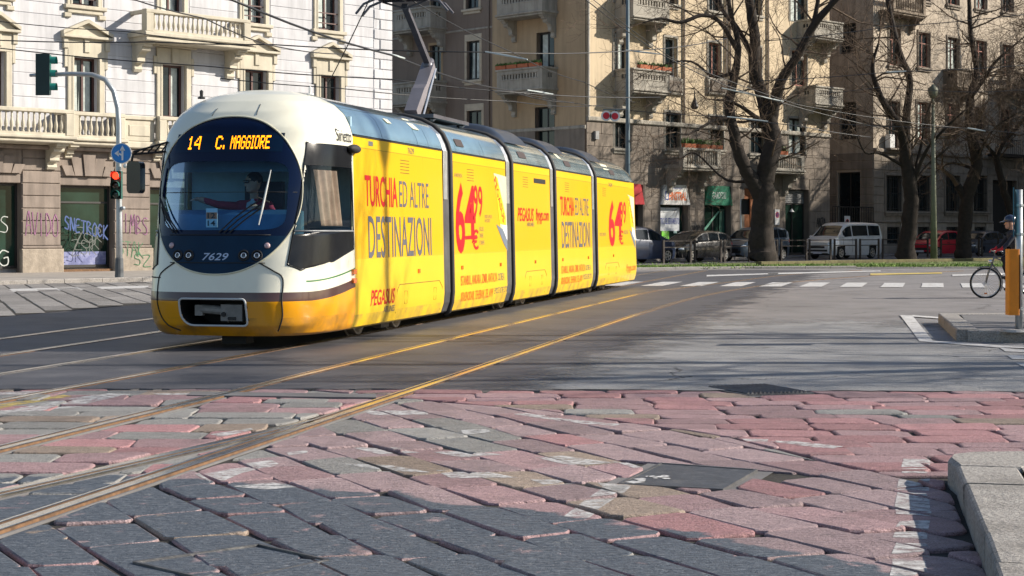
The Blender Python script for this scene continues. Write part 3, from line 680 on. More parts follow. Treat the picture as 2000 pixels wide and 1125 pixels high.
# verge
M_grass = mat('grass_soil', (.10, .13, .035), .95, var=.4, scale=3, bump=.5, bscale=30, world=True, stain=.6, stcol=(.09, .06, .035), stscale=.5)
vg = link('verge', None); tag(vg, 'raised grass verge with stone edging in front of the parked cars', kind='structure')
near = [(3.2, 60.6), (5.2, 61.6), (9, 63.2), (13.5, 64.2), (20, 64.6), (27, 64.2), (45, 62)]
far = [(45, 108), (20, 83.9), (14.5, 78.7), (8, 72.6), (4.6, 69.3)]
kerb_line(vg, near[:4], .28, -.05, .10, M_gran, 1.2, 1); kerb_line(vg, near[3:], .25, -.05, .05, M_gran, 1.2, 1)
MB().add([(p[0], p[1] + .2, .06) for p in near] + [(p[0], p[1], .02) for p in far], [tuple(range(len(near) + len(far)))]).obj('verge_soil', M_grass, vg)
M_moss = mat('mossy_edging', (.13, .115, .05), .9, var=.3, scale=4, bump=.4, world=True, stain=.5, stcol=(.12, .1, .06))
kerb_line(vg, [(10.6, 69.6), (14.6, 73.4), (19.8, 76.8), (26.8, 81.8), (33, 87.6)], .3, 0, .16, M_moss, 1.1, 1)
# far road strip + pavement at brown/stone buildings
fp = link('pavement_far', None); tag(fp, 'pavement along the shop fronts behind the parked cars', kind='structure')
f0, f1 = (1.5, 74.3), (44, 116.8)
kerb_line(fp, [f0, f1], .3, -.05, .13, M_gran, 1.5, 1)
MB().add([(f0[0] - .2, f0[1] + .2, .122), (f1[0] - .2, f1[1] + .2, .122), (f1[0] - 6, f1[1] + 6, .122), (f0[0] - 6, f0[1] + 6, .122)], [(0, 1, 2, 3)]).obj('pavement_surface', M_pave, fp)
# grass blades (nobody could count them)
M_blade = mat('grass_blades', (.13, .22, .035), .8, var=.4, scale=2, world=True)
gb = MB(); r = random.Random(31)
for i in range(26000):
    x = r.uniform(3.4, 24.5); y = 61.5 + r.random() ** 1.4 * 14
    ny = 60.6 + min(1, (x - 3.2) / 10) * 3.6 + .35
    if y < ny or (y > ny + 5.5 and r.random() < .85) or x - y > 75 or x - y < -66.5: continue
    if (math.sin(x * 1.7) + math.sin(y * 2.3 + x) + r.uniform(-1, 1) * 1.2) < -.6: continue
    if 68.4 < y - max(0, x - 10.2) * .78 < 69.2 and x > 10: continue
    h = r.uniform(.03, .10) * (1 if y < ny + 4.5 else .5); a = r.uniform(0, 6.28); w = .025; dx, dy = cos(a) * w, sin(a) * w; lx, ly = r.uniform(-.05, .05), r.uniform(-.05, .05)
    gb.add([(x - dx, y - dy, .04), (x + dx, y + dy, .04), (x + lx, y + ly, .05 + h)], [(0, 1, 2)])
tag(gb.obj('grass', M_blade), 'short green grass growing on the verge', 'grass', kind='stuff')
# ------------------------------------------------------------------ the tram
def ramp_mat(name, fn_nodes, rough=.25, coat=.5):
    m = bpy.data.materials.new(name); m.use_nodes = True; N = m.node_tree.nodes; L = m.node_tree.links; b = N['Principled BSDF']
    t = N.new('ShaderNodeTexCoord'); sx = N.new('ShaderNodeSeparateXYZ'); L.new(t.outputs['Object'], sx.inputs[0])
    def math_(op, a, c=None):
        n = N.new('ShaderNodeMath'); n.operation = op
        for k, v in ((0, a), (1, c)):
            if v is None: continue
            if isinstance(v, (int, float)): n.inputs[k].default_value = v
            else: L.new(v, n.inputs[k])
        return n.outputs[0]
    def mix(f, A, B):
        x = N.new('ShaderNodeMix'); x.data_type = 'RGBA'; L.new(f, x.inputs[0])
        for k, v in ((6, A), (7, B)):
            if isinstance(v, tuple): x.inputs[k].default_value = (*v, 1)
            else: L.new(v, x.inputs[k])
        return x.outputs[2]
    def noise(sc, a, c, hi=1.):
        n = N.new('ShaderNodeTexNoise'); n.inputs['Scale'].default_value = sc; n.inputs['Detail'].default_value = 7; L.new(t.outputs['Object'], n.inputs['Vector'])
        r = N.new('ShaderNodeMapRange'); r.inputs[1].default_value = a; r.inputs[2].default_value = c; r.inputs[4].default_value = hi; L.new(n.outputs[0], r.inputs[0]); return r.outputs[0]
    L.new(fn_nodes(sx, math_, mix, noise), b.inputs['Base Color'])
    b.inputs['Roughness'].default_value = rough; b.inputs['Coat Weight'].default_value = coat; b.inputs['Coat Roughness'].default_value = .08
    return m
CREAM = (.86, .835, .69); GOLD = (.84, .36, .0); LEMON = (.73, .42, .002); BROWN = (.075, .03, .025)
def cab_nodes(sx, ma, mix, noise):
    y, z = sx.outputs[1], sx.outputs[2]
    f = ma('MAXIMUM', ma('DIVIDE', ma('ADD', y, 1.3), 1.3), 0.); f = ma('MULTIPLY', ma('POWER', f, 1.4), .13)
    zc = ma('SUBTRACT', z, f)
    c = mix(ma('LESS_THAN', zc, .71), CREAM, BROWN)
    gl = ma('MULTIPLY', ma('LESS_THAN', ma('ABSOLUTE', ma('SUBTRACT', zc, .838)), .010), ma('GREATER_THAN', y, -1.34))
    c = mix(gl, c, (.02, .18, .05)); c = mix(ma('LESS_THAN', zc, .60), c, GOLD)
    c = mix(noise(1.6, .5, .85, .28), c, (.35, .31, .24)); return mix(ma('MULTIPLY', noise(5, .45, .8, .6), ma('LESS_THAN', z, .40)), c, (.10, .075, .045))
def side_nodes(sx, ma, mix, noise):
    z = sx.outputs[2]
    c = mix(ma('GREATER_THAN', z, 1.09), (.77, .50, .015), LEMON); c = mix(ma('GREATER_THAN', z, 2.56), c, (.80, .50, .008))
    c = mix(noise(.9, .45, .9, .22), c, (.58, .29, .004)); return mix(ma('MULTIPLY', noise(4, .42, .8, .75), ma('LESS_THAN', z, .36)), c, (.16, .12, .06))
M_cab = ramp_mat('cab_paint', cab_nodes, .28, .5); M_side = ramp_mat('advert_film', side_nodes, .38, .25)
M_roof = mat('roof_teal_panel', (.20, .32, .38), .12, metal=.35, var=.3, scale=1.3, coat=1., stain=.4, stcol=(.30, .37, .39), stscale=2.4)
M_roofd = mat('roof_dark_fairing', (.025, .03, .042), .3, var=.3)
M_navy = mat('navy_glass_band', (.002, .008, .035), .10, var=.1, spec=.3)
M_teal = mat('teal_front_panel', (.002, .024, .060), .45, var=.15, spec=.2, stain=.3, stcol=(.008, .03, .06), stscale=5)
M_grey = M_grey
M_alu = mat('aluminium', (.62, .63, .64), .35, metal=1, var=.12)
M_belly = mat('bellows_rubber', (.16, .155, .155), .6, var=.3, scale=2, streak=.5)
M_wht = mat('white_plastic', (.75, .75, .74), .4)
M_red = mat('advert_red', (.50, .002, .008), .45, var=.05); M_grt = mat('advert_grey', (.10, .098, .115), .5, var=.05); M_ort = mat('advert_orange', (.62, .12, .006), .5, var=.08)
M_amb = mat('amber_lamp', (.75, .16, .01), .25, coat=1); M_chr = mat('chrome', (.8, .8, .82), .12, metal=1, var=.05)
M_lens = mat('lamp_lens', (.35, .37, .40), .06, metal=.6, coat=1); M_frost = mat('pink_lens', (.55, .38, .40), .2, coat=.6)
def glass(name, tint, refl=.5, rough=.02):
    m = bpy.data.materials.new(name); m.use_nodes = True; N = m.node_tree.nodes; L = m.node_tree.links
    for n in list(N):
        if n.type != 'OUTPUT_MATERIAL': N.remove(n)
    tr = N.new('ShaderNodeBsdfTransparent'); tr.inputs[0].default_value = (*tint, 1); gl = N.new('ShaderNodeBsdfGlossy'); gl.inputs['Roughness'].default_value = rough; gl.inputs[0].default_value = (.85, .93, 1, 1)
    lw = N.new('ShaderNodeFresnel'); lw.inputs[0].default_value = 1.52; mu = N.new('ShaderNodeMath'); mu.operation = 'MULTIPLY'; mu.inputs[1].default_value = refl; L.new(lw.outputs[0], mu.inputs[0])
    mx = N.new('ShaderNodeMixShader'); L.new(mu.outputs[0], mx.inputs[0]); L.new(tr.outputs[0], mx.inputs[1]); L.new(gl.outputs[0], mx.inputs[2]); L.new(mx.outputs[0], N['Material Output'].inputs[0]); return m
M_wind = glass('windscreen_glass', (.52, .80, 1.0), .40); M_cwin = glass('cab_side_glass', (.58, .68, .64), .6)

tram = thing('tram', 'yellow articulated tram with cream rounded cab, adverts on its side', 'tram', tuple(tc), -TA)
PROF = [(1.08, .17), (1.14, .20), (1.185, .34), (1.20, .50), (1.155, 2.70)]           # side, straight from .50 to 2.70
ROOF = [(1.145, 2.72), (1.115, 2.82), (1.04, 2.97), (.90, 3.10), (.70, 3.20), (.42, 3.27), (0, 3.30)]
FULL = PROF + ROOF
def wz(z):
    z = min(max(z, .17), 3.30)
    for (a, b), (c, d) in zip(FULL, FULL[1:]):
        if b <= z <= d: return a + (c - a) * (z - b) / (d - b) if d > b else a
    return 0
def sx_(z): return 1.20 - (z - .5) / 2.2 * .045 if z > .5 else wz(z)
NZ = [(.17, 1.58), (.3, 1.72), (.6, 1.80), (1.0, 1.73), (1.5, 1.62), (2.0, 1.53), (2.5, 1.40), (2.75, 1.29), (2.95, 1.12), (3.1, .92), (3.2, .70), (3.26, .46), (3.30, .0)]
def nzf(z):
    z = min(max(z, .17), 3.30)
    for (a, b), (c, d) in zip(NZ, NZ[1:]):
        if a <= z <= c:
            t = (z - a) / (c - a); 
            if z > 3.1: return b + (d - b) * (1 - sqrt(max(0, 1 - t * t))) if a >= 3.26 else b + (d - b) * t
            return b + (d - b) * t
    return 0
def S(x, z):
    w = wz(z)
    if w < 1e-4: return 0.
    q = min(1., abs(x) / w); p = 3.4 - max(0, z - 2.4) * .9
    return -nzf(z) * (1 - q ** p) ** (1 / p)
def Snorm(x, z):
    e = .004; sxx = (S(x + e, z) - S(x - e, z)) / (2 * e); sz = (S(x, z + e) - S(x, z - e)) / (2 * e); return Vector((sxx, -1, sz)).normalized()
def onS(x, z, off=0.):
    p = Vector((x, S(x, z), z)); return p + Snorm(x, z) * off if off else p
def sideP(s, z, off=.0, sg=1):      # point on the curved cab side given by its length position
    n = nzf(z); p = 3.4 - max(0, z - 2.4) * .9; q = (1 - min(1, abs(min(s, 0)) / n) ** p) ** (1 / p); x = wz(z) * q
    nn = Snorm(x * .9995, z) if s < -.05 else Vector((1, 0, .02)); P = Vector((x, s, z)) + nn * off; P.x *= sg; return P
C0 = (0., 1.905)
def ell_pt(phi, a=.945, b=.975, e=2.2):
    c, s = cos(phi), sin(phi); r = (abs(c / a) ** e + abs(s / b) ** e) ** (-1 / e); return r * c, r * s
WIN = [(-1.09, 2.53), (-.10, 2.53), (-.08, 1.24), (-.75, 1.10), (-1.38, 1.01), (-1.50, 1.06), (-1.40, 1.45), (-1.27, 1.95)]     # cab side window in (s,z)
def in_poly(pt, poly):
    x, y = pt; c = False; n = len(poly)
    for i in range(n):
        (x0, y0), (x1, y1) = poly[i], poly[i - 1]
        if (y0 > y) != (y1 > y) and x < (x1 - x0) * (y - y0) / (y1 - y0) + x0: c = not c
    return c
def rrect(x0, x1, z0, z1, rad, n=6, rbl=None):
    pts = []
    for cx, cz, a0, rr in ((x1, z1, 0, rad), (x0, z1, 90, rad), (x0, z0, 180, rbl or rad), (x1, z0, 270, rad)):
        ccx = cx - rr if cx == x1 else cx + rr; ccz = cz - rr if cz == z1 else cz + rr
        for k in range(n + 1): a = radians(a0 + 90 * k / n); pts.append((ccx + rr * cos(a), ccz + rr * sin(a)))
    return pts
BUMP = rrect(-.45, .42, .305, .63, .05, 6, .17)
def polar(inner, K, phis, m, hole=None, name='cab_shell', off=0.):
    mb = MB(); n = len(phis); vs = []
    for phi in phis:
        ix, iz = inner(phi); c, s = cos(phi), sin(phi); r0 = sqrt(ix * ix + iz * iz); lo, hi = r0, 3.
        for _ in range(40):
            md = (lo + hi) / 2; x, z = C0[0] + md * c, C0[1] + md * s
            if .17 < z < 3.2995 and abs(x) < wz(z): lo = md
            else: hi = md
        for k_ in range(K + 1):
            q = 1 - (1 - k_ / K) ** 2.4; r = r0 + (lo - r0) * q; x, z = C0[0] + r * c, C0[1] + r * s; vs.append((x, S(x, z) if k_ < K or z < .2 else (0. if abs(x) >= wz(z) * .995 else S(x, z)), z))
    fs = []
    for i in range(n):
        j = (i + 1) % n
        for k_ in range(K):
            f = (i * (K + 1) + k_, j * (K + 1) + k_, j * (K + 1) + k_ + 1, i * (K + 1) + k_ + 1); c = [sum(vs[q][d] for q in f) / 4 for d in range(3)]
            if hole and hole(c): continue
            fs.append(f)
    return mb.add(vs, fs)
def cab_hole(c):
    if c[1] < -1.2 and in_poly((c[0], c[2]), BUMP): return True
    return abs(c[0]) > .55 and in_poly((c[1], c[2]), WIN)
PH = [2 * pi * i / 224 for i in range(224)]
polar(ell_pt, 52, PH, M_cab, cab_hole).obj('cab_shell', M_cab, tram, smooth=True)
# dark ring around the windscreen, glass and lower panel
GL = (-.80, .80, 1.47, 2.31); gcz = (GL[2] + GL[3]) / 2
def srect(phi, a=.81, b=.425, e=7.):
    c, s = cos(phi), sin(phi); r = (abs(c / a) ** e + abs(s / b) ** e) ** (-1 / e); return r * c, r * s + gcz - C0[1]
mb = MB(); K = 14; vs = []
for phi in PH:
    a = ell_pt(phi, .947, .977); b = srect(phi)
    for k_ in range(K + 1):
        t = k_ / K; x = C0[0] + b[0] + (a[0] - b[0]) * t; z = C0[1] + b[1] + (a[1] - b[1]) * t; vs.append(tuple(onS(x, z, .006 if k_ < K else -.004)))
fs = [(i * (K + 1) + k_, ((i + 1) % 224) * (K + 1) + k_, ((i + 1) % 224) * (K + 1) + k_ + 1, i * (K + 1) + k_ + 1) for i in range(224) for k_ in range(K)]
ws = mb.add(vs, fs).obj('windscreen_surround', M_navy, tram, smooth=True)
mb = MB(); vs = []; K = 10
for phi in PH[::2]:
    b = srect(phi, .83, .445)
    for k_ in range(K + 1):
        t = k_ / K; x = b[0] * t; z = gcz + (C0[1] + b[1] - gcz) * t; vs.append(tuple(onS(x, z, .001)))
fs = [(i * (K + 1) + k_, ((i + 1) % 112) * (K + 1) + k_, ((i + 1) % 112) * (K + 1) + k_ + 1, i * (K + 1) + k_ + 1) for i in range(112) for k_ in range(K)]
mb.add(vs, fs).obj('windscreen', M_wind, tram, smooth=True)
ring = [tuple(onS(C0[0] + a * 1.004, C0[1] + b * 1.004, .006)) for a, b in (ell_pt(p) for p in PH)]
MB().tube(ring, .010, 6, closed=True).obj('windscreen_seal', mat('cream_seal', (.72, .68, .50), .5), tram, smooth=True)
# lower teal panel inside the oval
def ell_half(z, sc=1.0): 
    t = abs((z - C0[1]) / (.977 * sc)); return .947 * sc * max(0, 1 - t ** 2.2) ** (1 / 2.2)
MB().grid(lambda u, v: tuple(onS((2 * u - 1) * ell_half(.935 + v * (1.395 - .935)) * .995, .935 + v * (1.395 - .935), .010)), 40, 16).obj('front_panel', M_teal, tram, smooth=True)
def line_on(name, pts, r, m, parent, off=.004, n=5, sub=8):
    P = []
    if len(pts) > 2: pts = [(p.x, p.y) for p in smooth_line(pts, .03)]; sub = 1
    for a, b in zip(pts, pts[1:]):
        for k_ in range(sub): t = k_ / sub; P.append(tuple(onS(a[0] + (b[0] - a[0]) * t, a[1] + (b[1] - a[1]) * t, off)))
    P.append(tuple(onS(*pts[-1], off))); return MB().tube(P, r, n).obj(name, m, parent, smooth=True)
line_on('seam', [(-.62, 1.065), (.62, 1.065)], .006, M_dark, tram, .012)
line_on('seam', [(-.55, 1.07), (-.72, .97), (-.80, .88), (-.81, .64), (-.77, .43), (-.66, .30), (-.5, .235)], .009, M_dark, tram)
line_on('seam', [(.55, 1.07), (.72, .97), (.82, .88), (.825, .64), (.82, .43), (.78, .30), (.74, .24)], .009, M_dark, tram)
line_on('seam', [(-.66, 1.405), (.66, 1.405)], .006, M_dark, tram, .012)
line_on('seam', [(-.27, 3.0), (-.30, 2.90)], .004, M_rub, tram, .002); line_on('seam', [(.28, 3.05), (.30, 2.90)], .004, M_rub, tram, .002)
MB().tube([tuple(sideP(s, .88 + 0 * s, .003, -1)) for s in (-1.62, -1.5, -1.35, -1.2, -.9)], .009, 5).obj('seam', M_dark, tram)
# lamps on the front panel
for x, z, r, kind in ((-.62, 1.275, .035, 'f'), (.63, 1.275, .035, 'f'), (-.515, 1.155, .062, 'h'), (-.36, 1.155, .062, 'h'), (.36, 1.155, .062, 'h'), (.52, 1.155, .062, 'h')):
    P = onS(x, z, .012); nn = Snorm(x, z); q = Vector((0, 0, 1)).rotation_difference(nn)
    def ori(mb): mb.v = [tuple(P + q @ Vector(v)) for v in mb.v]; return mb
    if kind == 'f': ori(MB().lathe([(r * 1.1, 0), (r, .012), (r * .5, .02), (.001, .022)], 16)).obj('marker_lamp', M_frost, tram, smooth=True)
    else:
        hl = ori(MB().lathe([(r * 1.12, -.01), (r * 1.12, .012), (r, .016), (r * .86, .012), (r * .8, -.02)], 20, cap=False)).obj('headlight', M_rub, tram, smooth=True)
        ori(MB().lathe([(r * .84, -.008), (r * .8, -.001), (r * .55, .004), (.001, .007)], 20)).obj('lens', mat('headlight_glass', (.02, .022, .03), .08, coat=1), hl, smooth=True)
        ori(MB().lathe([(r * .58, .006), (r * .58, .013), (r * .40, .013), (r * .40, .006)], 20, cap=False)).obj('lamp_ring', M_chr, hl, smooth=True)
def front_text(t, x0, x1, z0, z1, m, off=.014, name='lettering', bold=0., shear=0.): return text_on(name, t, m, tram, lambda a, b: tuple(onS(x0 + a * (x1 - x0), z0 + b * (z1 - z0), off)), bold, shear)
front_text('7629', -.175, .165, 1.095, 1.185, mat('pale_blue_letters', (.42, .52, .70), .5), bold=.01, shear=.25)
# destination display
dd = MB().grid(lambda u, v: tuple(onS(-.71 + u * 1.42, 2.43 + v * .235, .0085)), 24, 4).obj('destination_display', mat('display_glass', (.003, .016, .045), .2, spec=.25), tram, smooth=True)
LED = {'1': '00100 01100 00100 00100 00100 00100 01110', '4': '00011 00101 01001 10001 11111 00001 00001', 'C': '01110 10001 10000 10000 10000 10001 01110', '.': '0 0 0 0 0 1 1',
       'M': '10001 11011 10101 10101 10001 10001 10001', 'A': '01110 10001 10001 11111 10001 10001 10001', 'G': '01110 10001 10000 10111 10001 10001 01110', 'I': '111 010 010 010 010 010 111',
       'O': '01110 10001 10001 10001 10001 10001 01110', 'R': '11110 10001 10001 11110 10100 10010 10001', 'E': '11111 10000 10000 11110 10000 10000 11111'}
M_led = mat('led_amber', (1., .35, .02), .5, emit=((1., .27, .0), 2.2))
def led(t, x0, x1):
    cols = []
    for ch in t: 
        rws = LED[ch].split(); cols += [[rws[r_][c_] for r_ in range(7)] for c_ in range(len(rws[0]))]
    n = len(cols); w = (x1 - x0) / n; h = .165 / 7; mb = MB()
    for i, cl in enumerate(cols[:n]):
        for j in range(7):
            if cl[j] == '1':
                x = x0 + i * w; z = 2.63 - j * h; mb.grid(lambda u, v: tuple(onS(x + w * (.0 + u * 1.0), z - h * (.02 + v * .96), .013)), 1, 1)
    return mb.obj('lit_character', M_led, dd)
def led_word(t, x0, x1):
    ws_ = [len(LED[c].split()[0]) for c in t]; tot = sum(ws_) + len(t) - 1; x = x0; u_ = (x1 - x0) / tot
    for c, w_ in zip(t, ws_): led(c, x, x + w_ * u_); x += (w_ + 1) * u_
led_word('14', -.53, -.35); led_word('C.', -.14, -.02); led_word('MAGGIORE', .06, .56)
# coupler recess
mb = MB()
bp = BUMP[::-1]; n_ = len(bp)
mb.add([tuple(onS(x, z, -.012)) for x, z in bp] + [(x, -1.15, z) for x, z in bp], [(i, (i + 1) % n_, (i + 1) % n_ + n_, i + n_) for i in range(n_)] + [tuple(range(n_, 2 * n_))])
rc = mb.obj('coupler_recess', M_dark, tram)
MB().tube([tuple(onS(x, z, .008)) for x, z in BUMP], .013, 8, closed=True).obj('recess_rim', mat('rim_grey_white', (.55, .56, .56), .45), rc, smooth=True)
cp = MB(); cp.tube([(-.22, -1.62, .50), (.10, -1.62, .48)], .055, 10); cp.box(.06, .34, -1.70, -1.52, .36, .56); cp.box(-.3, -.2, -1.66, -1.58, .42, .55); cp.prism([(.0, .47), (.14, .34), (.14, .50)], 1, -1.66, -1.55)
co_ = cp.obj('coupler', mat('coupler_grey', (.24, .235, .225), .6, var=.2, scale=9, stain=.6), tram)
MB().lathe([(.03, 0), (.03, -.02)], 12, (.10, -1.70, .44), 1).obj('coupler_pin', M_dark, co_); MB().box(.16, .26, -1.715, -1.70, .37, .41).obj('coupler_slot', M_dark, co_)
us = MB(); us.box(-.75, .75, -1.45, -.2, .20, .24); us.box(-.10, .22, -1.3, -1.05, .06, .22); us.box(-.2, .3, -1.4, -1.3, .16, .22); us.box(-1.05, 1.05, -.9, 22, .22, .32)
us.obj('underframe', M_rub, tram)
# cab interior
inr = MB(); inr.box(-1.1, 1.1, -.9, .0, .9, .95); inr.box(-1.12, 1.12, .02, .06, .9, 2.95)
inr.obj('cab_interior', mat('cab_interior_grey', (.34, .50, .62), .7), tram)
db = MB(); db.prism([(-1.40, 1.38), (-1.36, 1.66), (-1.15, 1.72), (-.98, 1.70), (-.98, .95), (-1.30, .95)], 0, -.86, .86); db.obj('dashboard', mat('dashboard_blue', (.08, .19, .32), .6, var=.2), tram)
ds = MB(); ds.box(-.27, .27, -.70, -.20, 1.22, 1.36); ds.box(-.25, .27, -.24, -.14, 1.3, 2.1); ds.obj('driver_seat', mat('seat_cloth', (.03, .035, .05), .8), tram)
MB().box(-.9, .9, -1.0, -.98, 2.2, 2.36).obj('sun_blind', mat('blind', (.10, .17, .24), .6), tram)
# number card behind the glass
nc = MB().box(-.235, -.085, -1.475, -1.465, 1.50, 1.735).obj('number_card', mat('card_white', (.80, .80, .78), .5), tram)
MB().box(-.23, -.09, -1.480, -1.476, 1.605, 1.685).obj('card_band', mat('card_orange', (.85, .22, .08), .5), nc)
for t_, z0 in (('12', 1.612), ('14', 1.52)): text_on('lettering', t_, M_dark, nc, lambda a, b: (-.21 + a * .10, -1.484, z0 + b * .066), .012)
# wipers
def wiper(pts_arm, blade, mblade):
    wp = MB()
    for pl in pts_arm: wp.tube([tuple(onS(x, z, .03)) for x, z in pl], .010, 5)
    o = wp.obj('wiper', M_rub, tram); MB().tube([tuple(onS(x, z, .055)) for x, z in blade], [.008, .014, .014, .006], 5).obj('blade', mblade, o)
wiper([[(.02, 1.43), (.20, 1.60), (.38, 1.74), (.53, 1.84)], [(.09, 1.43), (.25, 1.58), (.42, 1.70), (.55, 1.79)], [(.16, 1.43), (.36, 1.6), (.57, 1.76)], [(.48, 1.86), (.62, 1.80)]],
      [(.52, 1.52), (.55, 1.72), (.58, 1.95), (.61, 2.19)], mat('wiper_light', (.62, .63, .60), .4))
wiper([[(-.60, 1.43), (-.74, 1.58), (-.83, 1.75)], [(-.55, 1.43), (-.72, 1.6), (-.84, 1.82)]], [(-.52, 1.45), (-.66, 1.6), (-.78, 1.76), (-.86, 1.9)], M_rub)
line_on('wiper', [(-.88, 1.93), (.9, 1.93)], .004, M_rub, tram, .012)
# cab side windows (right side faces the camera)
for sg in (1, -1):
    def patch(poly, off, nu=14, nv=14, rows_=None):
        # fill the polygon row by row in z
        z0 = min(p[1] for p in poly); z1 = max(p[1] for p in poly); rws = []
        for j in range(nv + 1):
            z = z0 + (z1 - z0) * (j / nv) * .9999 + 1e-5; xs = []
            for i in range(len(poly)):
                (a, b), (c, d) = poly[i], poly[i - 1]
                if (b > z) != (d > z): xs.append(a + (c - a) * (z - b) / (d - b))
            rws.append((min(xs), max(xs), z) if len(xs) > 1 else (rws[-1] if rws else (poly[0][0], poly[0][0], z)))
        return MB().grid(lambda u, v: tuple(sideP(rws[round(v * nv)][0] + u * (rws[round(v * nv)][1] - rws[round(v * nv)][0]), rws[round(v * nv)][2], off, sg)), nu, nv)
    dk = mat('cab_window_black', (.012, .013, .016), .2, spec=.25)
    up = [(-1.105, 2.55), (-.085, 2.55), (-.085, 2.27), (-1.20, 2.27)]
    cwn = patch(up, .006, 14, 5).obj('cab_window', dk, tram, smooth=True)
    lowp = [(-1.41, 1.43), (-.07, 1.47), (-.065, 1.22), (-.75, 1.085), (-1.39, .985), (-1.53, 1.05)]
    patch(lowp, .006, 16, 16).obj('lower_panel', dk, cwn, smooth=True)
    gl = [(-1.20, 2.27), (-.10, 2.27), (-.08, 1.46), (-1.42, 1.43)]
    patch(gl, .001, 14, 10).obj('pane', M_cwin, cwn, smooth=True)
    MB().tube([tuple(sideP(s, z, .006, sg)) for s, z in ((-1.11, 2.55), (-1.20, 2.27), (-1.29, 1.9), (-1.42, 1.43), (-1.53, 1.04), (-1.40, .98), (-.75, 1.08), (-.06, 1.22), (-.085, 2.55))], .012, 6, closed=True).obj('frame', dk, cwn, smooth=True)
    MB().tube([tuple(sideP(s, 1.455, .008, sg)) for s in (-1.41, -1.1, -.7, -.3, -.08)], .012, 5).obj('sill', mat('grey_trim', (.3, .31, .32), .4), cwn, smooth=True)
    if sg == 1:
        MB().grid(lambda u, v: (sideP(-1.02 + u * .56, 1.52 + v * .70, -.06).x + .02 * sin(u * 22), -1.02 + .28 * (1 - v) * .6 + u * .56, 1.52 + v * .70), 36, 4).obj('curtain', mat('pink_curtain', (.80, .46, .40), .8, var=.2, scale=8), cwn, smooth=True)
text_on('lettering', 'Sirietto', M_dark, tram, lambda a, b: tuple(sideP(-.56 + a * .50, 2.60 + b * .16, .008)), .0)
MB().ell((1.20, -.06, 2.52), (.07, .19, .06), 14, 8).obj('side_camera', M_rub, tram, smooth=True)
for z in (.815, .93): MB().box(1.19, 1.225, -.14, -.03, z - .035, z + .03).obj('side_lamp', M_amb, tram)
# left mirror on its lattice arm
ma_ = MB(); b0 = Vector((-.90, -1.15, 2.46)); e0 = Vector((-1.30, -1.32, 2.42))
for dz in (0, .12):
    ma_.tube([tuple(b0 + Vector((0, 0, dz))), tuple(e0 + Vector((0, 0, dz * .25)))], .014, 5)
for i in range(5): 
    t0, t1 = i / 5, (i + 1) / 5; ma_.tube([tuple(b0.lerp(e0, t0) + Vector((0, 0, .12 * (1 - t0 * .75)))), tuple(b0.lerp(e0, t1))], .009, 4)
ma_.tube([tuple(e0), tuple(e0 + Vector((-.02, 0, -.10)))], .016, 5)
mo = ma_.obj('mirror_arm', M_dark, tram)
mm_ = MB(); mm_.add([(x, y, z) for y in (-.07, .07) for x, z in [(-1.27 + a * .55, 2.13 + b * .8) for a, b in rrect(-.17, .17, -.25, .25, .07, 4)]], []); n_ = len(mm_.v) // 2
mm_.v = [(x, y - 1.30, z) for x, y, z in mm_.v]; mm_.f = [tuple(range(n_)), tuple(range(n_, 2 * n_))] + [(i, (i + 1) % n_, (i + 1) % n_ + n_, i + n_) for i in range(n_)]; mm_.m = [0] * len(mm_.f)
mm_.obj('mirror', mat('mirror_black', (.012, .014, .02), .25, coat=.4), mo, angle=40)
# roof aerials
for y, x in ((-.55, -.72), (.05, .55)): MB().lathe([(.05, 0), (.05, .02), (.02, .03), (.025, .10), (.001, .12)], 10, (x, y, wz(2) * 0 + (3.17 if x < 0 else 3.24)), 2).obj('aerial', M_wht if x > 0 else M_rub, tram)
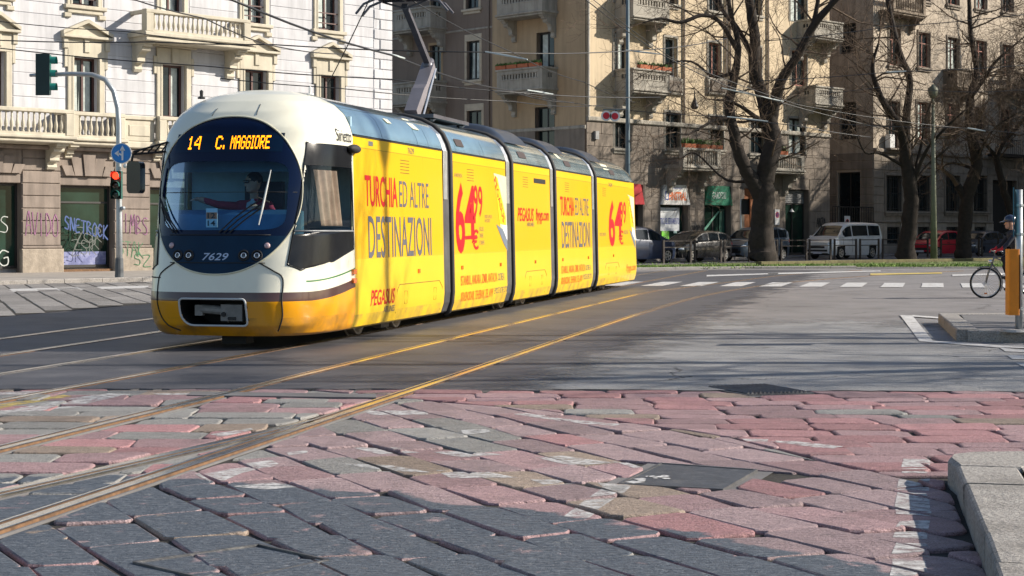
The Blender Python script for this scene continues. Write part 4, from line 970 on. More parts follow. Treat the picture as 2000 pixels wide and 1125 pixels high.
# body modules
MODS = [(0.0, 4.12), (4.58, 8.12), (8.58, 11.75), (12.2, 16.06), (16.52, 22.70)]
def taper(y, z):       # rear cab of the last module closes in
    if y < 21.75: return 1.
    t = (y - 21.75) / .95; return (1 - min(1, t) ** 3.2 * (.42 + .25 * max(0, z - 1.2) / 2)) 
for i, (y0, y1) in enumerate(MODS):
    ys = [y0, y1] if i < 4 else [y0, 20.9, 21.75] + [21.75 + .95 * k_ / 10 for k_ in range(1, 11)]
    mb = MB(); pr = [(-x, z) for x, z in PROF[::-1]] ; L_ = PROF + [(-x, z) for x, z in PROF[::-1]]
    n_ = len(L_); vs = []
    for y in ys:
        for x, z in L_:
            back = 0
            if i == 4 and y > 20.9: back = max(0, z - 1.25) * .28 * ((y - 20.9) / 1.72) ** 2
            vs.append((x * taper(y, z), y - back, z))
    fs = [(a * n_ + b, a * n_ + (b + 1) % n_, (a + 1) * n_ + (b + 1) % n_, (a + 1) * n_ + b) for a in range(len(ys) - 1) for b in range(n_)]
    fs += [tuple(range(n_)), tuple(range((len(ys) - 1) * n_, len(ys) * n_))]
    if i == 0: fs = fs[:-2] + [tuple(range((len(ys) - 1) * n_, len(ys) * n_))]
    body = mb.add(vs, fs).obj('body_module', M_side, tram, angle=25)
    # roof panels
    cuts = {0: [0, 1.25, 2.9, 3.45, 4.16], 1: [4.52, 4.95, 6.7, 8.16], 2: [8.52, 9.9, 11.0, 11.8], 3: [12.14, 13.7, 15.0, 16.1], 4: [16.46, 18.2, 19.7, 21.1, 22.35]}[i]
    RP = [(x, z) for x, z in ROOF]; L2 = RP + [(-x, z) for x, z in RP[::-1][1:]]
    for a, b in zip(cuts, cuts[1:]):
        mb = MB(); m2 = len(L2); yy = [a + .008, b - .008] if not (i == 4 and b > 20.9) else [a + .008] + [a + (b - a) * k_ / 6 for k_ in range(1, 7)]; vs = []
        for y in yy:
            for x, z in L2:
                e = 0 if y < 20.9 else ((y - 20.9) / 1.5) ** 2
                vs.append((x * taper(y, min(z, 2.7)) * 1.004, y - e * max(0, z - 2.7) * .9, z + .004 - e * .12 * (1 if z > 2.75 else 0)))
        fs = [(p * m2 + q, p * m2 + q + 1, (p + 1) * m2 + q + 1, (p + 1) * m2 + q) for p in range(len(yy) - 1) for q in range(m2 - 1)] + [tuple(range(m2)), tuple(range((len(yy) - 1) * m2, len(yy) * m2))]
        mb.add(vs, fs).obj('roof_panel', M_roof, tram, angle=35)
    MB().box(1.10, 1.166, y0 + .02, y1 - (.02 if i < 4 else 1.7), 2.695, 2.712).obj('gutter', M_dark, body)
    # thin seams, vents, lamps on the side
    def sb(s0, s1, z0, z1, m, name, t=.004): return MB().add([(sx_(z) + o_, s, z) for o_ in (-.002, t) for s, z in ((s0, z0), (s1, z0), (s1, z1), (s0, z1))], [(4, 5, 6, 7), (0, 1, 5, 4), (1, 2, 6, 5), (2, 3, 7, 6), (3, 0, 4, 7)]).obj(name, m, body)
    e1 = y1 if i < 4 else 20.9
    M_seam = mat('seam_dark', (.16, .11, .01), .7)
    sb(y0 + .02, e1 - .02, 2.553, 2.558, M_seam, 'seam', .002); sb(y0 + .02, e1 - .02, 1.088, 1.092, mat('seam_soft', (.52, .38, .03), .7), 'seam', .002)
    for q in {0: (.9, 3.1), 1: (4.75, 7.95), 2: (8.75, 11.55), 3: (12.4, 15.85), 4: (16.7, 20.4)}[i]: sb(q, q + .006, .35, 2.55, mat('seam_soft', (.52, .38, .03), .7), 'seam', .0015)
    vs0 = {0: 2.0, 1: 5.55, 2: 9.45, 3: 13.2, 4: 17.4}[i]
    for q in range(5): sb(vs0, vs0 + .42, 2.28 + q * .045, 2.288 + q * .045, M_dark, 'vent_slot', .003)
    for s in {0: (2.75,), 1: (5.1, 7.6), 2: (10.3,), 3: (12.8, 15.5), 4: (18.6,)}[i]: sb(s, s + .10, .84, .90, M_amb, 'side_lamp', .012)
    if i in (0, 2, 4):
        a0 = {0: 1.75, 2: 9.5, 4: 17.6}[i]; a1 = {0: 4.0, 2: 11.3, 4: 19.4}[i]
        pts = [(a0, .30), (a0, .62), (a0 + .12, .70), (a1 - .15, .70), (a1, .60), (a1, .25)]
        MB().tube([(sx_(z) + .001, s, z) for s, z in pts], .006, 4).obj('hatch_seam', M_seam, body)
        for hs in (a0 + .35, a1 - .45): MB().tube([(sx_(z) + .001, s, z) for s, z in ((hs, .6), (hs, .42), (hs + .12, .42), (hs + .12, .6), (hs, .6))], .004, 4).obj('hatch_latch', M_seam, body)
    if i == 2: sb(10.35, 11.35, 2.38, 2.47, M_dark, 'route_display', .006)
    if i == 0: sb(.62, .80, 2.60, 2.66, M_alu, 'name_plate', .006)
# small openings on the roof flank
for s0, s1 in ((5.05, 5.5), (9.3, 9.9), (13.4, 14.0), (18.6, 19.2)):
    def rp(s, t, off): # t along the roof flank
        a, b = Vector((1.115, 2.82)), Vector((1.04, 2.97)); p = a.lerp(b, t); return (p.x * 1.004 + off, s, p.y)
    MB().add([rp(s0, .0, .012), rp(s1, .0, .012), rp(s1, .8, .014), rp(s0, .8, .014)], [(0, 1, 2, 3)]).obj('roof_vent', mat('vent_brown', (.035, .02, .018), .6), tram)
for s0, s1, t0, t1 in ((1.75, 1.95, 1.0, 1.5), (2.95, 3.25, .9, 2.2), (13.0, 13.3, .9, 1.7), (18.0, 18.8, .6, 1.6)):
    def rq(s, t):
        k_ = 1 + min(int(t), 4); a, b = Vector(ROOF[k_]), Vector(ROOF[k_ + 1]); p = a.lerp(b, t - int(t)); return (p.x * 1.004 + .008, s, p.y + .010)
    MB().add([rq(s0, t0), rq(s1, t0), rq(s1, t1), rq(s0, t1)], [(0, 1, 2, 3)]).obj('roof_sticker', mat('pale_sticker', (.62, .60, .46), .5), tram)
# roof fairings (dark humps)
for y0, y1, h in ((8.45, 10.6, .17), (12.1, 14.0, .13), (16.3, 18.2, .13)):
    mb = MB().grid(lambda u, v: ((v * 2 - 1) * .98, y0 + u * (y1 - y0), 3.02 + (h + .26) * min(1, 4 * u * (1.35 - u) + .10) * (1 - abs(v * 2 - 1) ** 3.5 * .85)), 18, 14)
    mb.obj('roof_fairing', M_roofd, tram, smooth=True)
# bellows between the modules
for (a, b), (c, d) in zip(MODS, MODS[1:]):
    mb = MB(); L_ = FULL + [(-x, z) for x, z in FULL[::-1][1:]]; n_ = len(L_); N2 = 12
    for q in range(N2 + 1):
        y = b - .02 + (c - b + .04) * q / N2; sc = .995 if q % 2 else .955
        mb.v += [(x * sc, y, (z - 1.5) * (sc * .5 + .5) + 1.5) for x, z in L_]
    mb.f = [(p * n_ + q, p * n_ + (q + 1) % n_, (p + 1) * n_ + (q + 1) % n_, (p + 1) * n_ + q) for p in range(N2) for q in range(n_)]; mb.m = [0] * len(mb.f)
    be = mb.obj('bellows', M_belly, tram)
    rim = [(x * 1.004, c - .05, z) for x, z in L_]
    MB().tube(rim, .05, 6).obj('bellows_rim', M_rub, be, smooth=True)
    for q in range(3):      # pale metal strips on the upper half
        y = b + .05 + q * .075; MB().add([(x * 1.003, yy, z) for yy in (y, y + .05) for x, z in FULL if z > 1.9] , []).obj('strip_tmp', M_alu, be) if False else None
        pts = [(sx_(1.95) * 1.002, 1.95)] + [(x * 1.006, z) for x, z in FULL if z > 2.6 and x > .8]; mbb = MB(); nn_ = len(pts)
        mbb.add([(x, y, z) for x, z in pts] + [(x + .006, y + .025, z) for x, z in pts] + [(x, y + .055, z) for x, z in pts], [(p, p + 1, nn_ + p + 1, nn_ + p) for p in range(nn_ - 1)] + [(nn_ + p, nn_ + p + 1, 2 * nn_ + p + 1, 2 * nn_ + p) for p in range(nn_ - 1)])
        mbb.obj('trim_strip', M_alu, be)
# bogies
for y in (2.1, 10.1, 18.6):
    bg = MB(); bg.box(-.62, .62, y - 1.15, y + 1.15, .24, .36); bg.box(.60, .72, y - .35, y + .35, .10, .22); bg.box(.62, .82, y - 1.0, y + 1.0, .26, .34); bg.box(.78, .90, y - .18, y + .18, .08, .2)
    bo = bg.obj('bogie', mat('bogie_grime', (.10, .085, .07), .8, var=.3), tram)
    for dy in (-.85, .85):
        for sg in (-1, 1):
            wh = MB().lathe([(.05, .76 * sg), (.20, .77 * sg), (.26, .80 * sg), (.29, .80 * sg), (.295, .77 * sg), (.295, .69 * sg), (.325, .685 * sg), (.325, .66 * sg), (.1, .66 * sg)], 24, (0, y + dy, .318), 0).obj('wheel', mat('wheel_steel', (.30, .25, .20), .5, metal=.6, var=.3), bo, smooth=False)
            MB().lathe([(.10, .80 * sg), (.10, .84 * sg), (.06, .85 * sg)], 12, (0, y + dy, .318), 0).obj('axle_cap', M_rust, wh)
# pantograph
M_pan = mat('pantograph_grey', (.12, .115, .13), .45, metal=.4, var=.2)
pg = MB(); pg.box(-.55, .55, 5.7, 7.9, 3.33, 3.39); [pg.lathe([(.05, 0), (.08, .03), (.05, .06), (.08, .09), (.05, .12)], 8, (x, y, 3.28), 2) for x in (-.45, .45) for y in (5.9, 7.7)]
pan = pg.obj('pantograph', M_pan, tram)
def flatarm(p, q, w0, w1, t0, name, m=M_pan):
    p = Vector(p); q = Vector(q); d = (q - p).normalized(); u = Vector((0, d.z, -d.y)); mb = MB(); vs = []
    for P, w in ((p, w0), (p.lerp(q, .45), (w0 + w1) * .56), (p.lerp(q, .55), w1), (q, w1)):
        for a, b in ((-1, -1), (1, -1), (1, 1), (-1, 1)): vs.append(tuple(P + Vector((a * t0, 0, 0)) + u * (b * w)))
    fs = [(0, 1, 2, 3), (12, 13, 14, 15)] + [(r_ * 4 + k_, r_ * 4 + (k_ + 1) % 4, r_ * 4 + 4 + (k_ + 1) % 4, r_ * 4 + 4 + k_) for r_ in range(3) for k_ in range(4)]
    return mb.add(vs, fs).obj(name, m, pan)
K1 = (.0, 7.25, 4.36); K0 = (.0, 6.25, 3.42); H0 = (0, 5.85, 5.22)
flatarm(K0, K1, .10, .06, .11, 'lower_arm', mat('pantograph_light', (.27, .25, .27), .4, metal=.3)); flatarm(K1, H0, .05, .035, .05, 'upper_arm')
MB().cap((0, 7.20, 4.34), (0, 7.32, 4.42), .10, .08, 10).obj('knee_joint', M_pan, pan, smooth=True)
MB().tube([(.10, 6.6, 3.42), (.10, 7.35, 4.30)], .02, 5).obj('control_rod', M_alu, pan); MB().tube([(.0, 7.35, 4.46), (.04, 7.5, 4.15)], .025, 5).obj('damper', M_alu, pan)
hd = MB()
for dy in (-.16, .16): hd.tube([(-.80, 5.85 + dy, 5.08), (-.66, 5.85 + dy, 5.24), (-.45, 5.85 + dy, 5.32), (.45, 5.85 + dy, 5.32), (.66, 5.85 + dy, 5.24), (.80, 5.85 + dy, 5.08)], .022, 6)
for x in (-.4, 0, .4): hd.tube([(x, 5.69, 5.30), (x, 6.01, 5.30)], .015, 5)
hd.tube([(-.38, 5.85, 5.28), (0, 5.85, 5.16), (.38, 5.85, 5.28)], .018, 5); hd.box(-.46, .46, 5.66, 6.04, 5.325, 5.345); hd.obj('collector_head', M_pan, pan)
# advert lettering on the side
def s_of(u):
    a = (u - 1000) / FPX; P = tc + TN * 1.18; return (a * P.y - P.x) / (TD.x - a * TD.y)
def z_of(u, v):
    s = s_of(u); Y = (tc + TN * 1.18 + TD * s).y; return CAM_H - (v - HZ) * Y / FPX
def ad(t, u0, u1, v0, v1, m, bold=0., shear=0., uref=None):
    s0, s1 = s_of(u0), s_of(u1); ur = uref or u0; z1, z0 = z_of(ur, v0), z_of(ur, v1)
    return text_on('lettering', t, m, tram, lambda a, b: (sx_(z0 + b * (z1 - z0)) + .0045, s0 + a * (s1 - s0), z0 + b * (z1 - z0)), bold, shear)
def adq(pts, m, name='advert_print', off=.003): return MB().add([(sx_(z_of(u, v)) + off, s_of(u), z_of(u, v)) for u, v in pts], [tuple(range(len(pts)))]).obj(name, m, tram)
ad('TURCHIA', 714, 777, 341, 403, M_red, .012); ad('ED ALTRE', 781, 838, 353, 404, M_grt, -.004); ad('DESTINAZIONI', 719, 842, 421, 505, M_grt, .004)
ad('PEGASUS', 721, 769, 567, 598, M_red, .012, .3); ad('AIRLINES', 748, 769, 598, 610, M_grt); ad('7629', 799, 811, 288, 300, M_grt)
ad('ED ALTRE', 1124, 1150, 386, 420, M_grt, -.004); ad('TURCHIA', 1095, 1122, 383, 421, M_red, .012); ad('DESTINAZIONI', 1097, 1152, 432, 485, M_grt, .004)
M_sky = mat('advert_sky', (.58, .57, .36), .45, var=.25, scale=1.5); M_wing = mat('advert_wing', (.16, .19, .24), .4); M_pl = mat('advert_plane_white', (.72, .74, .78), .4)
def offer(f):      # f maps the reference panel (u 890..992) onto another one
    ad('64', f(891), f(927), 356, 494, M_red, .02) if f(900) == 900 else ad('64', f(891), f(927), 391, 481, M_red, .02)
adq([(966, 338), (990, 345), (990, 484), (984, 478), (978, 450)], M_sky); adq([(967, 342), (973, 347), (988, 425), (988, 440), (976, 437)], mat('advert_tail', (.86, .55, .01), .4), 'advert_print', .0042)
adq([(969, 438), (981, 447), (990, 470), (990, 490), (983, 476)], M_wing, 'advert_print', .0046); adq([(981, 440), (990, 440), (990, 470), (982, 448)], M_pl, 'advert_print', .0052)
adq([(1227, 380), (1239, 386), (1240, 480), (1237, 470), (1233, 440)], M_sky); adq([(1227, 382), (1230, 384), (1237, 430), (1238, 445), (1232, 442)], mat('advert_tail', (.86, .55, .01), .4), 'advert_print', .0042)
adq([(1229, 448), (1235, 455), (1240, 474), (1240, 486), (1237, 476)], M_wing, 'advert_print', .0046); adq([(1234, 449), (1240, 450), (1240, 470), (1235, 458)], M_pl, 'advert_print', .0052)
def tilted(t, ua, va, ub, vb, half, m, bold=.01):   # text running down a slanted line
    a = Vector((s_of(ua), z_of(ua, va))); b = Vector((s_of(ub), z_of(ub, vb))); d = b - a; n = Vector((-d.y, d.x)).normalized() * half
    text_on('lettering', t, m, tram, lambda x, y: (sx_((a + d * x + n * (y * 2 - 1)).y) + .0062, (a + d * x + n * (y * 2 - 1)).x, (a + d * x + n * (y * 2 - 1)).y), bold)
tilted('PEGASUS', 968, 348, 984, 432, .075, M_red); tilted('PEGASUS', 1229, 388, 1237, 440, .065, M_red)
ad('6', 890, 908, 355, 496, M_red, .025); ad('4', 908, 929, 361, 468, M_red, .025); ad('.', 923, 926, 420, 430, M_red, .02); ad('9', 926, 934, 361, 424, M_red, .012); ad('9', 935, 943, 363, 424, M_red, .012); ad('€', 921, 934, 448, 488, M_red, .012)
adq([(908, 461), (931, 459), (931, 466), (908, 468)], M_red, 'advert_print', .005)
ad('6', 1189, 1201, 390, 482, M_red, .025); ad('4', 1201, 1215, 394, 462, M_red, .025); ad('9', 1212, 1217, 393, 437, M_red, .012); ad('9', 1218, 1223, 394, 437, M_red, .012); ad('€', 1208, 1217, 450, 478, M_red, .012)
ad('A PARTIRE DA', 889, 904, 338, 345, M_grt); ad('INCLUSE', 936, 944, 443, 451, M_grt, uref=936); ad('TASSE', 936, 943, 456, 464, M_grt); ad('E TARIFFE', 936, 945, 470, 478, M_grt); ad('POSTI LIMITATI', 947, 961, 420, 426, M_grt); ad('IN FORTE', 947, 957, 428, 434, M_grt)
ad('ISTANBUL, ANKARA, IZMIR, ANTALYA', 898, 969, 539, 561, M_ort, .006); ad('OLTRE A', 971, 983, 534, 548, M_grt); ad('KRASNODAR, TEHERAN, TEL AVIV', 899, 962, 571, 592, M_ort, .006); ad('E MOLTE ALTRE CITTA', 964, 989, 562, 574, M_grt)
ad('PEGASUS', 1011, 1043, 405, 432, M_red, .012, .3); ad('AIRLINES', 1029, 1043, 434, 442, M_grt); ad('flypgs.com', 1047, 1072, 407, 438, M_red, .01, .15)
ad('ISTANBUL, ANKARA, IZMIR, ANTALYA', 1095, 1141, 520, 537, M_ort, .006); ad('OLTRE A', 1142, 1152, 518, 528, M_grt); ad('KRASNODAR, TEHERAN, TEL AVIV', 1095, 1136, 542, 558, M_ort, .006); ad('E MOLTE ALTRE CITTA', 1137, 1154, 536, 546, M_grt)
ad('7629', 1190, 1197, 357, 364, M_grt); ad('flypgs.com', 1222, 1240, 516, 534, M_ort, .01, .15); ad('INCLUSE TASSE', 1218, 1226, 450, 457, M_grt); ad('POSTI LIMITATI', 1171, 1183, 455, 461, M_grt)
for x in (-.85, .85): MB().lathe([(.05, 0), (.06, .03), (.001, .05)], 12, (x, 22.42, .98), 1).obj('tail_lamp', mat('red_lamp', (.5, .02, .01), .2, coat=1), tram)
# ------------------------------------------------------------------ buildings
class Fac:      # a facade line on the ground; R() turns picture positions into lengths along it and heights
    def __init__(s, O, ang): s.O = Vector(O); s.d = Vector((cos(ang), sin(ang)))
    def s(s_, u):
        a = (u - 1000) / FPX; return (a * s_.O.y - s_.O.x) / (s_.d.x - a * s_.d.y)
    def z(s_, u, v): return CAM_H - (v - HZ) * (s_.O.y + s_.s(u) * s_.d.y) / FPX
    def R(s_, u0, u1, v0, v1): um = (u0 + u1) / 2; a, b = sorted((s_.s(u0), s_.s(u1))); return (a, b, s_.z(um, v1), s_.z(um, v0))
D45 = radians(45)
M_white = mat('pale_stucco_stone', (.55, .55, .575), .85, var=.07, scale=.9, bump=.15, bscale=14, streak=.34, rnd=.06)
M_trimw = mat('cream_stone_trim', (.52, .475, .38), .8, var=.10, scale=2, bump=.15, bscale=18, streak=.28, rnd=.04)
M_base = mat('grey_brown_stone', (.25, .205, .175), .88, var=.14, scale=1.6, bump=.3, bscale=16, streak=.5, rnd=.09)
M_rough = mat('rough_plinth_stone', (.34, .29, .235), .92, var=.2, scale=5, bump=1.0, bscale=9, streak=.3)
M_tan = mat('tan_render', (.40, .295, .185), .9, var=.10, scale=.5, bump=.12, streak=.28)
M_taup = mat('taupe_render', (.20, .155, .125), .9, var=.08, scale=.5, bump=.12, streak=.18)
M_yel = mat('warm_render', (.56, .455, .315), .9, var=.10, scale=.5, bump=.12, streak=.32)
M_ash = mat('ashlar_grey', (.215, .18, .148), .9, var=.16, scale=1.2, bump=.35, bscale=14, streak=.4, rnd=.08)
M_bal = mat('balcony_stone', (.34, .315, .27), .88, var=.14, scale=2, bump=.3, bscale=14, streak=.45)
M_cst = mat('old_stone_c', (.25, .212, .172), .9, var=.16, scale=1.0, bump=.35, bscale=14, streak=.42, rnd=.08)
M_cren = mat('old_render_c', (.45, .38, .30), .9, var=.14, scale=.8, bump=.2, streak=.45)
M_wfr = mat('brown_window_frame', (.085, .035, .03), .5, var=.15); M_rfr = mat('red_window_frame', (.28, .10, .07), .6, var=.15); M_kfr = mat('dark_window_frame', (.03, .028, .027), .5)
M_wfw = mat('white_window_frame', (.62, .62, .60), .5)
M_pane = mat('window_glass', (.010, .018, .022), .05, var=.5, scale=.7, spec=.5); M_shop = mat('shop_glass', (.015, .035, .026), .08, var=.5, scale=.6, spec=.22)
M_inner = mat('dark_interior', (.02, .018, .016), .9)
M_cur = mat('net_curtain', (.45, .50, .47), .8, var=.3, scale=3)
M_metal = mat('dark_iron_rail', (.03, .03, .03), .5, metal=.5); M_pipe = mat('drain_pipe', (.20, .16, .13), .6, metal=.2); M_pipel = mat('pale_pipe', (.55, .50, .42), .6)
M_shut = mat('roller_shutter_grey', (.22, .225, .23), .5, metal=.3)

def wall(parent, name, Fx, s0, s1, z0, z1, ops, m, rev=.28, o=0.):
    ss = sorted(set([s0, s1] + [min(max(q, s0), s1) for p in ops for q in p[:2]])); zz = sorted(set([z0, z1] + [min(max(q, z0), z1) for p in ops for q in p[2:4]]))
    mb = MB(Fx)
    def op(a, b): return any(p[0] < a < p[1] and p[2] < b < p[3] for p in ops)
    for i in range(len(ss) - 1):
        for j in range(len(zz) - 1):
            if not op((ss[i] + ss[i + 1]) / 2, (zz[j] + zz[j + 1]) / 2): mb.add([(ss[i], o, zz[j]), (ss[i + 1], o, zz[j]), (ss[i + 1], o, zz[j + 1]), (ss[i], o, zz[j + 1])], [(0, 1, 2, 3)])
    for a, b, c, d in [p[:4] for p in ops]:
        mb.add([(a, o, c), (b, o, c), (b, o, d), (a, o, d), (a, o - rev, c), (b, o - rev, c), (b, o - rev, d), (a, o - rev, d)], [(0, 1, 5, 4), (1, 2, 6, 5), (2, 3, 7, 6), (3, 0, 4, 7)])
    return mb.obj(name, m, parent, angle=30)
def window(parent, Fx, s0, s1, z0, z1, fm, dep=.2, leaves=2, transom=None, pm=None, curtain=False, name='window', fw=.07, rail_=False):
    mb = MB(Fx); e = .002; s0 += e; s1 -= e; z0 += e; z1 -= e
    mb.box(s0, s0 + fw, -dep - .06, -dep, z0, z1); mb.box(s1 - fw, s1, -dep - .06, -dep, z0, z1); mb.box(s0 + fw, s1 - fw, -dep - .058, -dep - .002, z1 - fw, z1); mb.box(s0 + fw, s1 - fw, -dep - .058, -dep - .002, z0, z0 + fw * 1.3)
    iw = (s1 - s0 - 2 * fw); cells = []
    for k_ in range(1, leaves): c = s0 + fw + iw * k_ / leaves; mb.box(c - fw * .5, c + fw * .5, -dep - .056, -dep + .004, z0 + fw * 1.3, z1 - fw)
    if transom: zt = z0 + (z1 - z0) * transom; mb.box(s0 + fw, s1 - fw, -dep - .054, -dep + .002, zt - .03, zt + .03)
    if rail_:
        for q in (.12, .3): mb.box(s0, s1, -.04, -.01, z0 + (z1 - z0) * q, z0 + (z1 - z0) * q + .04)
    o = mb.obj(name, fm, parent)
    for k_ in range(leaves):
        a = s0 + fw + iw * k_ / leaves; b = s0 + fw + iw * (k_ + 1) / leaves; tilt = ((k_ * 37 + int(s0 * 10)) % 5 - 2) * .004
        MB(Fx).add([(a, -dep - .035 + tilt, z0 + fw), (b, -dep - .035 - tilt, z0 + fw), (b, -dep - .035 - tilt * 1.5, z1 - fw), (a, -dep - .035 + tilt, z1 - fw)], [(0, 1, 2, 3)]).obj('pane', pm or M_pane, o)
        if curtain: MB(Fx).grid(lambda u, v: (a + .01 + u * (b - a - .02) * .8, -dep - .030 + tilt + .0015 * sin(u * 30), z0 + fw + .02 + v * (z1 - z0 - 2 * fw - .04)), 8, 1).obj('curtain', M_cur, o)
    return o
def surround(parent, Fx, s0, s1, z0, z1, m, w=.16, t=.06, sill=True, ears=False, head=0.):
    mb = MB(Fx); mb.bev(s0 - w, s0, -.02, t, z0, z1, .015); mb.bev(s1, s1 + w, -.02, t, z0, z1, .015); mb.bev(s0 - w, s1 + w, -.02, t + .003, z1, z1 + w * 1.1 + head, .015)
    mb.box(s0 - w * .35, s0 - w * .15, t - .02, t + .018, z0 + .02, z1); mb.box(s1 + w * .15, s1 + w * .35, t - .02, t + .018, z0 + .02, z1)
    if ears: mb.bev(s0 - w * 1.5, s0 - w, -.02, t, z1 - .35, z1 + w * 1.1, .015); mb.bev(s1 + w, s1 + w * 1.5, -.02, t, z1 - .35, z1 + w * 1.1, .015)
    if sill: mb.bev(s0 - w * 1.6, s1 + w * 1.6, -.02, t + .1, z0 - .13, z0, .02); mb.bev(s0 - w, s1 + w, -.02, t + .03, z0 - .27, z0 - .13, .02)
    return mb.obj('window_surround', m, parent)
def pediment(parent, Fx, s0, s1, z, m, h=.5, t=.2):
    c = (s0 + s1) / 2; mb = MB(Fx); mb.bev(s0, s1, -.02, t, z, z + .09, .015)
    for a, b in ((s0, c), (c, s1)):
        za, zb = (z + .09, z + h) if a == s0 else (z + h, z + .09); mb.prism([(a, za), (b, zb), (b, zb + .12), (a, za + .12)], 1, -.02, t)
    mb.prism([(s0 + .05, z + .09), (s1 - .05, z + .09), (c, z + h)], 1, -.02, t * .35)
    mb.bev(s0 + .12, s1 - .12, -.02, .07, z - .42, z, .015); mb.bev(c - .1, c + .1, -.02, .13, z - .46, z + .02, .02)
    for q in (s0 + .06, s1 - .24): mb.bev(q, q + .18, -.02, .13, z - .36, z, .02)
    return mb.obj('pediment', m, parent)
CORB = [(0, 0), (.82, 0), (.84, -.10), (.78, -.16), (.74, -.13), (.66, -.16), (.55, -.28), (.42, -.36), (.36, -.46), (.37, -.56), (.30, -.62), (.20, -.60), (.16, -.68), (.20, -.78), (.14, -.86), (0, -.86)]
def corbel(parent, Fx, s, z, w, dep, h, m):
    mb = MB(Fx); mb.prism([(a * dep, z + b * h) for a, b in CORB], 0, s - w / 2, s + w / 2); mb.bev(s - w * .62, s + w * .62, 0, dep * .92, z - .08, z - .002, .01); mb.lathe([(.001, s - w * .56), (.10 * h, s - w * .56), (.10 * h, s + w * .56), (.001, s + w * .56)], 10, (0, dep * .58, z - .2 * h), 0)
    return mb.obj('corbel', m, parent)
BALP = [(.052, 0), (.052, .04), (.034, .06), (.040, .12), (.062, .24), (.058, .32), (.036, .44), (.028, .52), (.036, .55), (.028, .58), (.030, .66), (.048, .72), (.052, .75), (.052, .78)]
_bm = {}
def balustrade(parent, Fx, s0, s1, o, z, h, m, pier=.3, pitch=.19, inner=None):
    n = max(3, int((s1 - s0 - 2 * pier) / pitch)); f = h / .95
    if m not in _bm: _bm[m] = MB().lathe(BALP, 10).mesh('baluster', m, True)
    for k_ in range(n):
        s = s0 + pier + (k_ + .5) * (s1 - s0 - 2 * pier) / n; b = link('baluster', _bm[m], parent, Fx(s, o - .12, z + .09 * f)); b.scale = (1, 1, f)
def balcony(parent, Fx, s0, s1, z, dep, h, m, style='baluster', corb=(), ch=.9, cw_=.24, slab=.2):
    """z: top of the slab"""
    mb = MB(Fx); mb.bev(s0 - .08, s1 + .08, -.02, dep + .08, z - slab * .5, z, .03); mb.bev(s0, s1, -.02, dep, z - slab, z - slab * .5 - .001, .03)
    if style == 'baluster':
        mb.bev(s0, s1, dep - .24, dep, z + h - .13, z + h, .02); mb.box(s0 + .01, s1 - .01, dep - .22, dep - .02, z, z + .085)
        for q in (s0, s1): 
            a, b = (q, q + .3) if q == s0 else (q - .3, q); mb.bev(a, b, dep - .26, dep + .015, z + .001, z + h - .131, .02)
            mb.box(a + (.03 if q == s0 else .10), b - (.10 if q == s0 else .03), .0, dep - .26, z + h - .125, z + h - .01); mb.box(a + (.05 if q == s0 else .12), b - (.12 if q == s0 else .05), .0, dep - .26, z, z + .08)
    else:
        t = .14; a0, a1 = (s0 + .35, s1 - .35); z0, z1 = z + h * .50, z + h * .72
        for (p, q, y0, y1, sd) in ((s0, s1, dep - t, dep, 0),):
            mb.box(p, q, y0, y1, z + .001, z0); mb.box(p, q, y0, y1, z1, z + h - .1); mb.box(p, a0, y0, y1, z0, z1); mb.box(a1, q, y0, y1, z0, z1)
            n = max(4, int((a1 - a0) / .2))
            for k_ in range(n): c = a0 + (a1 - a0) * (k_ + .5) / n; w = (a1 - a0) / n * .24; mb.box(c - w, c + w, y0 + .02, y1 - .01, z0, z1)
        mb.bev(a0 - .08, a1 + .08, dep, dep + .025, z0 - .07, z0 - .02, .01); mb.bev(a0 - .08, a1 + .08, dep, dep + .025, z1 + .02, z1 + .07, .01)
        for q in (s0, s1 - t):
            c = dep * .5; mb.box(q, q + t, .0, dep - t, z + .001, z0); mb.box(q, q + t, .0, dep - t, z1, z + h - .1); mb.box(q, q + t, 0, c - .16, z0, z1); mb.box(q, q + t, c + .16, dep - t, z0, z1); mb.box(q + .01, q + t - .01, c - .03, c + .03, z0, z1)
        mb.bev(s0 - .07, s1 + .07, -.01, dep + .07, z + h - .099, z + h, .02)
    o = mb.obj('balcony', m, parent)
    if style == 'baluster': balustrade(o, Fx, s0, s1, dep, z, h, m)
    for s in corb: corbel(o, Fx, s, z - slab, cw_, dep * .95, ch, m)
    return o
def courses(parent, Fx, s0, s1, z0, z1, ops, rh, m, t=.035, name='stone_course', joint=.018, split=None, seed=1, stag=True):
    r = random.Random(seed); n = max(1, round((z1 - z0) / rh)); rh = (z1 - z0) / n
    for j in range(n):
        a, b = z0 + j * rh, z0 + (j + 1) * rh; iv = [(s0, s1)]
        for p in ops:
            if p[2] < b - .02 and p[3] > a + .02:
                nv = []
                for x, y in iv:
                    if p[1] <= x or p[0] >= y: nv.append((x, y)); continue
                    if p[0] > x + .06: nv.append((x, p[0]))
                    if p[1] < y - .06: nv.append((p[1], y))
                iv = nv
        for x, y in iv:
            if split:
                k_ = x; off = split * (.5 if j % 2 and stag else 1)
                while k_ < y - .05:
                    e = min(y, k_ + (off if k_ == x else split) * r.uniform(.9, 1.1)); e = y if y - e < split * .35 else e
                    MB(Fx).bev(k_ + joint / 2, e - joint / 2, -.02, t + r.uniform(-.005, .005), a + joint / 2, b - joint / 2, .012).obj(name, m, parent); k_ = e
            else: MB(Fx).bev(x, y, -.02, t + r.uniform(-.003, .003), a + joint / 2, b - joint / 2, .012).obj(name, m, parent)
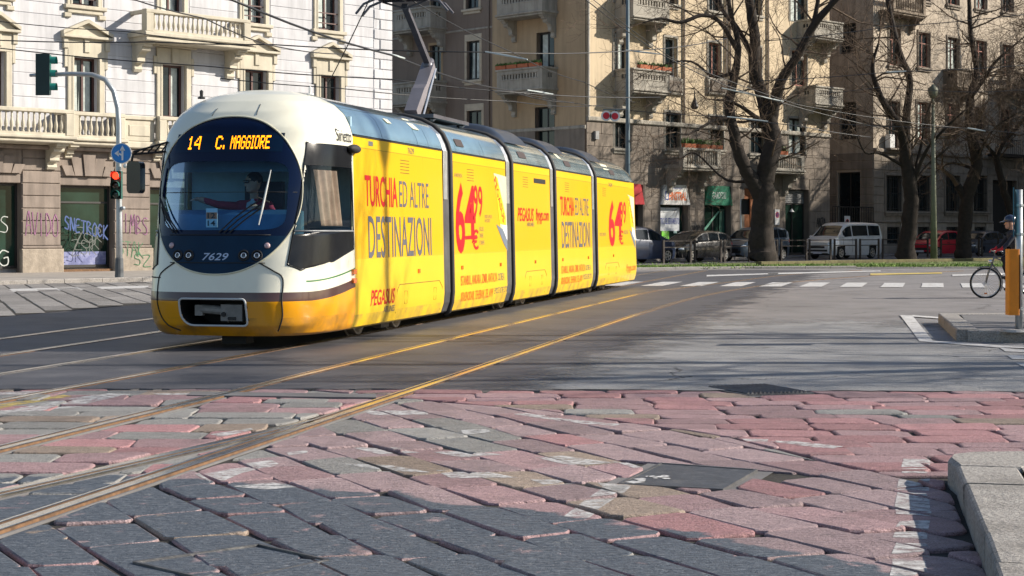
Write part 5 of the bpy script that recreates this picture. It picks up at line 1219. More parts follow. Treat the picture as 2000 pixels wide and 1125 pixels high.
def mass(parent, Fx, s0, s1, dep, z, m):
    mb = MB(Fx); mb.box(s0 + .6, s1 - .01, -dep, -.42, -.05, z); o = mb.obj('rear_wall', m, parent)
    MB(Fx).prism([(-dep, z + .001), (-.42, z + .001), (-.42, z + .3), (-dep * .5, z + 2.2), (-dep, z + .3)], 0, s0 + .01, s1 - .01).obj('roof', mat('roof_tile', (.22, .10, .07), .9, bump=.3), parent)
FB = lambda s, o, z: (s, -o, z)
FA = lambda s, o, z: (-o, s, z)

# ---- pale building on the left
fw = Fac((-18.1, 50.4), D45); Wb = thing('pale_building', 'pale stone corner building with balustrades and pedimented windows, left of the tram', 'building', (-18.1, 50.4, 0), D45)
WL = fw.s(765); WT = 15.5; zc0, zc1 = fw.z(60, 283), fw.z(60, 216)
gops = [fw.R(-62, 42, 338, 540), fw.R(118, 222, 345, 528), fw.R(293, 385, 350, 528), fw.R(452, 540, 352, 528), fw.R(606, 690, 352, 528)]
gops[0] = (gops[0][0], gops[0][1], .05, gops[0][3])
f1 = [fw.R(-20, 8, 100, 215), fw.R(143, 190, 113, 222), fw.R(316, 360, 127, 231), fw.R(477, 520, 137, 232), fw.R(625, 662, 148, 236)]
f2 = [fw.R(-22, 8, -110, -8), fw.R(140, 188, -95, 12), fw.R(314, 356, -80, 30), fw.R(475, 515, -65, 46), fw.R(620, 660, -50, 60)]
zt = zc1 - zc0
wall(Wb, 'ground_wall', FB, 0, WL, -.05, zc0, gops, M_base, .35); wall(Wb, 'upper_wall', FB, 0, WL, zc0, WT, f1 + f2, M_white, .3)
mass(Wb, FB, 0, WL, 11, WT, M_white)
pl = [(a, b, -1, d) for a, b, c, d in gops]
zpl = fw.z(80, 480)
courses(Wb, FB, 0, WL, zpl, zc0 - .02, [(a - .02, b + .02, c, d + .55) for a, b, c, d in gops], .43, M_base, .04, 'stone_course', .03)
# plinth blocks between the openings
ed = sorted([0, WL] + [q for p in gops for q in p[:2]]); ed = [e for e in ed if 0 <= e <= WL]
piers = []; prev = 0
for a, b, c, d in gops:
    if a > prev + .2: piers.append((prev, a)); 
    prev = b
piers.append((prev, WL))
for a, b in piers: MB(FB).bev(a - .06 if a > 0 else a, b + .06 if b < WL else b, -.02, .14, -.05, zpl - .10, .03).obj('plinth_block', M_rough, Wb); MB(FB).bev(a - .02, b + .02, -.02, .10, zpl - .099, zpl, .03).obj('plinth_cap', M_base, Wb)
# voussoir fans above the shop openings
for a, b, c, d in gops:
    m_ = (a + b) / 2; zt_ = d + .02; zh = min(zc0 - .25, d + 1.05)
    for k_, (x0, x1, t0, t1) in enumerate(((-.16, .16, -.24, .24), (-.50, -.18, -.66, -.27), (.18, .50, .27, .66), (-.84, -.52, -1.10, -.70), (.52, .84, .70, 1.10))):
        tt = zh - (0 if k_ == 0 else .12 if k_ < 3 else .38); pr = .14 if k_ == 0 else .09
        MB(FB).prism([(m_ + x0, zt_), (m_ + x1, zt_), (m_ + t1 * (.97 if k_ < 3 else .9), tt), (m_ + t0 * (.97 if k_ < 3 else .9), tt)], 1, -.02, pr).obj('voussoir', M_base, Wb)
    MB(FB).bev(a - .02, b + .02, -.30, -.02, d - .30, d, .02).obj('lintel', M_base, Wb)
for i, (a, b, c, d) in enumerate(gops):
    o = window(Wb, FB, a, b, max(c, .25), d - .31, M_kfr, .28, 1, .80 if i else None, M_shop, False, 'shop_window', .07)
    if i == 1:
        MB(FB).box(a + .12, b - .12, -.31, -.295, c + .12, c + .62).obj('blue_panel', mat('faded_blue_panel', (.16, .18, .36), .7, var=.3, scale=4, stain=.5, stcol=(.5, .5, .52), stscale=4), o)
        graffiti(o, FB, 'SNETROCK', a + .15, d - 1.75, b - a - .35, .42, mat('blue_spray', (.05, .09, .25), .7, var=.4, scale=6), .022, -.35); o['label'] = 'shop window with blue spray paint'
        for q in range(3): graffiti(o, FB, 'ZSR', a + .4 + q * .1, d - 2.6 + q * .2, 1.0, .5, mat('grey_scrawl', (.12, .13, .12), .7), .012)
        MB(FB).box(a, b, -.29, .03, -.05, .2).obj('threshold', M_rust, o)
    if i == 0:
        graffiti(o, FB, 'AG', b - 1.35, .35, 1.0, .5, mat('white_spray', (.45, .47, .45), .7, var=.4, scale=8), .018); graffiti(o, FB, 'KZS', b - 1.4, 1.4, 1.0, .55, mat('white_spray', (.45, .47, .45), .7), .014)
GP = mat('purple_spray', (.25, .11, .205), .8, var=.5, scale=5); GG = mat('green_spray', (.06, .17, .085), .8, var=.4, scale=5)
off = lambda s, o, z: (s, -o - .045, z)
a, b, c, d = gops[1]
graffiti(Wb, off, 'AVIDO', gops[0][1] + .12, 1.35, a - gops[0][1] - .2, .75, GP, .015, -.1); graffiti(Wb, off, 'NIMBS', b + .12, 1.45, gops[2][0] - b - .2, .6, GP, .015, -.15)
graffiti(Wb, lambda s, o, z: (s, -o - .145, z), 'STAK', b + .10, .65, 1.0, .5, GG, .014, -.1); graffiti(Wb, lambda s, o, z: (s, -o - .145, z), 'SZ', b + .7, .30, .7, .4, GG, .014, -.1)
# first floor band: slab, balustrades in bays
MB(FB).bev(0, WL, -.02, .42, zc0 + .0, zc0 + .24, .04).obj('cornice', M_trimw, Wb); MB(FB).bev(0, WL, -.02, .30, zc0 - .14, zc0 - .001, .04).obj('cornice', M_base, Wb)
bays = [fw.R(-70, 116, 0, 1)[:2], fw.R(121, 228, 0, 1)[:2], fw.R(294, 400, 0, 1)[:2], fw.R(450, 552, 0, 1)[:2], fw.R(600, 700, 0, 1)[:2]]
for i, (a, b) in enumerate(bays):
    dp = .95 if i == 0 else .55
    balcony(Wb, FB, a, b, zc0 + .26 + .02, dp, zt - .26, M_trimw, 'baluster', (b - .35,) if i == 0 else (a + .2, b - .2) if i else (), .95 if i == 0 else .5, .34 if i == 0 else .26, .24)
for (a, b), (c, d) in zip(bays, bays[1:]): 
    MB(FB).bev(b + .05, c - .05, -.02, .34, zc0 + .245, zc1 - .14, .02).obj('parapet_panel', M_trimw, Wb); MB(FB).bev(b + .02, c - .02, -.02, .40, zc1 - .139, zc1, .02).obj('parapet_cap', M_trimw, Wb); MB(FB).bev(b + .25, c - .25, .3, .37, zc0 + .42, zc1 - .32, .02).obj('raised_panel', M_trimw, Wb)
courses(Wb, FB, 0, WL - .02, zc1 + .05, WT, [(a - .3, b + .3, c - .2, d + (.95 if k_ != 2 else .5)) for k_, (a, b, c, d) in enumerate(f1)] + [(a - .28, b + .28, c - .35, d + .3) for a, b, c, d in f2] + [(WL - .95, WL, 0, 99)], .385, M_white, .022, 'stone_course', .016)
qh = .385
for j in range(int((WT - zc1) / qh)):
    w = .92 if j % 2 else .62; MB(FB).bev(WL - w, WL, -.02, .05, zc1 + .05 + j * qh + .012, zc1 + .05 + (j + 1) * qh - .012, .02).obj('quoin', M_white, Wb); 
    if j % 2 == 0: MB(FB).bev(WL - .92, WL - .64, -.02, .02, zc1 + .05 + j * qh + .012, zc1 + .05 + (j + 1) * qh - .012, .01).obj('stone_course', M_white, Wb)
for i, (a, b, c, d) in enumerate(f1):
    window(Wb, FB, a, b, c, d, M_wfr, .2, 2, None, None, i in (1, 2)); surround(Wb, FB, a, b, c, d, M_trimw, .24, .08, False, True, .30)
    if i != 2: pediment(Wb, FB, a - .48, b + .48, d + .62, M_trimw, .52, .24)
    else: MB(FB).bev(a - .42, b + .42, -.02, .18, d + .58, d + .72, .02).obj('entablature', M_trimw, Wb); MB(FB).bev((a + b) / 2 - .13, (a + b) / 2 + .13, -.02, .15, d + .06, d + .58, .02).obj('keystone', M_trimw, Wb)
for i, (a, b, c, d) in enumerate(f2):
    window(Wb, FB, a, b, c, d, M_wfr, .2, 2, None, None, True, rail_=(i != 2)); surround(Wb, FB, a, b, c, d, M_trimw, .20, .07, i != 2, True)
    if i != 2: MB(FB).bev(a - .32, a - .05, -.02, .10, c - .42, c - .275, .02).obj('apron_block', M_trimw, Wb); MB(FB).bev(b + .05, b + .32, -.02, .10, c - .42, c - .275, .02).obj('apron_block', M_trimw, Wb)
a, b, c, d = fw.R(252, 456, 33, 88)
balcony(Wb, FB, a, b, c + .22, 1.05, d - c - .22, M_trimw, 'baluster', (a + .25, b - .25), 1.15, .30, .30)

# ---- brown building in the middle: corner towards the camera
KO = (3.6, 79.6); Kb = thing('brown_building', 'tan and grey apartment building with pierced stone balconies behind the tram', 'building', (*KO, 0), D45)
fb = Fac(KO, D45); fa = Fac(KO, radians(135)); BL = fb.s(1620); BT = 19.
# side A (in shade, left of the corner)
Aops = [fa.R(912, 937, 80, 156), fa.R(912, 941, 216, 300), fa.R(910, 935, -40, 17), fa.R(1050, 1084, 63, 150), fa.R(1047, 1085, 209, 300), fa.R(1050, 1084, -80, 0), fa.R(840, 862, 88, 160), fa.R(838, 862, 215, 300), fa.R(842, 862, -40, 30), fa.R(1012, 1034, 64, 150) if False else fa.R(1046, 1084, -200, -120)]
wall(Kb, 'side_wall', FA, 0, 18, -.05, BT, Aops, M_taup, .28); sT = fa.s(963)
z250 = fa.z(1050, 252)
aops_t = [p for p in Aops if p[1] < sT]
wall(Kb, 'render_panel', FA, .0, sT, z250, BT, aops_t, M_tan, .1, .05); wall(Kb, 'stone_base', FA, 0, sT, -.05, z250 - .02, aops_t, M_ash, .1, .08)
MB(FA).bev(0, 18, -.01, .12, z250 - .12, z250 + .05, .03).obj('string_course', M_bal, Kb)
MB(FA).bev(sT + .02, 18, -.01, .04, fa.z(900, 62), fa.z(900, 62) + .10, .02).obj('string_course', M_bal, Kb)
for i, p in enumerate(Aops):
    window(Kb, FA, *p, M_kfr, .16, 2, None, None, i in (0, 3))
    if i in (0, 1, 2): surround(Kb, FA, *p, mat('pale_surround', (.50, .43, .33), .85), .16, .035, True, False, .18)
    elif i in (6, 7, 8): surround(Kb, FA, *p, M_tan, .12, .03, False)
for (u0, u1, v0, v1) in ((990, 1102, 136, 184), (990, 1102, -12, 36), (786, 882, 162, 209), (786, 882, 20, 66)):
    a, b, c, d = fa.R(u0 + 12, u1 - 12 if u0 > 900 else u1 - 10, v0, v1); balcony(Kb, FA, a, b, c + .2, 1.15, d - c - .2, M_bal, 'pierced', (a + .2, b - .2), 1.25, .26, .22)
MB(FA).tube([(fa.s(956), .06, 0), (fa.s(956), .06, BT)], .05, 8).obj('drain_pipe', M_pipe, Kb)
# facade B (sunlit, receding to the right)
Bops = [fb.R(1199, 1224, 62, 152), fb.R(1199, 1226, -80, 8), fb.R(1200, 1226, 212, 290), fb.R(1298, 1321, 74, 150), fb.R(1383, 1407, 84, 156), fb.R(1466, 1486, 92, 166), fb.R(1299, 1328, 220, 292), fb.R(1386, 1412, 228, 292),
        fb.R(1465, 1492, 236, 300), fb.R(1540, 1572, 232, 302), fb.R(1545, 1575, 100, 168), fb.R(1543, 1575, -30, 44), fb.R(1299, 1322, -60, 8), fb.R(1384, 1408, -50, 22), fb.R(1466, 1486, -40, 30)]
shops = [fb.R(1214, 1256, 360, 500), fb.R(1290, 1345, 362, 500), fb.R(1376, 1428, 364, 500), fb.R(1454, 1484, 368, 500), fb.R(1534, 1580, 370, 500)]
shops = [(a, b, .13, d) for a, b, c, d in shops]
zB = fb.z(1380, 252)
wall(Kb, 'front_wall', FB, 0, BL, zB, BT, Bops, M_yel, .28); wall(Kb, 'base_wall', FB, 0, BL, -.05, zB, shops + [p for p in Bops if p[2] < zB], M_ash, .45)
courses(Kb, FB, .0, BL, .13, zB, [(a - .05, b + .05, c, d + .05) for a, b, c, d in shops] + [(a - .12, b + .12, c - .1, d + .12) for a, b, c, d in Bops], .62, M_ash, .03, 'stone_block', .014, 1.15, 3)
MB(FB).bev(0, BL, -.02, .14, zB - .01, zB + .22, .04).obj('string_course', M_bal, Kb)
mass(Kb, FB, 0, BL, 14, BT, M_taup)
for i, p in enumerate(Bops):
    fm = M_rfr if i in (4, 5, 10) else M_wfw if i == 3 else M_kfr
    window(Kb, FB, *p, fm, .16, 1 if i == 3 else 2, None, None, i in (0, 9, 11)); surround(Kb, FB, *p, M_bal, .12, .045, i not in (0, 1, 9, 10, 11), False)
for u in (1297, 1381): 
    a, b, c, d = fb.R(u - 2, u + 34, 153, 186); MB(FB).bev(a, b, -.02, .16, c, d, .05).obj('carved_apron', M_bal, Kb); MB(FB).bev(a + .15, b - .15, .14, .24, c + .15, d - .12, .06).obj('carved_relief', M_ash, Kb)
for (u0, u1, v0, v1, cb) in ((1187, 1272, 139, 186, 2), (1187, 1272, -6, 46, 2), (1284, 1372, 291, 334, 2), (1542, 1612, 44, 82, 2), (1544, 1612, 172, 212, 2), (1462, 1536, 304, 340, 2)):
    a, b, c, d = fb.R(u0 + 14, u1, v0, v1); balcony(Kb, FB, a, b, c + .2, 1.2, d - c - .2, M_bal, 'baluster' if v0 > 280 else 'pierced', (a + .25, b - .25), 1.3, .3, .22)
for u in (1334, 1416, 1424, 1498): MB(FB).tube([(fb.s(u), .08, zB + .2), (fb.s(u), .08, BT)], .055, 8).obj('drain_pipe', M_pipe, Kb)
MB(FB).tube([(.12, .07, zB), (.12, .07, BT)], .06, 8).obj('drain_pipe', M_pipel, Kb); MB(FB).box(.5, .75, .03, .18, fb.z(1160, 272), fb.z(1160, 256)).obj('junction_box', M_shut, Kb)
def chamfer_head(p, m): pass
# shop fronts
for i, (a, b, c, d) in enumerate(shops):
    if i == 3:
        dm = MB(FB); dm.bev(a, b, -.42, -.25, c, d, .03)
        for q in range(2):
            for z0, z1 in ((.3, 1.2), (1.35, d - .4)): dm.bev(a + .1 + q * (b - a) / 2, a + (b - a) * .5 - .08 + q * (b - a) / 2, -.26, -.20, z0, z1, .03)
        dm.obj('wooden_door', mat('orange_wood', (.30, .10, .03), .5, var=.3, scale=2), Kb); continue
    o = window(Kb, FB, a, b, c + .02, d - .02, M_kfr, .36, 2 if i != 1 else 1, .78 if i else None, M_shop, False, 'shop_front', .08)
    if i in (0, 1, 2):
        am = (mat('red_fascia', (.45, .01, .02), .5), mat('white_fascia', (.72, .71, .68), .5), mat('green_fascia', (.0, .17, .09), .5))[i]; v = (360, 361, 362)[i]; zb = d - 1.0
        ms_ = MB(FB).prism([(a - .05, zb), (b + .05, zb), (b - .25, d + .02), (a + .25, d + .02)], 1, -.20, .07); fas = ms_.obj('shop_sign', am, o)
        if i == 1:
            w = b - a; text_on('lettering', 'FINSTRAL', mat('orange_letters', (.85, .17, .02), .5), fas, lambda x, y: FB(a + w * (.27 + x * .62), .075, zb + .22 + y * .45), .03)
            text_on('lettering', 'INFISSI SERRAMENTI', mat('blue_letters', (.05, .08, .35), .5), fas, lambda x, y: FB(a + w * (.24 + x * .50), .075, zb + .80 + y * .09))
            lg = MB(FB); [lg.box(a + w * x0, a + w * x1, .07, .076, zb + z0, zb + z1) for x0, x1, z0, z1 in ((.13, .15, .24, .68), (.23, .25, .24, .68), (.15, .23, .24, .30), (.15, .23, .62, .68))]; lg.obj('logo', mat('blue_letters', (.05, .08, .35), .5), fas)
            MB(FB).box(a + .08, b - .35, -.34, -.33, d - 2.35, d - 1.15).obj('banner', mat('white_banner', (.68, .70, .72), .5), o)
            text_on('lettering', 'CENTRO DEL SERRAMENTO', mat('blue_letters', (.05, .08, .35), .5), o, lambda x, y: FB(a + .1 + x * (b - a - .48), -.325, d - 2.0 + y * .32), .01)
            gr = MB(FB).box(a + w * .22, a + w * .48, -.345, -.335, .75, 2.25).obj('poster', mat('green_poster', (.20, .62, .06), .5, var=.5, scale=4), o)
            for q in range(3): MB(FB).lathe([(.11, -.334), (.15, -.334)], 12, (a + w * .35, 0, 1.05 + q * .45), 1, cap=False).obj('poster_print', mat('pale_green', (.55, .75, .35), .5), gr)
            MB(FB).box(a + w * .64, a + w * .76, -.345, -.335, 1.35, 1.75).obj('notice', mat('notice_mint', (.45, .62, .58), .5), o)
        if i == 2:
            w = b - a; text_on('lettering', 'GAROFOLI', mat('white_letters', (.75, .76, .74), .5), fas, lambda x, y: FB(a + w * (.26 + x * .50), .075, zb + .34 + y * .36), .0)
            MB(FB).prism([(a + .12, 1.4), (a + .38, 1.4), (b - .55, d - 1.3), (b - .68, d - 1.3)], 1, -.35, -.335).obj('window_decal', mat('mint_band', (.16, .42, .30), .5), o)
            MB(FB).box(b - .6, b - .15, -.36, -.34, .3, d - 1.2).obj('window_panel', mat('deep_green', (.01, .07, .05), .4), o)
    if i == 4:
        for q in range(7): MB(FB).bev(a + .08, b - .08, -.34, -.30, d - .78 + q * .105, d - .68 + q * .105, .02).obj('shutter_slat', M_shut, o)
        MB(FB).lathe([(.16, 0), (.05, .14), (.01, .2)], 10, (a + (b - a) * .45, -.30, 2.55), 2).obj('hanging_lamp', M_wht, o)
graffiti(Kb, lambda s, o, z: (s, -o - .04, z), 'SNKMOAK', shops[1][1] + .12, 1.15, shops[2][0] - shops[1][1] - .2, .6, M_dark, .03); graffiti(Kb, lambda s, o, z: (s, -o - .04, z), 'ANZA', shops[4][1] + .7, 1.7, .9, .5, M_dark, .03)
# signs fixed to the wall
def wall_sign(s, z, w, h, lab, kind):
    P = Vector(KO).to_3d() + Vector((s * cos(D45) - (-.05) * -sin(D45) * -1, s * sin(D45), 0))
    t = thing('wall_sign', lab, 'sign', (KO[0] + (s + .06) * cos(D45), KO[1] + (s - .06) * sin(D45), z), D45)
    MB().box(-w / 2, w / 2, -.03, 0, -h / 2, h / 2).obj('plate', M_wht, t)
    if kind == 'np':
        MB().lathe([(.001, -.034), (.17, -.034), (.17, -.032)], 18, (0, 0, h * .14), 1).obj('disc', mat('sign_red', (.55, .02, .02), .5), t); MB().lathe([(.001, -.037), (.125, -.037)], 18, (0, 0, h * .14), 1).obj('disc_centre', mat('sign_blue', (.03, .14, .50), .5), t)
        MB().add([(-.10, -.040, h * .14 + .06), (-.06, -.040, h * .14 + .10), (.10, -.040, h * .14 - .06), (.06, -.040, h * .14 - .10)], [(0, 1, 2, 3)]).obj('slash', mat('sign_red', (.55, .02, .02), .5), t)
    else:
        MB().lathe([(.10, -.033), (.15, -.033)], 18, (0, 0, h * .05), 1, cap=False).obj('ring', mat('sign_red', (.55, .02, .02), .5), t)
wall_sign((shops[3][1] + shops[4][0]) / 2 + .3, fb.z(1512, 424), .42, .85, 'white no parking plate on the grey wall beside the dark shop front', 'np')
# ---- stone building at the right
CO = (21.5, 97.5); Cb = thing('stone_building', 'old rusticated stone palazzo behind bare trees on the right', 'building', (*CO, 0), D45); fc = Fac(CO, D45); fca = Fac(CO, radians(135)); CL = fc.s(2140); CT = 21.
g1 = [fc.R(u0, u1, 343, 413) for u0, u1 in ((1729, 1759), (1788, 1814), (1845, 1873), (1899, 1926))] + [fc.R(2008, 2034, 345, 413), fc.R(2060, 2086, 345, 413)]
bs = [fc.R(u0, u1, 443, 476) for u0, u1 in ((1731, 1757), (1791, 1815), (1847, 1871), (1902, 1924))]
door = fc.R(1939, 1986, 352, 520); door = (door[0], door[1], .1, door[3])
r2 = [fc.R(u0, u1, v0, v1) for u0, u1, v0, v1 in ((1734, 1756, 198, 290), (1791, 1814, 200, 272), (1848, 1871, 203, 274), (1902, 1923, 210, 276), (1954, 1975, 214, 278), (2004, 2024, 216, 280), (2050, 2070, 218, 282))]
r3 = [fc.R(u0, u1, v0, v1) for u0, u1, v0, v1 in ((1736, 1757, 55, 128), (1793, 1815, 64, 132), (1850, 1872, 74, 140), (1905, 1925, 80, 146), (1956, 1978, 88, 150), (2004, 2024, 94, 156), (2050, 2070, 100, 160))]
r4 = [fc.R(u0, u1, v0, v1) for u0, u1, v0, v1 in ((1736, 1757, -95, -10), (1793, 1815, -75, 2), (1850, 1872, -60, 10), (1905, 1926, -40, 18), (1957, 1978, -35, 24), (2004, 2024, -25, 30))]
zC = fc.z(1800, 303)
wall(Cb, 'base_wall', FB, 0, CL, -.05, zC, g1 + bs + [door], M_cst, .35); wall(Cb, 'upper_wall', FB, 0, CL, zC, CT, r2 + r3 + r4, M_cren, .3); mass(Cb, FB, 0, CL, 14, CT, M_cren)
courses(Cb, FB, 0, CL, fc.z(1800, 432), zC - .02, [(a - .14, b + .14, c - .18, d + .1) for a, b, c, d in g1 + [door]], .50, M_cst, .045, 'stone_block', .03, 1.5, 5)
courses(Cb, FB, 0, CL, .0, fc.z(1800, 432) - .12, [(a - .02, b + .02, c - .05, d + .02) for a, b, c, d in bs + [door]], .9, M_rough, .08, 'plinth_block', .02, 2.2, 6)
for q0, q1, z_ in ((0, CL, fc.z(1800, 432) - .10), (0, CL, zC)): 
    if z_ < zC: MB(FB).bev(q0, door[0] - .1, -.02, .13, z_, z_ + .12, .03).obj('string_course', M_cst, Cb); MB(FB).bev(door[1] + .1, q1, -.02, .13, z_, z_ + .12, .03).obj('string_course', M_cst, Cb)
    else: MB(FB).bev(q0, q1, -.02, .2, z_, z_ + .25, .05).obj('string_course', M_cst, Cb)
for a, b, c, d in g1:
    o = window(Cb, FB, a, b, c, d, M_kfr, .2, 2); surround(Cb, FB, a, b, c, d, M_cst, .12, .09, True)
    gr = MB(FB); [gr.tube([(a + (b - a) * (q + .5) / 7, .05, c), (a + (b - a) * (q + .5) / 7, .05, d - .1)], .018, 4) for q in range(7)]; [gr.box(a, b, .04, .06, c + (d - c) * q, c + (d - c) * q + .03) for q in (.08, .5, .9)]; gr.obj('window_grille', M_metal, o)
for a, b, c, d in bs:
    o = window(Cb, FB, a, b, c, d, M_kfr, .15, 1); gr = MB(FB); [gr.tube([(a + (b - a) * (q + .5) / 5, .0, c), (a + (b - a) * (q + .5) / 5, .0, d)], .016, 4) for q in range(5)]; [gr.box(a, b, -.01, .01, c + (d - c) * q, c + (d - c) * q + .03) for q in (.25, .6)]; gr.obj('window_grille', M_metal, o)
MB(FB).box(door[0] - .05, door[1] + .05, -.40, -.36, .0, door[3] + .05).obj('gateway', M_inner, Cb)
for k_, p in enumerate(r2 + r3 + r4): window(Cb, FB, *p, M_rfr if k_ % 3 else M_wfr, .14, 2, .7, None, k_ % 4 == 1); surround(Cb, FB, *p, M_cst, .13, .06, True, k_ < 7)
for (u0, u1, v0, v1) in ((1842, 1880, 138, 178), (1946, 1992, 142, 184), (1716, 1780, -12, 34)):
    a, b, c, d = fc.R(u0, u1, v0, v1); balcony(Cb, FB, a, b, c + .2, 1.0, d - c - .2, mat('dark_old_stone', (.20, .16, .12), .9, var=.2, streak=.4), 'baluster' if u0 != 1842 else 'pierced', (a + .2, b - .2), 1.0, .26, .22)
a, b, c, d = fc.R(1925, 2060, 278, 304); rl = MB(FB); [rl.tube([(a + (b - a) * q / 34, .7, c), (a + (b - a) * q / 34, .7, d)], .015, 4) for q in range(35)]; rl.box(a, b, .68, .72, d, d + .05); rl.box(a - .05, b + .05, 0, .8, c - .2, c); rl.obj('iron_balcony', M_metal, Cb)
a, b, c, d = fc.R(1726, 1760, 264, 290); MB(FB).box(a, b, .0, .5, c - .1, c).obj('balcony_slab', M_cst, Cb); MB(FB).box(a, a + .5, .1, .45, c, d).obj('air_conditioner', M_wht, Cb)
# its side wall in the gap
Gops = [fca.R(1640, 1672, 0, 1)[:2] + (fc.z(1705, 270), fc.z(1705, 196)), fca.R(1640, 1672, 0, 1)[:2] + (fc.z(1705, 100), fc.z(1705, 40)), fca.R(1636, 1680, 0, 1)[:2] + (.1, fc.z(1705, 335))]
wall(Cb, 'side_wall', FA, 0, 14, -.05, CT, Gops, M_cren, .3); courses(Cb, FA, .0, 4, .1, zC, [(a - .05, b + .05, c, d + .05) for a, b, c, d in Gops], .5, M_cst, .04, 'stone_block', .03, 1.6, 9)
for p in Gops: window(Cb, FA, *p, M_kfr, .2, 2)
gw = thing('iron_gate', 'black iron gate between the tan building and the stone palazzo', 'gate', (18.4 + .1, 94.4 + .1, 0), D45); gl_ = (CO[0] - 18.5) * 1.4142
for k_ in range(18): MB().tube([(k_ * gl_ / 17, 0, .12), (k_ * gl_ / 17, 0, 2.9)], .022, 5).obj('bar', M_metal, gw)
for z in (.3, 1.5, 2.85): MB().box(0, gl_, -.025, .025, z, z + .06).obj('rail', M_metal, gw)
gs = thing('gate_sign', 'small white sign with a red ring on the iron gate', 'sign', (18.5 + 1.0, 94.5 + .88, 1.95), D45); MB().box(-.28, .28, -.03, 0, -.4, .4).obj('plate', M_wht, gs); MB().lathe([(.13, -.034), (.20, -.034)], 18, (0, 0, .02), 1, cap=False).obj('ring', mat('sign_red', (.55, .02, .02), .5), gs); MB().box(-.09, .09, -.038, -.032, -.13, .17).obj('figure', M_dark, gs)
# flower boxes standing on balconies (own things)
M_terra = mat('terracotta', (.42, .13, .06), .8); M_leaf = mat('balcony_leaves', (.09, .17, .04), .7, var=.5, scale=6)
def flower_box(F_, Fx, org, s, o, z, L, lab, grp, leaf=.22):
    l = Fx(s, o, z); ca, sa = cos(D45), sin(D45); wloc = (org[0] + l[0] * ca - l[1] * sa, org[1] + l[0] * sa + l[1] * ca, z)
    t = thing('flower_box', lab, 'planter', wloc, D45 if Fx is FB else D45 + pi / 2, grp)
    MB().prism([(-.10, 0), (.10, 0), (.13, .2), (-.13, .2)], 0, -L / 2, L / 2).obj('trough', M_terra, t); r = random.Random(int(s * 100)); mb = MB()
    for q in range(int(L * 90)):
        x, y = r.uniform(-L / 2, L / 2), r.uniform(-.13, .13); h = r.uniform(.05, leaf); a = r.uniform(0, 6.28); w = .05
        mb.add([(x - cos(a) * w, y - sin(a) * w, .16 + h * .5), (x + cos(a) * w, y + sin(a) * w, .16 + h * .5), (x + r.uniform(-.08, .08), y + r.uniform(-.08, .08), .2 + h), (x, y, .14)], [(0, 1, 2), (0, 1, 3)])
    mb.obj('plants', M_leaf, t)
a, b, c, d = fb.R(1201, 1272, 139, 186)
for q, nm in enumerate(('leftmost', 'middle', 'rightmost')): flower_box(fb, FB, KO, a + .9 + q * .85, 1.1, d, .75, nm + ' of three terracotta flower boxes on the sunlit balcony', 'flower boxes on the sunlit balcony')
a, b, c, d = fa.R(1002, 1090, 136, 184)
for q, nm in enumerate(('rightmost', 'second from right', 'second from left', 'leftmost')): flower_box(fa, FA, KO, a + .55 + q * .78, 1.05, d, .70, nm + ' terracotta flower box on the shaded balcony', 'flower boxes on the shaded balcony', .18)
a, b, c, d = fb.R(1298, 1372, 291, 334)
for q, nm in enumerate(('left', 'middle', 'right')): flower_box(fb, FB, KO, a + .6 + q * 1.1, 1.1, d, .9, nm + ' leafy planter on the low balcony above the shop signs', 'planters on the low balcony', .35)
a, b, c, d = fb.R(1476, 1536, 304, 340); flower_box(fb, FB, KO, a + .8, 1.1, d, 1.0, 'leafy planter on the low balcony behind the thick tree', 'planters on the low balcony', .35)
# hanging street lamp on the facade
hl = thing('wall_lantern', 'small lantern hanging on the sunlit facade between windows', 'lamp', (KO[0] + (fb.s(1330) + .9) * .7071, KO[1] + (fb.s(1330) - .9) * .7071, fb.z(1330, 215)), D45)
MB().lathe([(.12, 0), (.22, .12), (.10, .45), (.04, .6), (.03, .9)], 10).obj('lantern_body', M_metal, hl); MB().tube([(0, 0, .9), (0, .0, 1.05), (0, .9, 1.1)], .02, 5).obj('bracket', M_metal, hl)
# unseen house added beyond the right edge to shade the palazzo's lower floors
Ob = thing('added_shade_house', 'unseen tall house added beyond the right edge to shade the palazzo', 'building', (72, 88, 0), radians(90)); OL, OT = 60., 31.
oo = [(3 + i * 4.2, 4.3 + i * 4.2, 1.2 + j * 3.7, 3.2 + j * 3.7) for i in range(13) for j in range(8)]
wall(Ob, 'wall', lambda s, o, z: (s, o, z), 0, OL, -.05, OT, oo, M_tan, .3); MB().box(0, OL, -12, -.45, -.05, OT).obj('rear_wall', M_tan, Ob); MB().prism([(-12, OT), (.4, OT), (.4, OT + .3), (-6, OT + 1.6), (-12, OT + .3)], 0, -.3, OL + .3).obj('roof', mat('roof_tile', (.22, .10, .07), .9, bump=.3), Ob)
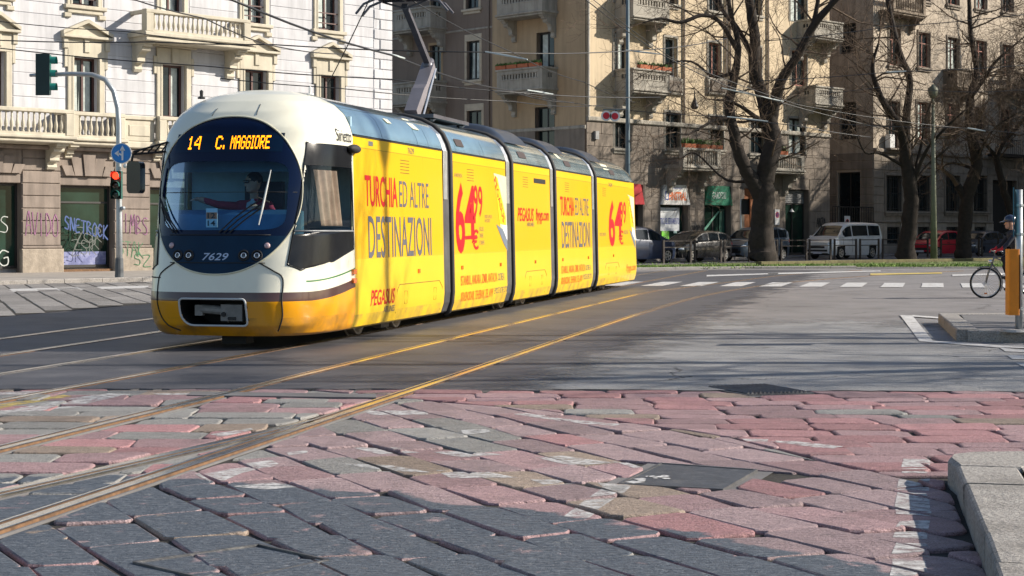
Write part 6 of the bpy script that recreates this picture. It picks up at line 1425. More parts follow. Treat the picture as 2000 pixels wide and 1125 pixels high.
# ------------------------------------------------------------------ parked cars
M_cgl = mat('car_glass', (.010, .015, .02), .05, var=.3, scale=2, spec=.45); M_tyre = mat('tyre', (.018, .018, .019), .85); M_rim = mat('alloy_rim', (.60, .60, .61), .3, metal=.8); M_hub = mat('wheel_dark', (.02, .02, .021), .7)
M_hlamp = mat('car_headlight', (.62, .68, .74), .1, coat=1); M_tlamp = mat('car_taillight', (.45, .015, .015), .2, coat=1); M_plate = mat('number_plate', (.55, .58, .66), .5); M_trim = mat('car_black_trim', (.018, .018, .02), .55)
def lerp(tab, x):
    if x <= tab[0][0]: return tab[0][1]
    for (a, b), (c, d) in zip(tab, tab[1:]):
        if a <= x <= c: t = (x - a) / (c - a); return b + (d - b) * t
    return tab[-1][1]
def car(name, label, loc, rz, paint, top, belt, half, L, wb, ws, win, wr=.31, zlow=.20, grp=None, cat='car', skirt=None, bonnet=None):
    """top/belt/half: (x,value) tables, front at +x; ws: windscreen x range (foot, head); win: side window x ranges"""
    t = thing(name, label, cat, loc, rz, grp); h = L / 2
    def sm(tab, x): return (lerp(tab, x - .06) + lerp(tab, x) * 2 + lerp(tab, x + .06)) / 4
    def sec(x, k_):
        zt = sm(top, x); zb = min(sm(belt, x), zt - .02); w = lerp(half, x); d = (zt - zb); zl = zlow + (.12 * max(0, abs(x) - (h - .25)) / .25)
        r = w * (1 - .17 * min(1, d / .5))
        return [(w * .93, zl), (w * .985, zl + .14), (w, zl + (zb - zl) * .55), (w * .975, zb), ((w * .965 + r * .0), zb + .02), (r + (w * .96 - r) * .12, zb + d * .86), (r * .86, zt - .012 * min(1, d * 3) - .006), (r * .45, zt), (0, zt + .012)][k_]
    xs = [-h + L * i / 56 for i in range(57)]; K = 9; mb = MB(); vs = []
    for x in xs:
        ring = [sec(x, k_) for k_ in range(K)]
        vs += [(x, y, z) for y, z in ring] + [(x, -y, z) for y, z in ring[::-1][1:]]
    n = 2 * K - 1
    def arch(c): return any((c[0] - wx) ** 2 + (c[2] - wr) ** 2 < (wr + .055) ** 2 for wx in (wb[0], wb[1])) and abs(c[1]) > .4
    fs = []
    for i in range(56):
        for k_ in range(n - 1):
            f = (i * n + k_, i * n + k_ + 1, (i + 1) * n + k_ + 1, (i + 1) * n + k_); c = [sum(vs[q][d] for q in f) / 4 for d in range(3)]
            if not arch(c): fs.append(f)
    fs += [tuple(range(n)), tuple(range(56 * n, 57 * n))]
    body = mb.add(vs, fs).obj('body', paint, t, angle=38)
    un = MB(); un.box(-h + .15, h - .15, -.72, .72, zlow, zlow + .38)
    un.obj('underbody', M_trim, t)
    for sg in (-1, 1):
        for a, b in win:
            def P(u, v):
                x = a + u * (b - a); p = Vector(sec(x, 4)); q = Vector(sec(x, 5)); m_ = p.lerp(q, .06 + v * .84); return (x + (v * -.0), sg * (m_.x + .008), m_.y)
            MB().grid(P, 12, 3).obj('side_window', M_cgl, t, smooth=True)
        for wx in wb:
            w_ = lerp(half, wx); MB().lathe([(wr + .075, 0), (wr + .06, .02), (wr + .03, .0), (wr + .03, -.2)], 20, (wx, sg * (w_ - .012), wr), 1, cap=False).obj('wheel_arch', paint if skirt is None else M_trim, t, smooth=True) if False else None
            wh = MB().lathe([(.10, -.09), (wr * .62, -.09), (wr * .9, -.10), (wr, -.06), (wr, .06), (wr * .9, .10), (wr * .66, .10)], 22, (wx, sg * (w_ - .13), wr), 1).obj('wheel', M_tyre, t, smooth=True)
            rm = MB().lathe([(wr * .66, .0), (wr * .66, sg * .012), (wr * .56, sg * .012), (wr * .54, 0)], 20, (wx, sg * (w_ - .03), wr), 1, cap=False)
            for q in range(5):
                a_ = q * 2 * pi / 5; rm.prism([(wx + cos(a_ - .9) * .05, wr + sin(a_ - .9) * .05), (wx + cos(a_ - .16) * wr * .6, wr + sin(a_ - .16) * wr * .6), (wx + cos(a_ + .16) * wr * .6, wr + sin(a_ + .16) * wr * .6), (wx + cos(a_ + .9) * .05, wr + sin(a_ + .9) * .05)], 1, sg * (w_ - .04), sg * (w_ - .02))
            rm.obj('rim', M_rim, wh); MB().lathe([(.001, 0), (wr * .62, 0)], 20, (wx, sg * (w_ - .045), wr), 1, cap=False).obj('rim_well', M_hub, wh)
        xm = ws[0] - .12; MB().ell((xm, sg * (lerp(half, xm) + .09), sm(belt, xm) + .08), (.07, .10, .07), 10, 6).obj('wing_mirror', paint, t, smooth=True)
        xh = h - .22; w_ = lerp(half, xh); zh = sm(belt, xh) - .13
        MB().ell((xh, sg * w_ * .80, zh), (.20, .17, .075), 12, 8).obj('headlight', M_hlamp, t, smooth=True)
        xt = -h + .08; w_ = lerp(half, xt); MB().ell((xt, sg * w_ * .86, sm(belt, xt) - .08), (.09, .10, .16), 10, 8).obj('tail_light', M_tlamp, t, smooth=True)
        xd = (win[0][0] + win[0][1]) / 2; MB().box(xd - .35, xd - .2, sg * (lerp(half, xd) + .002) - .01, sg * (lerp(half, xd) + .002) + .02, sm(belt, xd) - .12, sm(belt, xd) - .09).obj('door_handle', M_trim, t)
        for a, b in win[:1]:
            for xx in (a - .02, b + .02): MB().box(xx - .004, xx + .004, sg * lerp(half, xx) * .995 - .004, sg * lerp(half, xx) * .995 + .004, zlow + .18, sm(belt, xx) - .03).obj('door_gap', M_trim, t)
    def WS(u, v):
        x = ws[0] + v * (ws[1] - ws[0]); y0 = sec(x, 6)[0] * 1.02; y = (2 * u - 1) * y0; zt = sm(top, x); return (x + .008, y, zt + .016 - .03 * (abs(2 * u - 1) ** 3))
    MB().grid(WS, 10, 8).obj('windscreen', M_cgl, t, smooth=True)
    zg = zlow + .06; MB().box(h - .06, h + .012, -.62, .62, zg + .14, zg + .24).obj('grille', M_trim, t); MB().box(h - .05, h + .02, -.26, .26, zg + .02, zg + .13).obj('front_plate', M_plate, t)
    MB().box(h - .07, h + .008, -.45, .45, sm(belt, h) - .20, sm(belt, h) - .09).obj('upper_grille', M_trim, t)
    return t
def paintm(n, c, metal=.1): return mat(n, c, .3, metal=metal, var=.06, coat=.3, stain=.2, stcol=tuple(q * .7 + .03 for q in c))
HATCH_T = [(-1.98, .95), (-1.9, 1.16), (-1.6, 1.36), (-1.1, 1.47), (-.3, 1.50), (.3, 1.45), (.62, 1.32), (1.05, 1.06), (1.20, .98), (1.75, .84), (2.0, .66)]
HATCH_B = [(-1.98, .93), (-1.2, .97), (0, .92), (.9, .89), (1.2, .88), (1.75, .78), (2.0, .60)]; HALF = [(-2, .70), (-1.85, .80), (-1.4, .86), (0, .875), (1.2, .86), (1.7, .80), (1.95, .66), (2.0, .58)]
def scl(tab, fx, fz=1.): return [(x * fx, z * fz) for x, z in tab]
HD = radians(225)
def lp_(u, c, v=None):      # place on the parking line X - Y = c
    a = (u - 1000) / FPX; Y = -c / (1 - a); return (a * Y, Y, 0)
car('suv', 'dark blue estate car partly hidden behind the tram rear', lp_(1240, -69.2), radians(45), paintm('blue_car', (.012, .024, .06)), scl(HATCH_T, 1.1, 1.12), scl(HATCH_B, 1.1, 1.1), scl(HALF, 1.1), 4.4, (1.35, -1.40), (1.25, .65), [(.05, .85), (-.85, -.02), (-1.6, -.92)], .34, grp='cars parked along the kerb')
car('hatchback', 'black hatchback parked below the two shop signs', lp_(1357, -69.6), HD, mat('black_car', (.007, .008, .011), .28, coat=.4), scl(HATCH_T, 1.0, 1.0), HATCH_B, HALF, 4.0, (1.22, -1.28), (1.15, .58), [(.0, .80), (-.80, -.07), (-1.45, -.87)], .32, grp='cars parked along the kerb')
MPV_T = [(-1.95, 1.0), (-1.9, 1.5), (-1.6, 1.70), (-.8, 1.74), (.2, 1.70), (.62, 1.55), (1.05, 1.22), (1.25, 1.10), (1.7, .98), (1.95, .80)]
car('small_van', 'blue grey high roofed car parked behind the thickest tree trunk', lp_(1474, -69.4), HD, paintm('bluegrey_car', (.07, .095, .13)), scl(MPV_T, 1.0, .97), scl(HATCH_B, .97, 1.15), scl(HALF, .98), 3.9, (1.22, -1.25), (1.2, .6), [(.0, .82), (-.85, -.07), (-1.6, -.92)], .32, grp='cars parked along the kerb')
VAN_T = [(-2.45, 1.2), (-2.42, 1.75), (-2.2, 1.90), (-1, 1.94), (.5, 1.93), (.9, 1.86), (1.15, 1.72), (1.62, 1.28), (1.78, 1.17), (2.3, 1.03), (2.45, .85)]
VAN_B = [(-2.45, 1.18), (0, 1.16), (1.4, 1.10), (1.78, 1.08), (2.3, .94), (2.45, .75)]; VAN_H = [(-2.45, .82), (-2.2, .90), (0, .92), (1.8, .90), (2.25, .82), (2.42, .70), (2.45, .66)]
car('van', 'silver passenger van parked between the trees', lp_(1648, -69.6), HD, paintm('silver_van', (.68, .69, .71), .2), VAN_T, VAN_B, VAN_H, 4.9, (1.55, -1.40), (1.72, 1.1), [(.58, 1.35), (-.95, .48), (-2.15, -1.05)], .33, grp='cars parked along the kerb', cat='van')
SM_T = [(-1.7, .95), (-1.6, 1.25), (-1.3, 1.42), (-.7, 1.47), (.2, 1.44), (.55, 1.30), (.95, 1.04), (1.1, .96), (1.55, .82), (1.7, .66)]
car('small_car', 'small red hatchback parked beside the lamp post', lp_(1828, -69.4), HD, paintm('red_car', (.50, .006, .03)), scl(SM_T, 1.03, 1.03), scl(HATCH_B, .87, 1.03), scl(HALF, .86, .97), 3.5, (1.1, -1.15), (1.07, .53), [(.0, .75), (-1.0, -.07)], .30, grp='cars parked along the kerb')
car('saloon', 'dark navy hatchback right of the red car', lp_(1912, -69.4), HD, paintm('navy_car', (.03, .045, .075)), HATCH_T, HATCH_B, HALF, 4.0, (1.22, -1.28), (1.15, .58), [(.0, .80), (-.80, -.07), (-1.45, -.87)], .32, grp='cars parked along the kerb')
car('estate_car', 'grey car behind the cyclist at the right edge', lp_(1990, -69.4), HD, paintm('grey_car', (.16, .17, .175)), HATCH_T, HATCH_B, HALF, 4.0, (1.22, -1.28), (1.15, .58), [(.0, .80), (-.80, -.07), (-1.45, -.87)], .32, grp='cars parked along the kerb')

# ------------------------------------------------------------------ railings along the verge
M_rail = mat('rusty_dark_railing', (.035, .026, .022), .7, var=.3)
c_ = -66.3; us_ = [(1296, 1349), (1357, 1408), (1415, 1463), (1471, 1518), (1526, 1575), (1581, 1622), (1630, 1672), (1680, 1716), (1724, 1765), (1772, 1812), (1838, 1872), (1880, 1912), (1918, 1950)]
nm = ['first', 'second', 'third', 'fourth', 'fifth', 'sixth', 'seventh', 'eighth', 'ninth', 'tenth', 'eleventh', 'twelfth', 'thirteenth']
for i, (u0, u1) in enumerate(us_):
    a = Vector(lp_(u0, c_)); b = Vector(lp_(u1, c_)); L = (b - a).length
    t = thing('railing', nm[i] + ' low dark railing panel from the tram along the verge', 'railing', (a.x, a.y, .02), D45, 'railing panels along the verge')
    for s in (0, L): MB().box(s - .055, s + .055, -.03, .03, 0, 1.05).obj('post', M_rail, t)
    for z in (1.0, .72): MB().box(.055, L - .055, -.015, .015, z - .025, z + .02).obj('rail', M_rail, t)

# ------------------------------------------------------------------ bare trees
M_bark = mat('tree_bark', (.026, .019, .015), .95, var=.35, scale=6, bump=1., bscale=9); M_twig = mat('twigs', (.10, .066, .043), .9, var=.3, scale=2)
def crom(P, n=4):
    out = []
    for i in range(len(P) - 1):
        p0 = P[max(i - 1, 0)]; p1 = P[i]; p2 = P[i + 1]; p3 = P[min(i + 2, len(P) - 1)]
        for k_ in range(n):
            t = k_ / n; out.append(tuple(.5 * ((2 * b) + (c - a) * t + (2 * a - 5 * b + 4 * c - d) * t * t + (3 * b - a - 3 * c + d) * t ** 3) for a, b, c, d in zip(p0, p1, p2, p3)))
    out.append(tuple(P[-1])); return out
def grow(mb, r, p, d, L, rad, depth):
    pts = [p]; q = Vector(p); dd = Vector(d).normalized(); n = 4 if depth > 1 else 3
    for i in range(n):
        dd = (dd + Vector((r.gauss(0, .22), r.gauss(0, .22), r.gauss(.07, .18)))).normalized(); q = q + dd * (L / n); pts.append(tuple(q))
    R = [max(.0055, rad * (1 - .65 * i / n)) for i in range(n + 1)]; mb.tube(pts, R, 4 if depth > 2 else 3, cap=False)
    if depth > 0:
        for k_ in range(r.choice((3, 4, 5)) if depth > 1 else r.choice((2, 3, 3, 4))):
            t = r.uniform(.25, 1.); i = min(int(t * n), n - 1); f = t * n - i; a = Vector(pts[i]).lerp(Vector(pts[i + 1]), f); ax = (Vector(pts[i + 1]) - Vector(pts[i])).normalized()
            sd = Vector((r.gauss(0, 1), r.gauss(0, 1), r.gauss(0, .8))); sd = (sd - ax * sd.dot(ax)).normalized(); nd = ax * r.uniform(.35, .9) + sd * r.uniform(.5, .95)
            grow(mb, r, tuple(a), nd, L * r.uniform(.5, .75), R[i] * .55, depth - 1)
def tree(name, label, base, limbs, seed, nsub=34, L0=2.6, grp='bare trees on the verge', up=.15, bark=True):
    """limbs: lists of (x,y,z,r) relative to base"""
    t = thing(name, label, 'tree', base, 0, grp); r = random.Random(seed); tk = MB()
    for lb in limbs:
        P = crom(lb, 4); n = len(P); ring = 12 if lb[0][3] > .3 else 8
        PP = [(p[0] + r.gauss(0, p[3] * .05), p[1] + r.gauss(0, p[3] * .05), p[2]) for p in P]; tk.tube(PP, [p[3] * r.uniform(.94, 1.07) for p in P], ring)
    tk.obj('trunk', M_bark, t, smooth=True); tw = MB()
    cand = [(lb, i) for lb in limbs for i in range(len(lb) - 1) if lb[i][2] > 4.0]
    for k_ in range(nsub):
        lb, i = r.choice(cand); f = r.random(); a = Vector(lb[i][:3]).lerp(Vector(lb[i + 1][:3]), f); rad = lb[i][3] * (1 - f) + lb[i + 1][3] * f; ax = (Vector(lb[i + 1][:3]) - Vector(lb[i][:3])).normalized()
        sd = Vector((r.gauss(0, 1), r.gauss(0, 1), r.gauss(0, .5))); sd = (sd - ax * sd.dot(ax)).normalized(); d = ax * r.uniform(.1, .6) + sd + Vector((0, 0, up))
        grow(tw, r, tuple(a), d, L0 * r.uniform(.7, 1.3), min(.05, rad * .4), 3)
    for lb in limbs[1:]: grow(tw, r, tuple(lb[-1][:3]), Vector(lb[-1][:3]) - Vector(lb[-2][:3]), L0 * .9, lb[-1][3] * .8, 3)
    tw.obj('crown', M_twig, t); return t
def limbs_px(base, Y, lst):
    out = []
    for lb in lst:
        q = []
        for k_, (u, v, rad, dy) in enumerate(lb): P = at(u, v, Y + dy); q.append((P[0] - base[0], P[1] - base[1], P[2] - base[2], rad))
        out.append(q)
    return out
Y1 = 75.2; b1 = (at(1490, 508, Y1)[0], Y1, .02)
t1 = tree('plane_tree', 'thickest bare tree with forked trunk in front of the tan building', b1, limbs_px(b1, Y1, [
    [(1490, 509, .74, 0), (1489, 490, .60, 0), (1488, 450, .54, 0), (1490, 400, .50, 0), (1492, 360, .47, 0), (1500, 320, .44, 0), (1510, 280, .42, .2), (1504, 245, .42, .3), (1498, 222, .38, .3)],
    [(1489, 385, .40, 0), (1468, 350, .33, -.2), (1450, 318, .29, -.4), (1438, 278, .26, -.6), (1424, 205, .22, -.8), (1432, 160, .20, -.8), (1441, 110, .16, -1), (1440, 75, .13, -1), (1428, 30, .11, -1.2), (1415, -40, .08, -1.5)],
    [(1502, 240, .36, .3), (1488, 185, .29, .5), (1474, 140, .27, .6), (1474, 70, .25, .8), (1463, 0, .21, 1), (1455, -80, .15, 1)],
    [(1505, 235, .33, .3), (1518, 180, .26, 0), (1530, 150, .23, -.3), (1560, 105, .20, -.7), (1590, 48, .18, -1), (1632, 0, .14, -1.5), (1690, -70, .09, -2)],
    [(1588, 52, .12, -1), (1597, 5, .10, -1), (1605, -60, .07, -1)],
    [(1441, 100, .12, -1), (1405, 42, .10, -1.4), (1370, 30, .09, -1.8), (1330, 44, .075, -2.2), (1290, 36, .06, -2.6), (1255, 45, .03, -3)],
    [(1470, 110, .14, .6), (1440, 55, .12, 1), (1412, 20, .10, 1.5), (1395, -40, .07, 2)],
    [(1436, 140, .10, -.8), (1395, 150, .07, -1), (1350, 120, .05, -1.2), (1300, 125, .03, -1.5)],
    [(1425, 230, .11, -.8), (1390, 238, .07, -1.6), (1345, 262, .05, -2.4), (1320, 258, .03, -3)],
    [(1485, 350, .10, .3), (1420, 352, .06, 1.2), (1360, 300, .045, 2), (1330, 310, .03, 2.5)],
    [(1500, 250, .16, .3), (1462, 218, .10, -.5), (1430, 200, .07, -1), (1400, 195, .05, -1.5)]]), 5, 70, 2.6)
Y2 = 81.6; b2 = (at(1768, 504, Y2)[0], Y2, .02)
t2 = tree('young_plane_tree', 'slim bare tree between the silver van and the red car', b2, limbs_px(b2, Y2, [
    [(1768, 505, .56, 0), (1770, 485, .46, 0), (1776, 440, .40, 0), (1780, 390, .37, 0), (1776, 350, .36, 0), (1770, 310, .33, 0), (1768, 280, .30, 0)],
    [(1770, 300, .26, 0), (1755, 245, .21, -.3), (1735, 215, .18, -.5), (1716, 180, .15, -.7), (1704, 130, .10, -.9), (1716, 85, .06, -1)],
    [(1769, 290, .26, 0), (1770, 225, .20, .3), (1777, 160, .17, .5), (1760, 110, .16, .7), (1745, 55, .14, 1), (1733, -5, .12, 1.2), (1725, -70, .08, 1.5)],
    [(1782, 365, .12, 0), (1806, 300, .09, -.5), (1842, 255, .07, -1), (1885, 215, .04, -1.5)], [(1782, 360, .10, 0), (1815, 320, .07, .6), (1850, 290, .05, 1), (1890, 250, .03, 1.5)],
    [(1778, 370, .10, 0), (1800, 280, .07, .6), (1812, 220, .05, 1), (1830, 170, .03, 1.5)], [(1773, 330, .09, 0), (1720, 300, .06, -.4), (1690, 298, .05, -.8), (1672, 262, .03, -1)]]), 8, 60, 2.5)
Y3 = 86.7; b3 = (at(1881, 501, Y3)[0], Y3, .02)
t3 = tree('leaning_plane_tree', 'bare tree with a stub left of its trunk, right of the red car', b3, limbs_px(b3, Y3, [
    [(1881, 502, .48, 0), (1882, 480, .40, 0), (1885, 430, .37, 0), (1888, 390, .35, 0), (1900, 350, .33, 0), (1908, 315, .31, 0), (1900, 275, .29, 0), (1893, 240, .26, 0)],
    [(1889, 395, .25, 0), (1878, 375, .21, 0), (1870, 362, .20, 0)],
    [(1893, 245, .24, 0), (1896, 185, .20, .3), (1908, 140, .17, .5), (1896, 70, .14, .7), (1893, 0, .11, 1), (1888, -70, .07, 1)],
    [(1896, 190, .13, 0), (1925, 150, .10, -.5), (1945, 120, .08, -.8), (1985, 85, .05, -1)], [(1906, 320, .10, 0), (1925, 275, .07, -.6), (1955, 240, .05, -1), (2010, 210, .03, -1.4)], [(1903, 330, .09, 0), (1860, 318, .06, .6), (1835, 330, .04, 1)]]), 13, 42, 2.6)
Y4 = 90.; b4 = (at(1988, 496, Y4)[0], Y4, .02)
t4 = tree('thin_plane_tree', 'thin crooked bare tree behind the cyclist', b4, limbs_px(b4, Y4, [
    [(1988, 497, .26, 0), (1978, 430, .22, 0), (1962, 375, .20, 0), (1948, 320, .18, 0), (1946, 303, .17, 0)], [(1946, 305, .14, 0), (1962, 275, .12, .3), (1990, 245, .10, .5), (2020, 200, .06, .8)], [(1946, 306, .12, 0), (1928, 285, .09, -.3), (1915, 262, .06, -.5), (1905, 215, .04, -.6)]]), 17, 20, 2.3)
# trees outside the frame on the right: their shadows streak the road and the tram
for i, (src, x, y, a, sc_) in enumerate(((t2, 17.0, 18.5, .5, .9), (t3, 15.5, 22.6, 2.1, .62), (t3, 31.5, 92.5, 1.6, 1.1), (t2, 37, 98, 2.6, 1.1), (t2, 30, 84, .3, 1.1), (t3, 40, 104, .9, 1.25), (t3, 27, 78.5, 4.1, 1.1), (t2, 34, 88, 5.1, 1.15), (t2, 44, 100, 3.6, 1.2))):
    c = copy_tree(src); c.location = (x, y, .0); c.rotation_euler = (0, 0, a); c.scale = (sc_,) * 3; c['label'] = 'bare street tree beyond the right edge of the view'; c['group'] = 'bare trees beyond the right edge'
# ------------------------------------------------------------------ poles, lamps, signals
M_galv = mat('galvanised_steel', (.42, .45, .47), .4, metal=.6, var=.12, scale=5); M_bluep = mat('blue_grey_pole', (.085, .125, .15), .5, var=.15); M_green = mat('signal_green_housing', (.012, .10, .085), .4, coat=.3); M_olive = mat('lamp_post_green', (.16, .17, .12), .6, var=.2)
# left traffic light on its curved arm
px_, py_ = at(233, 540, 47.4)[0], 47.4; TL = thing('traffic_light', 'curved grey traffic light mast with round blue arrow sign by the pale building', 'traffic light', (px_, py_, .12))
def tlp(u, v, dy=0): P = at(u, v, py_ + dy); return (P[0] - px_, P[1] - py_, P[2] - .12)
MB().tube([tlp(233, 541), tlp(233, 440), tlp(232, 330), tlp(232, 240), tlp(230, 210), tlp(222, 178), tlp(205, 155), tlp(180, 146), tlp(140, 144), tlp(95, 146), tlp(58, 147)], [.10, .09, .085, .08, .08, .075, .075, .07, .065, .06, .045], 12).obj('mast', M_galv, TL, smooth=True)
MB().lathe([(.13, 0), (.13, .02), (.115, .55), (.10, .56)], 12).obj('mast_foot', mat('mast_foot_grey', (.09, .10, .11), .6), TL)
def lamp_head(parent, c, h, w, lit, facing='front', name='signal_head', lens=True):
    x, y, z = c; o = MB(); o.bev(x - w / 2, x + w / 2, y - .12, y + .12, z - h / 2, z + h / 2, .03); so_ = o.obj(name, M_green, parent)
    for k_, colr in enumerate(((.5, .02, .015), (.05, .02, .01), (.008, .03, .02))):
        zz = z + h / 2 - h * (k_ + .5) / 3; r = h / 6 * .78
        if lens:
            MB().lathe([(r, y - .125), (r * .95, y - .135), (r * .5, y - .15), (.001, y - .155)], 18, (x, 0, zz), 1).obj('lens', mat('red_light_lit', (.6, .02, .01), .3, emit=((1, .03, .01), 3.)) if (lit == k_) else mat('lens_dark%d' % k_, colr, .2, coat=1), so_, smooth=True)
            n = 14; vs = []
            for q in range(n + 1):
                a = radians(-20 + 220 * q / n); vs += [(x + cos(a) * r * 1.15, y - .12, zz + sin(a) * r * 1.15), (x + cos(a) * r * 1.15, y - .30 - .06 * sin(a), zz + sin(a) * r * 1.15)]
            MB().add(vs, [(2 * q, 2 * q + 1, 2 * q + 3, 2 * q + 2) for q in range(n)]).obj('visor', M_green, so_, smooth=True)
        else:
            n = 14; vs = []
            for q in range(n + 1):
                a = radians(-20 + 220 * q / n); vs += [(x + .12, y + cos(a) * r * .9, zz + sin(a) * r), (x + .36, y + cos(a) * r * .9, zz + sin(a) * r)]
            MB().add(vs, [(2 * q, 2 * q + 1, 2 * q + 3, 2 * q + 2) for q in range(n)]).obj('visor', mat('visor_teal', (.02, .22, .18), .4), so_, smooth=True)
    return so_
c0 = tlp(88, 147); hh = lamp_head(TL, (c0[0], c0[1] - .1, c0[2]), 1.15, .36, None, lens=False)
MB().box(c0[0] - .20, c0[0] + .20, c0[1] - .26, c0[1] - .222, c0[2] - .60, c0[2] + .60).obj('backplate', mat('back_teal', (.012, .035, .035), .5), hh)
c1 = tlp(230, 362); lamp_head(TL, (c1[0] + .03, c1[1] - .24, c1[2]), .80, .30, 0)
c2 = tlp(239, 300); sg_ = MB().lathe([(.001, c2[1] - .14), (.30, c2[1] - .14), (.30, c2[1] - .12), (.001, c2[1] - .12)], 28, (c2[0], 0, c2[2]), 1).obj('arrow_sign', mat('sign_white', (.75, .76, .78), .4), TL)
MB().lathe([(.001, c2[1] - .145), (.275, c2[1] - .145)], 28, (c2[0], 0, c2[2]), 1, cap=False).obj('sign_face', mat('sign_azure', (.02, .22, .62), .4), sg_)
ar = MB(); X, Z, Yd = c2[0] + .03, c2[2], c2[1] - .150
for poly in ([(-.02, -.2), (.035, -.2), (.035, .1), (-.02, .1)], [(-.07, .08), (.085, .08), (.008, .23)], [(-.02, -.07), (-.12, -.02), (-.12, .03), (-.02, -.02)], [(-.10, -.09), (-.10, .09), (-.22, .0)]): ar.add([(X + a, Yd, Z + b) for a, b in poly], [tuple(range(len(poly)))])
ar.obj('arrow', mat('sign_white', (.75, .76, .78), .4), sg_)
MB().lathe([(.06, 0), (.09, .05), (.06, .12)], 10, (c2[0] + .13, c2[1] - .1, c2[2] - .42), 2).obj('push_button', M_wht, TL); MB().lathe([(.05, 0), (.07, .05), (.05, .10)], 10, (.12, -.05, 1.95), 2).obj('bracket', M_galv, TL)
# second signal mast seen only by its lamps at the left edge
# middle utility pole with the two red discs
pu = at(1226, 320, 60.)[0]; UP = thing('tram_pole', 'tall blue grey pole rising behind the tram with two red discs', 'pole', (pu, 60., 0)); MB().tube([(0, 0, 0), (0, 0, 5), (0, 0, 11.5)], [.10, .08, .06], 12).obj('shaft', M_bluep, UP, smooth=True); MB().lathe([(.17, 0), (.17, 1.1), (.13, 1.15)], 12).obj('shaft_foot', M_bluep, UP)
for u, v in ((1184, 226), (1201, 227)):
    P = at(u, v, 59.8); P = (P[0] - pu, -.2, P[2]); d = MB().lathe([(.001, P[1]), (.19, P[1]), (.19, P[1] + .03)], 24, (P[0], 0, P[2]), 1).obj('signal_disc', M_wht, UP); MB().lathe([(.001, P[1] - .006), (.125, P[1] - .006)], 24, (P[0], 0, P[2]), 1, cap=False).obj('red_centre', mat('signal_red', (.55, .01, .03), .4), d)
MB().tube([at(1180, 216, 59.9 - 0)[0:1] + (0,) + at(0, 216, 59.9)[2:] if False else (at(1178, 214, 59.9)[0] - pu, -.1, at(0, 214, 59.9)[2]), (0, -.1, at(0, 214, 59.9)[2])], .02, 5).obj('bracket_arm', M_bluep, UP)
# lamp post among the trees
lu = at(1824, 503, 80.6)[0]; LPo = thing('lamp_post', 'greenish street lamp post in front of the red car', 'lamp post', (lu, 80.6, .1)); MB().tube([(0, 0, 0), (-.02, 0, 4), (-.04, 0, 7.6)], [.18, .12, .08], 12).obj('shaft', M_olive, LPo, smooth=True); MB().tube([(-.04, 0, 7.6), (-.04, 0, 7.9)], .05, 8).obj('lamp_neck', M_olive, LPo, smooth=True); MB().lathe([(.10, 7.9), (.22, 8.05), (.26, 8.35), (.12, 8.5), (.02, 8.6)], 12, (-.04, 0, 0)).obj('lamp_housing', M_olive, LPo, smooth=True)
lp2 = copy_tree(LPo); lp2.location = (19.5, 24.1, 0); lp2.scale = (1.1, 1.1, 1.7); lp2['label'] = 'street lamp post beyond the right edge of the view'
# small pedestrian signal by the shops
su_ = lp_(1447, -72.5); PS = thing('pedestrian_signal', 'small black signal on a thin grey post near the wooden door', 'traffic light', (su_[0], su_[1], .12)); MB().tube([(0, 0, 0), (0, 0, 3.0)], .05, 8).obj('post', M_galv, PS); MB().bev(.06, .42, -.15, .15, 2.2, 3.0, .03).obj('signal_box', M_trim, PS)
# right post with the orange box on the island
ox, oy = at(1990, 648, 21.2)[0], 21.2; OP = thing('island_post', 'grey metal post with an orange box on the kerbed island', 'post', (ox, oy, .152)); MB().tube([(0, 0, 0), (0, 0, 1.84)], .047, 16).obj('post', M_galv, OP, smooth=True)
MB().lathe([(.16, 0), (.15, .03), (.06, .035)], 16, (-.08, 0, 0), 2).obj('foot_plate', mat('concrete_foot', (.4, .39, .38), .9), OP)
obx = MB(); obx.bev(-.155, -.02, -.12, .12, .22, 1.07, .0); ob = MB(); ob.add([(x, y, z) for z in (.22, 1.07) for x, y in rrect(-.165, -.03, -.15, .06, .025, 3)], []); n_ = len(ob.v) // 2; ob.f = [tuple(range(n_)), tuple(range(n_, 2 * n_))] + [(i, (i + 1) % n_, (i + 1) % n_ + n_, i + n_) for i in range(n_)]; ob.m = [0] * len(ob.f)
bxo = ob.obj('orange_box', mat('orange_paint', (.72, .22, .005), .5, var=.12, scale=6, stain=.4, stcol=(.4, .12, .01), stscale=3), OP, angle=40); MB().box(-.035, -.03, -.152, -.10, .30, 1.0).obj('box_seam', M_dark, bxo)
spl = MB().box(-.008, .008, -.30, .10, 1.23, 1.86).obj('sign_plate', mat('sign_edge_teal', (.03, .13, .17), .5), OP, loc=(-.068, 0, 0), rz=radians(-17))
for z in (1.25, 1.62, .28): MB().lathe([(.058, z), (.058, z + .03)], 14).obj('clamp', M_galv, OP)
MB().box(.10, .45, .10, .14, .80, 1.45).obj('grey_cabinet', mat('cabinet_grey', (.3, .34, .34), .5), OP)
